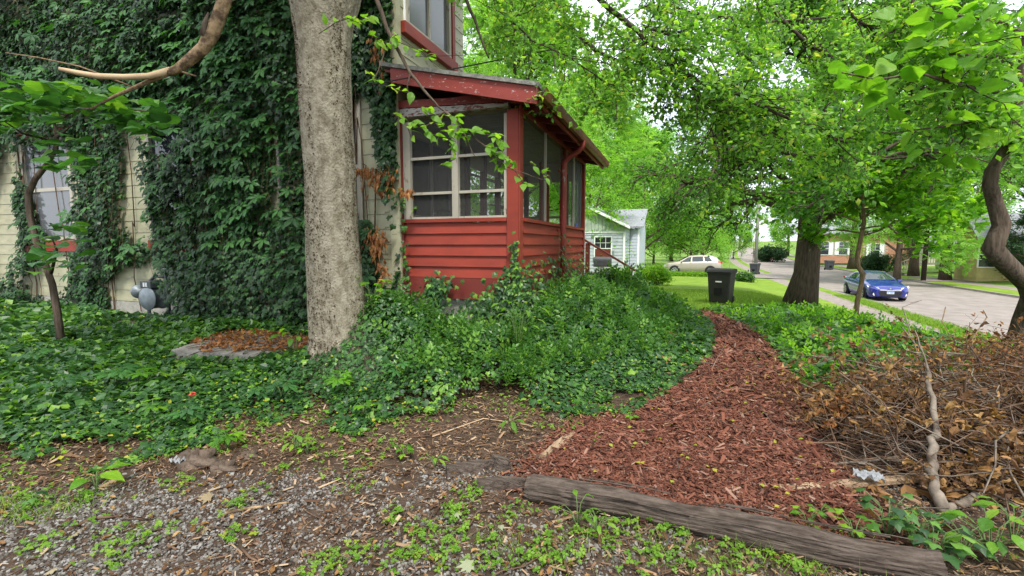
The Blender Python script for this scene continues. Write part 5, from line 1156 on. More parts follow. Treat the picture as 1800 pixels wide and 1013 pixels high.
# ---- sapling with large leaves at the left
DS = 6.3
sa = on_ground(93, DS); sap = root('dark_sapling', sa, 'crooked dark sapling with layered large leaves in front of the left window', 'tree')
b = MB(); b.tube([sa - (0, 0, .1)] + [at(*p, DS) for p in ((100, 545), (92, 500), (78, 460), (62, 420), (52, 375), (50, 340), (62, 315), (82, 290), (98, 262), (100, 240), (95, 215))], [.05, .045, .04, .037, .037, .04, .04, .034, .032, .03, .024, .015], 10); b.build('trunk', M['bark_brown'], sap, smooth=True)
for pts in ([(100, 240), (112, 232), (125, 222)], [(92, 250), (70, 242), (40, 235), (10, 215)], [(95, 215), (130, 195), (190, 188), (260, 196)], [(90, 480), (100, 440), (92, 420)]):
    b = MB(); b.tube([at(*p, DS - .3 * i) for i, p in enumerate(pts)], np.linspace(.022, .006, len(pts)), 7); b.build('branch', M['bark_brown'], sap, smooth=True)
cl = leaf_mesh('leaf', HEART, M['leaf_creeper']); cl_b = leaf_mesh('leaf', HEART, M['leaf_euonymus']); o0 = wloc(sap)
for q in range(390):
    u = rng.rand(); px = -40 + 335 * rng.rand() ** 1.2; py = 196 - 22 * math.sin(px / 90) + rng.normal() * 16 + (10 if px > 150 else 0); D = rng.uniform(4.6, 6.3)
    if q > 310: px, py = rng.uniform(60, 170), rng.uniform(235, 300) if q % 2 else rng.uniform(395, 480)
    if px > 230: py += 15
    o = link('leaf', cl_b if q % 3 == 0 else cl, sap); orient(o, at(px, py, D) - o0, UPV + rng.normal(size=3) * .28, np.array([rng.normal(), -abs(rng.normal()), -.35]), rng.uniform(.13, .24))

# ---- catalpa-like tree at the right
DC = 6.0
ca = on_ground(1788, DC + .6); cat_ = root('bent_tree', ca, 'crooked tree with elbow-bent trunk and big bright leaves at the right edge', 'tree')
cp = [(1792, 640, 6.7), (1786, 600, 6.6), (1796, 560, 6.5), (1812, 520, 6.3), (1806, 500, 6.2), (1780, 476, 6.1), (1757, 455, 6.0), (1744, 436, 5.95), (1752, 415, 5.95), (1760, 395, 5.95), (1750, 360, 5.95), (1741, 325, 5.9), (1745, 300, 5.9), (1758, 278, 5.9), (1772, 255, 5.9), (1784, 230, 5.9), (1790, 190, 5.9), (1792, 140, 5.9), (1800, 90, 5.9), (1815, -20, 5.9)]
P = [at(*p) for p in cp]; P[0] = ca - (0, 0, .15)
rr = np.array([30, 27, 24, 23, 24, 25, 25, 26, 23, 22, 19, 18, 17, 16, 15, 10, 9, 8, 8, 7]) / 2 * 1.15 / FPX * 6
b = MB(); V, F = tube(P, rr, 16, True, lambda i, an: 1 + .08 * np.sin(an * 3 + i) + .04 * np.sin(an * 7 - i)); b.add(V, F); b.build('trunk', M['bark_brown'], cat_, smooth=True)
CBR = [[(1784, 238, 5.9), (1760, 230, 5.8), (1730, 222, 5.7), (1700, 216, 5.6), (1640, 225, 5.5), (1560, 235, 5.4)], [(1788, 168, 5.9), (1740, 160, 5.6), (1690, 150, 5.3), (1620, 130, 5.0), (1540, 140, 4.8), (1480, 128, 4.6)], [(1800, 60, 5.9), (1760, 40, 5.4), (1700, 30, 5), (1640, 20, 4.6)], [(1790, 190, 5.9), (1740, 190, 5.8), (1690, 250, 5.8), (1650, 280, 5.8)], [(1772, 255, 5.9), (1800, 240, 5.5), (1830, 250, 5)], [(1800, 90, 5.9), (1730, 100, 5.5), (1660, 95, 5.2), (1600, 70, 5.0)]]
for pts in CBR:
    b = MB(); b.tube([at(*p) for p in pts], np.linspace(.028, .006, len(pts)), 7); b.build('branch', M['bark_brown'], cat_, smooth=True)
cl2 = leaf_mesh('leaf', HEART, M['leaf_catalpa'])
for bi_, pts in enumerate(CBR):
    P = np.array([at(*p) for p in pts]); o0 = wloc(cat_); n_ = [44, 62, 46, 34, 20, 48][bi_]
    for q in range(n_):
        t = (.12 + .88 * (q + rng.rand()) / n_) * (len(P) - 1.001); j = int(t); p = P[j] * (1 - t + j) + P[j + 1] * (t - j) + rng.normal(size=3) * (.14, .14, .12)
        o = link('leaf', cl2, cat_); orient(o, p - o0, UPV * .8 + rng.normal(size=3) * .45, (P[j + 1] - P[j]) / np.linalg.norm(P[j + 1] - P[j]) * .3 + rng.normal(size=3) * .6 + (0, 0, -.55), rng.uniform(.13, .27))

# ================================================================== CLIMBING PLANTS ON THE WALL
rng = np.random.RandomState(50)
def blob(px, py, cx, cy, rx, ry): return np.exp(-(((px - cx) / rx) ** 2 + ((py - cy) / ry) ** 2))
def wall_dens(px, py, x, z):
    d = .92 + .72 * fbm(x * 1.0, z * .6, 2.6, 12)
    for g_ in ((18, 380, 26, 150, 1.0), (100, 330, 44, 85, 1.7), (85, 490, 45, 32, 1.2), (250, 262, 28, 50, .8), (262, 410, 30, 70, 1.0), (235, 300, 10, 150, .6), (312, 245, 30, 22, 1.1), (322, 35, 16, 14, .9), (372, 55, 16, 14, .9), (405, 60, 8, 10, .6),
               (495, 330, 9, 170, .9), (648, 280, 26, 120, 2.2), (686, 430, 17, 75, 1.4), (700, 60, 30, 60, .0), (680, 345, 14, 40, .9), (420, 400, 10, 35, .6), (130, 425, 28, 16, 1.1), (280, 518, 62, 52, 3.0)): d = d - g_[4] * blob(px, py, *g_[:4])
    d = d + .8 * blob(px, py, 430, 480, 150, 90) + .6 * blob(px, py, 300, 60, 400, 110)
    return d
def wall_pts(n_, thr=.35):
    x = rng.uniform(-15.4, WX + .02, n_); z = rng.uniform(.1, 6.9, n_); px, py, _ = proj(np.stack([x, np.full(n_, WY), z], 1)); d = wall_dens(px, py, x, z)
    ok = d > thr + rng.normal(size=n_) * .06; return x[ok], z[ok], px[ok], py[ok], d[ok]
vine = root('ivy_vine', (-9, WY, .1), 'dark ivy and creeper covering the cream house wall up past the frame', 'ivy')
x, z, px, py, d = wall_pts(46000); k = len(x)
th = .04 + .14 * np.clip(d - .3, 0, 1) + .22 * sm(-.1, .6, fbm(x, z, 2.2, 14)) + .32 * sm(2.2, .6, z) * sm(-9.2, -8.2, x) * (x < -4.6)
y = WY - .03 - th * rng.rand(k) ** .6
nrm = np.stack([rng.normal(size=k) * .35, -1 + rng.normal(size=k) * .2, .55 + rng.normal(size=k) * .35], 1); tn = np.stack([rng.normal(size=k) * .5, np.full(k, -.3), np.full(k, -1.0)], 1)
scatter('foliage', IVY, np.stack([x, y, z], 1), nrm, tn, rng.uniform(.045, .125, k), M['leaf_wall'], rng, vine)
sel = rng.rand(k) < .12; k2 = sel.sum()
scatter('young_foliage', IVY, np.stack([x, y - .05, z], 1)[sel], nrm[sel], tn[sel], rng.uniform(.04, .09, k2), M['leaf_creeper'], rng, vine)
# compound creeper leaves: the largest as parts
def creeper_mask(px, py): return blob(px, py, 440, 170, 110, 190) + .8 * blob(px, py, 250, 150, 110, 70) + .55 * blob(px, py, 380, 400, 160, 120) + .7 * blob(px, py, 300, 60, 200, 60)
x, z, px, py, d = wall_pts(24000, .3); mk = rng.rand(len(x)) < creeper_mask(px, py) * .14; x, z, px, py = x[mk], z[mk], px[mk], py[mk]; k = len(x)
y = WY - .16 - .20 * rng.rand(k) - .1 * blob(px, py, 440, 170, 110, 190); nrm = np.stack([rng.normal(size=k) * .3, -.8 + rng.normal(size=k) * .2, .75 + rng.normal(size=k) * .25], 1); tn = np.stack([rng.normal(size=k) * .45, np.full(k, -.6), np.full(k, -.75)], 1); sz_ = rng.uniform(.13, .22, k)
cm = leaf_mesh('leaf', CREEPER, M['leaf_creeper']); o0 = wloc(vine); nb_ = min(240, k)
for q in range(nb_):
    o = link('leaf', cm, vine); orient(o, np.array([x[q], y[q] - .03, z[q]]) - o0, nrm[q], tn[q], sz_[q] * 1.05)
if k > nb_: scatter('creeper_foliage', CREEPER, np.stack([x, y, z], 1)[nb_:], nrm[nb_:], tn[nb_:], sz_[nb_:], M['leaf_creeper'], rng, vine)
# stems
st = []
for q in range(50):
    x0 = rng.uniform(-13.5, -3.9); z0 = .2; P = []
    if any(s_[0] - .1 < x0 < s_[1] + .1 for s_ in SW) and rng.rand() < .9: continue
    xx_ = x0
    for i in range(9): xx_ += rng.normal() * .07; P.append((xx_, WY - .04 - .03 * rng.rand(), z0 + i * rng.uniform(.3, .55)))
    st.append((np.array(P), rng.uniform(.004, .014), 4))
for q in range(60):       # hanging tendrils
    x0 = rng.uniform(-10.5, -4.2); z0 = rng.uniform(1.8, 4); L = rng.uniform(.5, 1.6); st.append((np.array([(x0 + rng.normal() * .03 * i, WY - .25 - .02 * i, z0 - L * i / 4) for i in range(5)]), .003, 3))
tubes('vine_stem', st, M['twig_brown'], vine, 'stuff')
# dead orange leaves on the corner
def deadcl(cx, cy, rx, ry, n_, Y=WY - .2):
    a, b_ = rng.normal(size=n_) * rx * .5 + cx, rng.normal(size=n_) * ry * .5 + cy; return np.array([onY(p, q, Y - .08 * rng.rand()) for p, q in zip(a, b_)])
Pd = np.concatenate([deadcl(670, 315, 26, 22, 150), deadcl(662, 425, 18, 26, 130), deadcl(638, 298, 18, 6, 50), deadcl(672, 480, 10, 20, 40), deadcl(715, 335, 12, 8, 26), deadcl(668, 110, 14, 60, 40), deadcl(655, 60, 8, 40, 20), deadcl(700, 530, 6, 30, 20), deadcl(560, 470, 14, 30, 14, WY - .4)]); k = len(Pd)
scatter('dead_leaves', OVN, Pd, np.stack([rng.normal(size=k) * .7, np.full(k, -1), rng.normal(size=k) * .5], 1), np.stack([rng.normal(size=k) * .3, np.zeros(k) - .1, -np.ones(k)], 1), rng.uniform(.07, .13, k), M['leaf_orange'], rng, vine)
# corner column, dense
k = 9000; x = rng.uniform(-4.75, -3.78, k); z = rng.uniform(.2, 6.8, k); px, py, _ = proj(np.stack([x, np.full(k, WY), z], 1)); d = wall_dens(px, py, x, z) + .25
d = d - 1.6 * blob(px, py, 694, 430, 16, 85) - .9 * blob(px, py, 690, 320, 12, 30); ok = (d > .6) & ((px < 712 - 10 * np.sin(py / 23)) | (py > 540)) & ~((px > 690) & (py < 112)); x, z = x[ok], z[ok]; k = len(x)
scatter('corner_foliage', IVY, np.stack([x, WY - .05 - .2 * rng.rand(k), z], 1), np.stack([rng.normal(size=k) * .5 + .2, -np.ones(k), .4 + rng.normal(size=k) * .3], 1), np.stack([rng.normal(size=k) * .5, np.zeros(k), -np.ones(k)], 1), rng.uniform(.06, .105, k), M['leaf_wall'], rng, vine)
# ivy climbing the porch skirt, post and the old frame
cr_ = []
def strip(p0, p1, n_, sp, Y=None, X=None, size=(.045, .08)):
    a = rng.rand(n_); px = p0[0] + (p1[0] - p0[0]) * a + rng.normal(size=n_) * sp[0]; py = p0[1] + (p1[1] - p0[1]) * a + rng.normal(size=n_) * sp[1]
    for p, q in zip(px, py):
        o = onY(p, q, Y - .03 - .06 * rng.rand()) if Y is not None else onX(p, q, X + .03 + .06 * rng.rand()); cr_.append((o, Y is not None))
strip((705, 330), (716, 500), 60, (3, 4), Y=PY0 - .05); strip((716, 300), (722, 400), 60, (3, 6), Y=PY0 + .1); strip((755, 560), (765, 490), 160, (10, 12), Y=PY0 - .06); strip((760, 515), (790, 492), 40, (10, 6), Y=PY0 - .1)
strip((900, 545), (905, 420), 90, (5, 8), Y=PY0 - .08); strip((870, 540), (925, 500), 420, (18, 22), Y=PY0 - .12); strip((820, 560), (890, 520), 260, (18, 16), Y=PY0 - .1)
strip((925, 545), (1000, 470), 420, (16, 22), X=PX + .05); strip((1000, 500), (1030, 470), 240, (12, 16), X=PX + .06); strip((930, 462), (985, 455), 26, (4, 2), X=PX + .03); strip((988, 420), (996, 480), 40, (3, 8), X=PX + .12)
Q = np.array([c[0] for c in cr_]); k = len(Q); fl = np.array([c[1] for c in cr_])[:, None]
ivp = root('climbing_ivy', (float(PX), float(PY0 - .1), .1), 'ivy climbing over the skirt and corner post of the red porch', 'ivy')
scatter('foliage', IVY, Q, np.where(fl, (0, -1, .5), (1, -.1, .5)) + rng.normal(size=(k, 3)) * .35, (0, 0, -1) + rng.normal(size=(k, 3)) * .5, rng.uniform(.045, .085, k), M['leaf_ivy'], rng, ivp)
cc_ = np.array([onY(p, q, PY0 - .14) for p, q in ((768, 497), (776, 505), (764, 510), (775, 520), (762, 528), (770, 540), (752, 505), (785, 512))])
for p in cc_: 
    o = link('leaf', cm, ivp); orient(o, p - wloc(ivp), (rng.normal() * .3, -1, .6), (rng.normal() * .6, -.3, -.7), .12)
# ================================================================== GROUND COVER
rng = np.random.RandomState(60)
def dist_cam(x, y): return np.hypot(x, y)
def sample_poly(poly, n_, d0=4.0, pw=1.2, more=None):
    a = np.array(poly); x = rng.uniform(a[:, 0].min(), a[:, 0].max(), n_); y = rng.uniform(a[:, 1].min(), a[:, 1].max(), n_)
    ok = inpoly(x, y, poly); x, y = x[ok], y[ok]; p = np.minimum(1, (d0 / np.maximum(dist_cam(x, y), .3)) ** pw)
    px, py, zz = proj(np.stack([x, y, gz(x, y)], 1)); vis = (zz > .2) & (px > -260) & (px < 2050)
    ok = (rng.rand(len(x)) < p) & vis; return x[ok], y[ok], 1 / np.sqrt(p[ok])
def hbed(x, y):
    e = edge_dist(x, y, BED_L); n_ = fbm(x, y, 2.2, 21); h = .07 + .05 * n_ + .03 * fbm(x, y, 7, 22, 2)
    h = h + .10 * sm(4.2, 5.6, y) * (x < -4)
    h = h + (.60 + .22 * n_ + .14 * fbm(x, y, 4.5, 27)) * sm(-2.3, -1.5, x) * sm(3.9, 6.6, y) * sm(.0, 1.5, edge_dist(x, y, PATH)) * (1 - .45 * sm(8.5, 11.5, y)) * (1 - .5 * sm(-1.2, .3, x))
    h = h + .16 * sm(-4.2, -3.2, x) * sm(3.6, 4.4, y) * (x < -1.7) * sm(5.6, 5.0, y) + .35 * np.exp(-((x + 2.75) ** 2 + (y - 4.35) ** 2) / .25)
    h = h + .26 * np.exp(-((x + 1.75) ** 2 + (y - 3.9) ** 2) / .5) + .22 * np.exp(-((x + 3.45) ** 2 + (y - 4.0) ** 2) / .35) + .34 * np.exp(-((x + 3.0) ** 2 + (y - 4.05) ** 2) / .12)
    h = h - .12 * np.exp(-((x + 9.2) ** 2 / .8 + (y - 5.3) ** 2 / .3))
    return np.maximum(h, .03) * (.25 + .75 * sm(0, .4, e))
# left and centre bed: ivy carpet and mound
x, y, m_ = sample_poly(BED_L, 520000, 4.2, 1.25); ok = fbm(x, y, 3.1, 23) + .5 * fbm(x, y, 8, 28, 2) + 1.6 * sm(0, 1.1, edge_dist(x, y, BED_L)) + .12 + 1.0 * sm(.5, .0, edge_dist(x, y, PATH)) * (y > 4.3) > rng.rand(len(x)) * .55; x, y, m_ = x[ok], y[ok], m_[ok]
slabp = [(p[0], p[1]) for p in sp]; cl_ = [(p[0] + .12 * (p[0] > -4.6), p[1] - (.22 if p[1] < 4.3 else 0)) for p in sp]; ok = ~(inpoly(x, y, slabp) & (edge_dist(x, y, slabp) > .06)) & ~(inpoly(x, y, cl_) & (rng.rand(len(x)) < .8)); x, y, m_ = x[ok], y[ok], m_[ok]
wood = inpoly(x, y, [(WX, PY0 + .05), (PX, PY0 + .05), (PX, PY1), (WX, PY1)]) ; x, y, m_ = x[~wood], y[~wood], m_[~wood]
k = len(x); h = hbed(x, y); z = nearz(x, y) + h * (1 - .55 * rng.rand(k) ** 2) + .01
e_ = .03; gx_ = (hbed(x + e_, y) - hbed(x - e_, y)) / (2 * e_); gy_ = (hbed(x, y + e_) - hbed(x, y - e_)) / (2 * e_)
nrm = np.stack([-gx_, -gy_, np.ones(k)], 1) + rng.normal(size=(k, 3)) * .38; pos = np.stack([x, y, z], 1)
near = dist_cam(x, y) < 5.2
print('bed leaves', k, near.sum())
pos_l = pos; sel = near & (rng.rand(k) < .97)
rn_ = np.clip(.5 + .28 * fbm(x, y, 1.6, 24) + rng.normal(size=k) * .2, 0, .93); rn_ = np.where(rng.rand(k) < .06, .96, rn_)
scatter('ivy_bed', IVY, pos[sel], nrm[sel], rndvec(rng, sel.sum()), np.clip(np.exp(rng.normal(size=sel.sum()) * .36) * .037, .015, .08) * m_[sel], M['leaf_ivy'], rng, None, rnd=rn_[sel])
sel = ~near; scatter('ivy_bed', DIW, pos[sel], nrm[sel], rndvec(rng, sel.sum()), rng.uniform(.05, .085, sel.sum()) * m_[sel], M['leaf_ivy'], rng, None, rnd=rn_[sel])
# upright euonymus shoots on the mound by the path
x, y, m_ = sample_poly([(-2.6, 3.6), (1.2, 3.6), (1.2, 12.6), (-1.9, 12.6), (-1.9, 6), (-3.4, 5.6)], 26000, 5, 1); ok = inpoly(x, y, BED_L) & (edge_dist(x, y, BED_L) > .05) & (rng.rand(len(x)) < .45); x, y, m_ = x[ok], y[ok], m_[ok]; k = len(x); h = hbed(x, y)
ok = (h > .15); x, y, m_, h = x[ok], y[ok], m_[ok], h[ok]; k = len(x)
SHOOT = combine([(rotz(DI[0] * .30, (-1) ** i * 1.0) + (0, .05 + .13 * i, 0), DI[1]) for i in range(7)] + [(DI[0] * .26 + (0, .9, 0), DI[1])])
scatter('euonymus_shoots', SHOOT, np.stack([x, y, nearz(x, y) + h - .05], 1), rng.normal(size=(k, 3)) + (0, 0, .5), UPV + rng.normal(size=(k, 3)) * .45, rng.uniform(.11, .24, k) * m_, M['leaf_euonymus'], rng, None)
# right bed: mixed green undergrowth
def hbr(x, y): return np.maximum(.04, (.13 + .13 * fbm(x, y, 1.5, 31) + .05 * fbm(x, y, 5, 32, 2)) + .12 * sm(9, 6, y)) * (.2 + .8 * sm(0, .6, edge_dist(x, y, BED_R)))
x, y, m_ = sample_poly(BED_R, 400000, 5, 1.3); k = len(x); h = hbr(x, y)
gx_ = (hbr(x + e_, y) - hbr(x - e_, y)) / (2 * e_); gy_ = (hbr(x, y + e_) - hbr(x, y - e_)) / (2 * e_)
pos = np.stack([x, y, nearz(x, y) + h * (1 - .5 * rng.rand(k) ** 2)], 1); nrm = np.stack([-gx_, -gy_, np.ones(k)], 1) + rng.normal(size=(k, 3)) * .4
print('right bed', k)
cut = int(min(k, 80000)); tone = fbm(x, y, 1.1, 33)
s1 = (np.arange(k) < cut) & (tone + rng.normal(size=k) * .3 < .25); s2 = (np.arange(k) < cut) & ~s1
scatter('undergrowth', DIW, pos[s1], nrm[s1], rndvec(rng, s1.sum()), rng.uniform(.045, .10, s1.sum()) * m_[s1], M['leaf_ivy'], rng, None)
scatter('undergrowth', DI, pos[s2], nrm[s2], rndvec(rng, s2.sum()), rng.uniform(.05, .11, s2.sum()) * m_[s2], M['leaf_euonymus'], rng, None)
x, y, m_ = sample_poly(BED_R, 7000, 5, 1); k = len(x)
scatter('undergrowth_shoots', SHOOT, np.stack([x, y, nearz(x, y) + hbr(x, y) - .06], 1), rng.normal(size=(k, 3)) + (0, 0, .5), UPV + rng.normal(size=(k, 3)) * .5, rng.uniform(.10, .22, k) * np.minimum(m_, 1.5), M['leaf_maple'], rng, None)
# scattered orange-tinted leaves in the right bed
q_ = gpoly([(1490, 600), (1600, 580), (1740, 610), (1720, 660), (1560, 660), (1480, 640)]); x, y, m_ = sample_poly(q_, 9000, 6, 1); x, y = x[:900], y[:900]; k = len(x)
scatter('orange_leaves', DIW, np.stack([x, y, nearz(x, y) + hbr(x, y) + .02], 1), rng.normal(size=(k, 3)) * .6 + UPV, rndvec(rng, k), rng.uniform(.05, .09, k), M['leaf_orange'], rng, None)
# lawn blades, nearest part, and verge grass
x = rng.uniform(-2, 7.0, 60000); y = 12.3 + 9 * rng.rand(60000) ** 1.5; ok = ~inpoly(x, y, BED_R) & ~inpoly(x, y, PATH) & ~inpoly(x, y, BED_L) & (y > 12.0); x, y = x[ok], y[ok]; k = len(x)
scatter('grass', BLADE, np.stack([x, y, gz(x, y)], 1), rndvec(rng, k) * (1, 1, .1), UPV + rng.normal(size=(k, 3)) * .35, rng.uniform(.05, .12, k), M['grass'], rng, None, aspect=np.stack([np.full(k, 1.6), np.ones(k), np.ones(k)], 1))
x = rng.uniform(7.9, 9.1, 16000); y = rng.uniform(9, 30, 16000); ok = (x > 8.2) | (rng.rand(16000) < .1); x, y = x[ok], y[ok]; k = len(x)
scatter('grass', BLADE, np.stack([x, y, gz(x, y)], 1), rndvec(rng, k) * (1, 1, .1), UPV + rng.normal(size=(k, 3)) * .4, rng.uniform(.06, .14, k), M['grass'], rng, None, aspect=np.stack([np.full(k, 2), np.ones(k), np.ones(k)], 1))
# hosta strip in front of the champagne car
x = rng.uniform(-1.5, 5.5, 2600); y = rng.uniform(40.6, 41.6, 2600); k = 2600
scatter('border_plants', DI, np.stack([x, y, gz(x, y) + rng.rand(k) * .35], 1), rndvec(rng, k) + UPV * .5, rndvec(rng, k), rng.uniform(.12, .24, k), M['leaf_bright'], rng, None)

# ---- mulch, gravel, litter
x, y, m_ = sample_poly(PATH, 340000, 2.9, 1.5); x, y, m_ = x[:68000], y[:68000], m_[:68000]; k = len(x); print('mulch', k)
L = np.minimum(np.exp(rng.normal(size=k) * .5) * .024, .08) * m_; asp = np.stack([rng.uniform(.14, .34, k), np.ones(k), rng.uniform(.10, .3, k)], 1)
scatter('mulch', CHIP, np.stack([x, y, nearz(x, y) + .024 + .018 * rng.rand(k)], 1), UPV + rng.normal(size=(k, 3)) * .28, rndvec(rng, k) * (1, 1, .15), L, M['mulch'], rng, None, aspect=asp)

# chips spilling over the path's edge
ang_ = rng.rand(9000) * 6.28; ii_ = rng.randint(0, len(PATH), 9000); tt_ = rng.rand(9000)[:, None]; PA = np.array(PATH); e0 = PA[ii_] * (1 - tt_) + PA[(ii_ + 1) % len(PATH)] * tt_ + rng.normal(size=(9000, 2)) * .09
x, y = e0[:, 0], e0[:, 1]; k = len(x)
scatter('mulch', CHIP, np.stack([x, y, nearz(x, y) + .012 + .012 * rng.rand(k)], 1), UPV + rng.normal(size=(k, 3)) * .25, rndvec(rng, k) * (1, 1, .15), rng.uniform(.018, .06, k), M['mulch'], rng, None, aspect=np.stack([rng.uniform(.15, .35, k), np.ones(k), rng.uniform(.1, .3, k)], 1))
FRONT = [(-5.5, .6), (-.4, .2), (4.5, .2), (4.5, 3.4), (.6, 3.3), (-1.2, 4.3), (-3, 4.1), (-6.5, 4.6)]
x, y, m_ = sample_poly(FRONT, 260000, 3, .6)
px, py, _ = proj(np.stack([x, y, gz(x, y)], 1))
gd = .50 * sm(1200, 250, px) + .10 - .75 * sm(860, 780, py + .06 * (px - 500)) + .45 * fbm(x, y, 3.2, 41) + .2 * blob(px, py, 1000, 960, 300, 60) - .5 * blob(px, py, 330, 800, 120, 40)
ok = (gd > rng.rand(len(x)) * .9) & ~inpoly(x, y, PATH); xg, yg = x[ok][:26000], y[ok][:26000]; k = len(xg); print('gravel', k)
scatter('gravel', STONE, np.stack([xg, yg, nearz(xg, yg) + .004], 1), UPV + rng.normal(size=(k, 3)) * .35, rndvec(rng, k), rng.uniform(.006, .020, k) * np.where(rng.rand(k) < .06, 1.6, 1), M['gravel'], rng, None, aspect=np.stack([np.ones(k), rng.uniform(.6, 1.2, k), rng.uniform(.4, .9, k)], 1))
xd, yd = x[~ok], y[~ok]; sel = ~inpoly(xd, yd, PATH); xd, yd = xd[sel], yd[sel]; xd = np.concatenate([xd, x[:9000]]); yd = np.concatenate([yd, y[:9000]]); p_ = rng.permutation(len(xd))[:34000]; xd, yd = xd[p_], yd[p_]; k = len(xd)
scatter('wood_litter', CHIP, np.stack([xd, yd, nearz(xd, yd) + .004 + .01 * rng.rand(k)], 1), UPV + rng.normal(size=(k, 3)) * .3, rndvec(rng, k) * (1, 1, .15), np.exp(rng.normal(size=k) * .5) * .022, M['debris'], rng, None, aspect=np.stack([rng.uniform(.1, .35, k), np.ones(k), rng.uniform(.08, .25, k)], 1))
tw_ = []
for q in range(900):
    i = rng.randint(len(xd)); a = rng.rand() * 6.28; L_ = rng.uniform(.06, .3); p = np.array([xd[i], yd[i], 0]); P = np.array([p + np.array([math.cos(a), math.sin(a), 0]) * L_ * t + rng.normal(size=3) * (.012, .012, 0) for t in (0, .35, .7, 1)]); P[:, 2] = nearz(P[:, 0], P[:, 1]) + .012 + rng.rand() * .015; tw_.append((P, rng.uniform(.0015, .004), 4))
tubes('fallen_twigs', tw_, M['twig_brown'], None, 'stuff')
k = 2200; x, y, m_ = sample_poly(FRONT + [], 9000, 9, 1); x, y = x[:k], y[:k]; k = len(x)
scatter('dry_leaves', CRUMP, np.stack([x, y, nearz(x, y) + .018], 1), UPV + rng.normal(size=(k, 3)) * .35, rndvec(rng, k), rng.uniform(.018, .048, k), M['leaf_dead'], rng, None)
x, y, m_ = sample_poly(BED_L, 60000, 4.5, 1.2); ok = fbm(x, y, 2.7, 45) + rng.normal(size=len(x)) * .25 > .12; x, y, m_ = x[ok][:7000], y[ok][:7000], m_[ok][:7000]; k = len(x)
scatter('young_leaves', DIW, np.stack([x, y, nearz(x, y) + hbed(x, y) + .012 + .02 * rng.rand(k)], 1), UPV + rng.normal(size=(k, 3)) * .4, rndvec(rng, k), rng.uniform(.018, .038, k) * m_, M['leaf_maple'], rng, None)
x, y, m_ = sample_poly(BED_L, 5000, 5, 1); x, y = x[:900], y[:900]; k = len(x)
scatter('yellow_leaves', DIW, np.stack([x, y, nearz(x, y) + hbed(x, y) + .012], 1), UPV + rng.normal(size=(k, 3)) * .3, rndvec(rng, k), rng.uniform(.02, .045, k), M['leaf_yellow'], rng, None)
x, y, m_ = sample_poly(PATH, 4000, 5, 1); x, y = x[:90], y[:90]; k = len(x)
scatter('yellow_leaves', DIW, np.stack([x, y, nearz(x, y) + .055], 1), UPV + rng.normal(size=(k, 3)) * .2, rndvec(rng, k), rng.uniform(.018, .04, k), M['leaf_yellow'], rng, None)
# small clover-like seedlings and grass tufts
cen = [gp(*p)[:2] for p in ((320, 850), (450, 870), (500, 820), (640, 970), (690, 910), (740, 930), (800, 900), (860, 950), (745, 960), (830, 870), (960, 960), (1040, 900), (1060, 960), (1150, 985), (905, 905), (1180, 940), (75, 960), (60, 900), (270, 940), (200, 950), (410, 945), (420, 890), (40, 880), (145, 880), (985, 990), (620, 860), (580, 1000), (1230, 1000), (780, 985), (1290, 985), (1400, 1000), (1370, 985), (230, 985), (700, 985), (850, 995), (920, 985), (1010, 940), (1090, 930), (790, 940))]
cx_, cy_ = [], []
for c_ in cen:
    m2 = rng.randint(16, 44); cx_ += list(c_[0] + rng.normal(size=m2) * .055); cy_ += list(c_[1] + rng.normal(size=m2) * .055)
x, y, m_ = sample_poly(FRONT, 12000, 6, 1); ok = fbm(x, y, 2.6, 43) > .25; x, y = x[ok][:380], y[ok][:380]
ex, ey, _m = sample_poly(FRONT, 30000, 6, 1); ed = edge_dist(ex, ey, BED_L) < .28 * (1 + fbm(ex, ey, 3, 44)); ed &= ~inpoly(ex, ey, PATH); ex, ey = ex[ed][:1100], ey[ed][:1100]
x = np.concatenate([x, cx_, ex]); y = np.concatenate([y, cy_, ey]); k = len(x); TRI = combine([(rotz(DIW[0] * .55, a), DIW[1]) for a in (0, 2.1, 4.2)])
scatter('seedlings', TRI, np.stack([x, y, nearz(x, y) + .012 + .035 * rng.rand(k)], 1), UPV + rng.normal(size=(k, 3)) * .35, rndvec(rng, k), rng.uniform(.022, .045, k), M['leaf_bright'], rng, None)
tc_ = [gp(*p)[:2] for p in ((60, 905), (30, 890), (110, 890), (1230, 990), (1330, 985), (1150, 960), (1000, 985), (1400, 1005), (1420, 930), (20, 910), (880, 960))]; gx2, gy2 = [], []
for c_ in tc_: gx2 += list(c_[0] + rng.normal(size=90) * .12); gy2 += list(c_[1] + rng.normal(size=90) * .07)
x, y = np.array(gx2), np.array(gy2); k = len(x)
scatter('grass_tufts', BLADE, np.stack([x, y, nearz(x, y)], 1), rndvec(rng, k) * (1, 1, .1), UPV + rng.normal(size=(k, 3)) * .6, rng.uniform(.04, .10, k), M['grass'], rng, None, aspect=np.stack([np.full(k, .6), np.ones(k), np.ones(k)], 1))

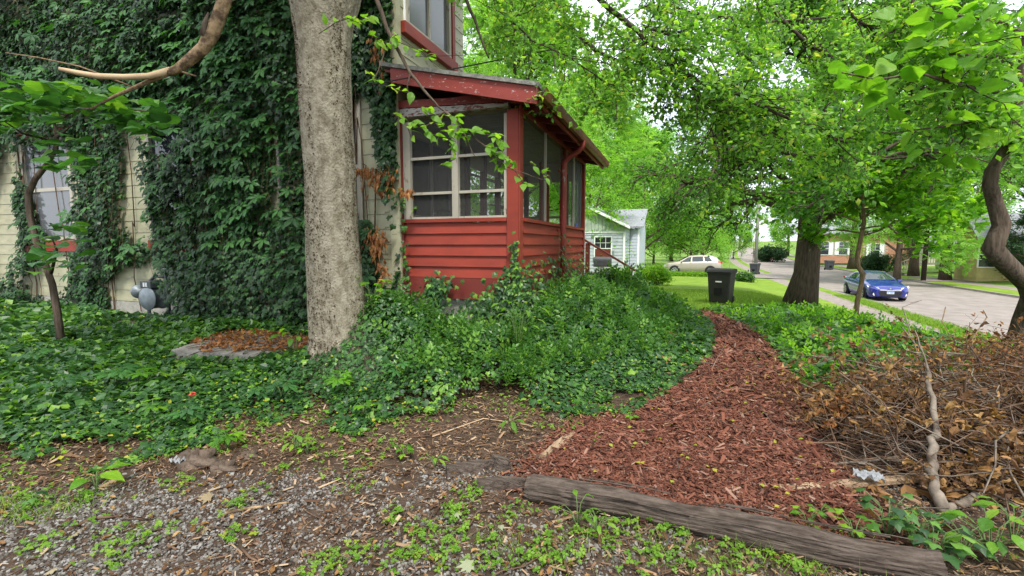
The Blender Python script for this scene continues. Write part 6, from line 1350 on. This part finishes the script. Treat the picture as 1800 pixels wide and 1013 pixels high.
# ---- individual weeds and larger fallen leaves
wm = {n_: leaf_mesh('leaf', t_, M[m2]) for n_, (t_, m2) in dict(creep=(CREEPER, 'leaf_creeper'), creepb=(CREEPER, 'leaf_maple'), ov=(LANCE, 'leaf_bright'), ovb=(OVF, 'leaf_maple'), ivy=(IVY, 'leaf_maple'), ivyd=(IVY, 'leaf_ivy')).items()}
def weed(px, py, kind, n_, s, h, label, name='weed_plant', spread=.5):
    p = gp(px, py); D = float((p - CAM) @ Fh); lift = 0
    if inpoly(np.array([p[0]]), np.array([p[1]]), BED_L)[0]: lift = float(hbed(p[0], p[1])) * .9 + .02; s = s * 1.2
    p[2] += lift; r_ = root(name, p, label, 'plant', 'young plants in the front yard'); st_ = []
    for q in range(n_):
        a = q * 2.399 + rng.rand() * .5; f = (q + 1) / n_; rad = h * spread * rng.uniform(.5, 1.1); tp = np.array([math.cos(a) * rad, math.sin(a) * rad, h * (.45 + .6 * rng.rand())])
        st_.append((np.array([p, p + tp * (.4, .4, .8), p + tp]), .0022, 4)); o = link('leaf', wm[kind], r_); orient(o, tp, UPV + np.array([math.cos(a), math.sin(a), 0]) * .25 + rng.normal(size=3) * .2, (math.cos(a), math.sin(a), -.15), s * rng.uniform(.75, 1.2))
    tubes('stem', st_, M['stem_green'], r_)
W_ = [(330, 562, 'ovb', 16, .14, .32, 'pale green bushy seedling in front of the gas meter'), (205, 690, 'creep', 6, .15, .20, 'creeper shoot with wide leaves in the left ivy bed'), (110, 715, 'creep', 4, .12, .16, 'blue-green creeper leaves left of the wide creeper shoot'),
      (262, 690, 'creepb', 4, .10, .16, 'creeper with light leaves between the slab and the left bed'), (270, 745, 'creepb', 3, .09, .12, 'light creeper leaf pair in the middle of the left bed'), (170, 862, 'ovb', 5, .12, .12, 'dark broad-leaved seedling at the gravel edge on the left'),
      (400, 785, 'creepb', 8, .085, .16, 'bright creeper seedling above the brown clod'), (330, 755, 'creep', 6, .09, .12, 'dark creeper clump left of the bright seedling above the clod'), (520, 790, 'ov', 9, .09, .14, 'yellow-green seedling with pointed leaves at the bed edge'), (540, 795, 'ivy', 8, .035, .10, 'fine-leaved seedling beside the yellow-green one'),
      (495, 715, 'creep', 5, .11, .14, 'dark five-leaved creeper in the bed below the slab'), (455, 712, 'creep', 3, .10, .10, 'dark creeper leaves left of the five-leaved one below the slab'), (900, 762, 'ov', 8, .085, .13, 'pale seedling standing alone in the litter left of the mulch'), (765, 822, 'ov', 7, .06, .12, 'small bright seedling above the rotten log stub'),
      (710, 805, 'ivy', 9, .05, .10, 'round-leaved seedling in the litter left of the log stub'), (575, 640, 'creepb', 9, .075, .30, 'five-leaved creeper shoot growing against the trunk foot'), (520, 640, 'ovb', 10, .09, .34, 'light green shoot left of the trunk foot'), (660, 640, 'ivy', 22, .085, .42, 'light ivy shoots climbing right of the trunk foot'),
      (910, 645, 'ov', 14, .09, .60, 'tall bright shoot rising from the mound before the porch corner'), (1050, 940, 'ov', 10, .05, .14, 'leafy weed in front of the split log'), (1015, 925, 'ov', 7, .06, .16, 'narrow-leaved weed beside the split log'), (1560, 950, 'ivyd', 16, .055, .22, 'ivy trailing over the right end of the split log'),
      (1500, 960, 'ivy', 12, .05, .16, 'bright ivy leaves creeping onto the log'), (1640, 985, 'ivyd', 16, .07, .20, 'dark ivy clump at the bottom right corner'), (1740, 985, 'ovb', 16, .09, .24, 'tall light green weed in the bottom right corner'), (1440, 915, 'ivy', 7, .035, .10, 'small ivy sprig behind the log'),
      (1605, 962, 'ivyd', 18, .05, .18, 'ivy spilling over the log end beside the thick grey branch'), (1690, 978, 'ivyd', 14, .06, .16, 'dark ivy between the thick grey branch and the corner weed'), (1420, 935, 'ivy', 9, .04, .12, 'small bright ivy hugging the middle of the log'), (600, 700, 'creepb', 6, .08, .14, 'light creeper in the bed below the big trunk'), (60, 640, 'creep', 6, .10, .22, 'creeper shoot at the far left of the bed'), (700, 700, 'creep', 5, .08, .14, 'creeper leaves among ivy right of the trunk foot'), (1780, 960, 'ov', 10, .09, .26, 'bright pointed seedling at the right edge of the log'), (640, 745, 'ivy', 10, .05, .10, 'light ivy runner at the lower edge of the bed'), (60, 890, 'ivyd', 6, .05, .10, 'small dark seedling on the gravel at the left edge'), (1110, 745, 'ivy', 10, .045, .08, 'yellow-green ivy tip reaching onto the mulch')]
for w_ in W_: weed(*w_)
# fallen pale leaves
fl_ = leaf_mesh('fallen_leaf', MAPLE, M['leaf_pale']); fy_ = leaf_mesh('fallen_leaf', DIW, M['leaf_yellow'])
FL = [(372, 877, .075, 'pale green maple leaf lying on the gravel left of centre'), (832, 998, .08, 'silvery maple leaf lying at the bottom edge among seedlings'), (265, 880, .05, 'tan leaf on the gravel below the brown clod'), (125, 950, .055, 'tan leaf curled on the gravel at the lower left'), (173, 832, .055, 'tan leaf at the edge of the left ivy bed'), (310, 960, .05, 'tan leaf on the gravel, lower middle left'), (105, 895, .05, 'tan leaf near the grass tuft at the left edge'), (35, 872, .05, 'pale leaf at the far left edge of the gravel'),
      (800, 905, .06, 'pale upturned leaf in front of the log stub'), (880, 930, .05, 'tan leaf beside seedlings below the split log end'), (100, 1005, .05, 'yellowish leaf at the bottom left edge'), (365, 935, .05, 'brown curled leaf left of the thin curved twig'), (1245, 932, .04, 'small tan leaf lying against the split log')]
for px, py, s, lb in FL:
    p = gp(px, py); p[2] += .022; o = link('fallen_leaf', fl_); orient(o, p, UPV + rng.normal(size=3) * .3, rndvec(rng, 1)[0] * (1, 1, .1), s); ids(o, lb, 'leaf', 'fallen leaves on the gravel')
for px, py, s, lb in ((420, 864, .05, 'narrow yellow leaf on the gravel near the curved twig'), (452, 940, .045, 'round yellow-green leaf beside clover on the gravel'), (965, 815, .035, 'yellow leaf at the edge of the mulch near the log'), (345, 925, .03, 'tiny yellow leaf on the gravel, left middle')):
    p = gp(px, py); p[2] += .022; o = link('fallen_leaf', fy_); orient(o, p, UPV + rng.normal(size=3) * .2, rndvec(rng, 1)[0] * (1, 1, .1), s); ids(o, lb, 'leaf', 'fallen leaves on the gravel')
# sticks lying about
def stick(pts, r0, r1, m2, label, name='stick', lift=.012):
    P = []
    for p in pts: g_ = gp(p[0], p[1]); g_[2] += lift + (p[2] if len(p) > 2 else 0); P.append(g_)
    r_ = root(name, P[0], label, 'stick', 'sticks on the ground'); b = MB(); b.tube(P, np.linspace(r0, r1, len(P)), 8); b.build('stick', M[m2], r_, smooth=True)
    o = bpy.data.objects[r_.name]
    return r_
stick([(398, 905), (430, 900), (470, 893), (508, 885)], .010, .006, 'bark_broken', 'curved bare stick on the gravel in the lower middle left')
stick([(425, 965), (440, 985), (465, 1002)], .007, .004, 'twig_brown', 'short brown stick near the bottom edge, left of centre')
stick([(120, 935), (160, 915), (215, 910)], .010, .006, 'twig_brown', 'dull brown stick half buried in the gravel at the left')
stick([(175, 900), (260, 912), (220, 915)], .004, .003, 'twig_brown', 'thin bent twig on the left gravel')
stick([(560, 856), (600, 840)], .007, .004, 'wood_bare', 'short bare stick near seedlings in the middle')
stick([(760, 770), (850, 740), (930, 752)], .006, .003, 'wood_bare', 'thin pale stick at the lower edge of the ivy bed')
stick([(1190, 700), (1240, 680), (1275, 655)], .008, .003, 'twig_grey', 'thin stick lying from the bed onto the mulch')
# wood chunk, clod, paper scraps
def chunk(px0, py0, px1, py1, w_, h, m2, name, label, cat='wood'):
    a, c = gp(px0, py0), gp(px1, py1); r_ = root(name, a, label, cat); b = MB(); d = c - a; sx_ = unit(np.cross(d, UPV)); nn = 7; V = []; F = []
    for i in range(nn):
        f = i / (nn - 1); w2 = w_ * (.35 + .65 * math.sin(PI * min(1, f * .8 + .15))) * (1 + .15 * math.sin(i * 5)); p = a + d * f
        V += [p - sx_ * w2, p - sx_ * w2 * .7 + (0, 0, h), p + sx_ * w2 * .6 + (0, 0, h * (1.1 + .1 * math.sin(i * 3))), p + sx_ * w2]
        if i: o = (i - 1) * 4; F += [(o + q, o + (q + 1) % 4, o + 4 + (q + 1) % 4, o + 4 + q) for q in range(4)]
    F += [(0, 1, 2, 3), (nn * 4 - 1, nn * 4 - 2, nn * 4 - 3, nn * 4 - 4)]; b.add(V, F); b.build('wood', M[m2], r_); return r_
chunk(955, 812, 1010, 770, .05, .04, 'wood_chunk', 'wood_chunk', 'tan split wood chunk at the left edge of the red mulch')
chunk(1010, 800, 1120, 775, .012, .012, 'mulch', 'bark_strip', 'long reddish strip of bark lying on the mulch near the chunk')
chunk(1190, 868, 1240, 852, .03, .014, 'wood_chunk', 'wood_chunk', 'flat pale chip of wood on the mulch behind the log')
chunk(785, 835, 868, 822, .06, .05, 'log_wood', 'log_stub', 'rotten dark log stub left of the long split log')
chunk(838, 862, 925, 858, .05, .055, 'log_wood', 'log_stub', 'low rotten log piece touching the end of the split log')
chunk(868, 818, 895, 832, .045, .07, 'log_wood', 'log_stub', 'dark upright rotten knot between the log pieces')
# brown clod with white scrap
for px, py, s, m2, lb, nm in ((350, 812, .11, 'rock', 'brown earthy clod at the edge of the ivy bed', 'clod'), (395, 822, .07, 'rock', 'small crumbling lump beside the brown clod', 'clod'), (440, 800, .05, 'rock', 'smallest earthy lump right of the brown clod', 'clod')):
    p = gp(px, py); r_ = root(nm, p, lb, 'clod'); b = MB(); V = []; F = []; A, B = 9, 14
    for i in range(A):
        th_ = PI * .5 * i / (A - 1)
        for j in range(B):
            ph = 2 * PI * j / B; rr_ = s * (1 + .22 * math.sin(ph * 3 + i) + .15 * math.sin(ph * 5 + i * 2)); V.append(p + (rr_ * math.cos(th_) * math.cos(ph) * 1.3, rr_ * math.cos(th_) * math.sin(ph), -.01 + rr_ * .75 * math.sin(th_)))
    for i in range(A - 1):
        for j in range(B): F.append((i * B + j, i * B + (j + 1) % B, (i + 1) * B + (j + 1) % B, (i + 1) * B + j))
    b.add(V, F); b.build('lump', M[m2], r_, smooth=True)
def scrap(px, py, s, label, lift=.03):
    p = gp(px, py) + (0, 0, lift); r_ = root('paper_scrap', p, label, 'litter'); b = MB(); N_ = 9; V = []; F = []
    for i in range(N_):
        for j in range(N_):
            u, v = i / (N_ - 1) - .5, j / (N_ - 1) - .5; V.append(p + (u * s * 1.6, v * s * .9, s * (.16 * math.sin(i * 2.1 + j) + .14 * math.sin(j * 2.7 - i * 1.3) + .1)))
    for i in range(N_ - 1):
        for j in range(N_ - 1): F.append((i * N_ + j, (i + 1) * N_ + j, (i + 1) * N_ + j + 1, i * N_ + j + 1))
    b.add(V, F); b.build('sheet', M['paper'], r_)
scrap(313, 818, .06, 'crumpled white scrap beside the brown clod'); scrap(1525, 862, .085, 'crumpled white paper in the brush pile behind the log', .08)
# red flowers? a small red-leaved sprig in the left bed
p = gp(338, 716) + (0, 0, .10); r_ = root('red_sprig', p, 'tiny cluster of red leaves in the left ivy bed', 'plant'); k = 14
scatter('leaf_cluster', OVN, p + rng.normal(size=(k, 3)) * .02, UPV + rng.normal(size=(k, 3)) * .4, rndvec(rng, k), rng.uniform(.03, .05, k), M['hydrant_red'], rng, r_)

# ---- long split log across the path
ld = root('split_log', gp(930, 872), 'long weathered grey-brown log lying across the near end of the mulch path', 'log')
lp = [(926, 872), (1000, 884), (1100, 905), (1200, 928), (1300, 950), (1400, 972), (1500, 992), (1600, 1012), (1650, 1024)]
P = [gp(*q) + (0, 0, .048) for q in lp]; Pd = []
for i in range(len(P) - 1):
    for f in np.linspace(0, 1, 9)[:-1]: Pd.append(P[i] * (1 - f) + P[i + 1] * f)
Pd.append(P[-1]); Pd = np.array(Pd); nl_ = len(Pd)
def lw(i, an):
    g_ = 1 + .05 * np.sin(an * 7 + .3 * math.sin(i * .12)) + .05 * np.abs(np.sin(an * 11 + .2 * math.sin(i * .2))) - .12 * np.exp(-((np.mod(an - 1.15 - .15 * math.sin(i * .07), 2 * PI)) / .10) ** 2) - .16 * np.exp(-((np.mod(an - 2.1 + .1 * math.sin(i * .05), 2 * PI) - .3) / .09) ** 2)
    g_ = g_ + .02 * np.sin(i * .9 + an * 3) + .12 * np.abs(np.cos(an * 2 + .8)) ** 3; return g_ * (.86 if i < 1 else 1)
V, F = tube(Pd, .070 + .006 * np.sin(np.arange(nl_) * .21), 72, True, lw); b = MB(); b.add(V, F); b.build('log', M['log_wood'], ld)
spl = []
for q in range(46):
    i = rng.randint(0, nl_ - 12); a = rng.uniform(.2, 1.9); d = unit(Pd[i + 9] - Pd[i]); s_ = unit(np.cross(d, UPV)); o_ = s_ * math.cos(a + PI / 2) * .083 * (1 if rng.rand() < .5 else -1) + UPV * .078 * math.sin(a)
    spl.append((np.array([Pd[i] + o_, Pd[i + 4] + o_ * 1.02, Pd[i + rng.randint(6, 11)] + o_]), rng.uniform(.002, .005), 4))
tubes('splinter', spl, M['log_wood'], ld, 'stuff')

# ---- brush pile
rng = np.random.RandomState(70)
pc = np.array([2.1, 4.3]); bp_ = root('brush_pile', (pc[0], pc[1], -.1), 'heap of cut branches with dry brown leaves at the right of the path', 'brush pile')
def rf(x, y): return x * Rt[0] + y * Rt[1], x * Fh[0] + y * Fh[1]
def hp(x, y):
    r, f = rf(x, y); return (.30 + .13 * fbm(x, y, 2.5, 77) + .13 * sm(2.8, 3.8, r)) * sm(1.95, 2.7, r - .25 * (f - 3)) * sm(2.2, 3.0, f) * (1 - sm(3.15 + .35 * np.clip(r - 2.3, 0, 2), 3.85 + .35 * np.clip(r - 2.3, 0, 2), f)) + .04
tws = []; tp_ = []
for q in range(7500):
    r0_, f0_ = rng.uniform(1.7, 6.0), rng.uniform(2.3, 5.3); x0, y0 = r0_ * Rt[0] + f0_ * Fh[0], r0_ * Rt[1] + f0_ * Fh[1]; hh = hp(x0, y0)
    if hh < .12 and rng.rand() < .96 or r0_ / f0_ > 1.45: continue
    z0 = float(nearz(x0, y0)) + hh * rng.rand() ** .6; a = rng.normal() * .75 + (PI if rng.rand() < .5 else 0) - .25; el = rng.normal() * .38; L_ = rng.uniform(.15, .8); d = np.array([math.cos(a) * math.cos(el), math.sin(a) * math.cos(el), math.sin(el)]); P = [np.array([x0, y0, z0]) - d * L_ / 2]
    for i in range(4): d = unit(d + rng.normal(size=3) * .26 + (0, 0, -.04)); P.append(P[-1] + d * L_ / 4)
    P = np.array(P); P[:, 2] = np.maximum(P[:, 2], nearz(P[:, 0], P[:, 1]) + .01); tws.append((P, np.linspace(1, .4, 5) * np.exp(rng.normal() * .5) * .0030, 4)); tp_.append(P)
half = int(len(tws) * .7)
tubes('twig', tws[:half], M['twig_brown'], bp_, 'stuff'); tubes('twig', tws[half:], M['twig_grey'], bp_, 'stuff')
p, d = along(rng, tp_, 30000, .03); kx = (fbm(p[:, 0], p[:, 1] + p[:, 2] * 1.4, 3.4, 71) + .15 * rng.normal(size=len(p)) > .08) ; p, d = p[kx], d[kx]; k = len(p)
scatter('dead_leaves', CRUMP, p, rndvec(rng, k), d + rng.normal(size=(k, 3)) * .6 + (0, 0, -.5), np.clip(np.exp(rng.normal(size=k) * .4) * .045, .02, .11), M['leaf_dead'], rng, bp_, aspect=np.stack([rng.uniform(.4, 1.0, k), np.ones(k), rng.uniform(.7, 1.8, k)], 1))
p, d = along(rng, [t for t in tp_ if rf(t[2, 0], t[2, 1])[0] > 3.3 and rf(t[2, 0], t[2, 1])[1] > 3.4 and t[2, 2] > .25] or tp_, 4200, .05); k = len(p)
scatter('red_brown_leaves', OVN, p, rndvec(rng, k), d * .5 + rng.normal(size=(k, 3)) * .6, rng.uniform(.02, .05, k), M['leaf_orange'], rng, bp_)
def br(pts, r0, r1, m2='twig_grey', n_=9, kn=0):
    P = np.array([at(*q) for q in pts]); Q_ = []
    for i in range(len(P) - 1):
        for f in (0, .33, .66): Q_.append(P[i] * (1 - f) + P[i + 1] * f + rng.normal(size=3) * r0 * .18)
    Q_.append(P[-1]); rr_ = np.linspace(r0, r1, len(Q_)) * (1 + .12 * rng.normal(size=len(Q_))); b = MB(); b.tube(Q_, np.maximum(rr_, .001), n_); return b.build('branch', M[m2], bp_, smooth=True)
for q in range(34):
    r0_, f0_ = rng.uniform(2.1, 4.4), rng.uniform(2.7, 4.1); c = r0_ * Rt + f0_ * Fh; hh = float(hp(c[0], c[1]))
    if hh < .12: continue
    c[2] = float(nearz(c[0], c[1])) + hh * rng.uniform(.5, 1.05); a = rng.normal() * .6 + (PI if rng.rand() < .6 else 0); el = rng.uniform(-.15, .5); o_b = []; t_b = []
    d = np.array([math.cos(a) * math.cos(el), math.sin(a) * math.cos(el), math.sin(el)]); grow(rng, c - d * .4, d, rng.uniform(.7, 1.3), rng.uniform(.006, .014), 0, 1, o_b, t_b, -.05, .2, (3, 6), .5, .7, .25, 6)
    tubes('branch', o_b, M['twig_grey' if q % 2 else 'twig_brown'], bp_); p, d = along(rng, t_b, 60, .02)
    scatter('leaf_cluster', CRUMP, p, rndvec(rng, 60), d * .4 + rng.normal(size=(60, 3)) * .5 + (0, 0, -.7), rng.uniform(.03, .08, 60), M['leaf_orange' if q % 4 == 0 else 'leaf_dead'], rng, bp_)
br([(1668, 952, 2.25), (1652, 925, 2.3), (1660, 905, 2.35), (1648, 880, 2.4), (1640, 850, 2.45), (1638, 815, 2.55), (1636, 785, 2.65), (1645, 750, 2.75), (1638, 700, 2.9), (1634, 660, 3.0), (1626, 640, 3.1)], .038, .010)
br([(1634, 660, 3.0), (1622, 620, 3.1), (1608, 580, 3.2)], .009, .003); br([(1655, 900, 2.35), (1690, 885, 2.4), (1730, 862, 2.5), (1770, 840, 2.6), (1830, 800, 2.7)], .024, .014); br([(1660, 905, 2.35), (1700, 898, 2.4), (1728, 880, 2.5), (1748, 862, 2.6)], .018, .010)
br([(1560, 942, 2.4), (1530, 905, 2.5), (1500, 870, 2.6), (1440, 825, 2.9), (1380, 790, 3.2), (1322, 752, 3.5)], .012, .004); br([(1322, 757, 3.5), (1400, 768, 3.3), (1500, 770, 3.1), (1580, 762, 3.0), (1640, 755, 2.9)], .006, .012)
br([(1355, 838, 2.9), (1400, 825, 2.9), (1480, 815, 2.8), (1560, 806, 2.8), (1640, 796, 2.8)], .006, .010); br([(1740, 640, 4.2), (1715, 690, 4.0), (1712, 735, 3.9)], .010, .007, 'bark_tan')
br([(1528, 848, 2.7), (1522, 810, 2.8), (1515, 770, 2.9)], .006, .003); br([(1650, 640, 3.6), (1665, 700, 3.4), (1690, 740, 3.3), (1720, 775, 3.2)], .006, .003); br([(1700, 612, 4.0), (1720, 580, 4.2), (1735, 558, 4.4), (1728, 545, 4.4)], .006, .004, 'bark_tan')
br([(1662, 540, 4.6), (1656, 565, 4.5), (1670, 590, 4.4), (1700, 600, 4.3), (1728, 600, 4.2)], .005, .005, 'bark_tan'); br([(1586, 540, 4.6), (1600, 580, 4.4), (1612, 620, 4.2), (1625, 650, 4)], .005, .004, 'twig_grey'); br([(1586, 540, 4.6), (1620, 528, 4.7), (1600, 533, 4.7)], .003, .002)
br([(1490, 720, 3.8), (1560, 700, 3.7), (1640, 706, 3.6), (1760, 700, 3.6)], .006, .004, 'bark_tan'); br([(1500, 800, 3.0), (1640, 770, 3.1), (1800, 730, 3.2)], .008, .005); br([(1440, 745, 3.6), (1560, 745, 3.4), (1700, 735, 3.3), (1810, 745, 3.3)], .007, .004)
b = MB(); a_, c2 = gp(1372, 868), gp(1640, 850); b.beam(a_ + (0, 0, .03), c2 + (0, 0, .05), .06, .022); b.build('plank', M['wood_chunk'], bp_)
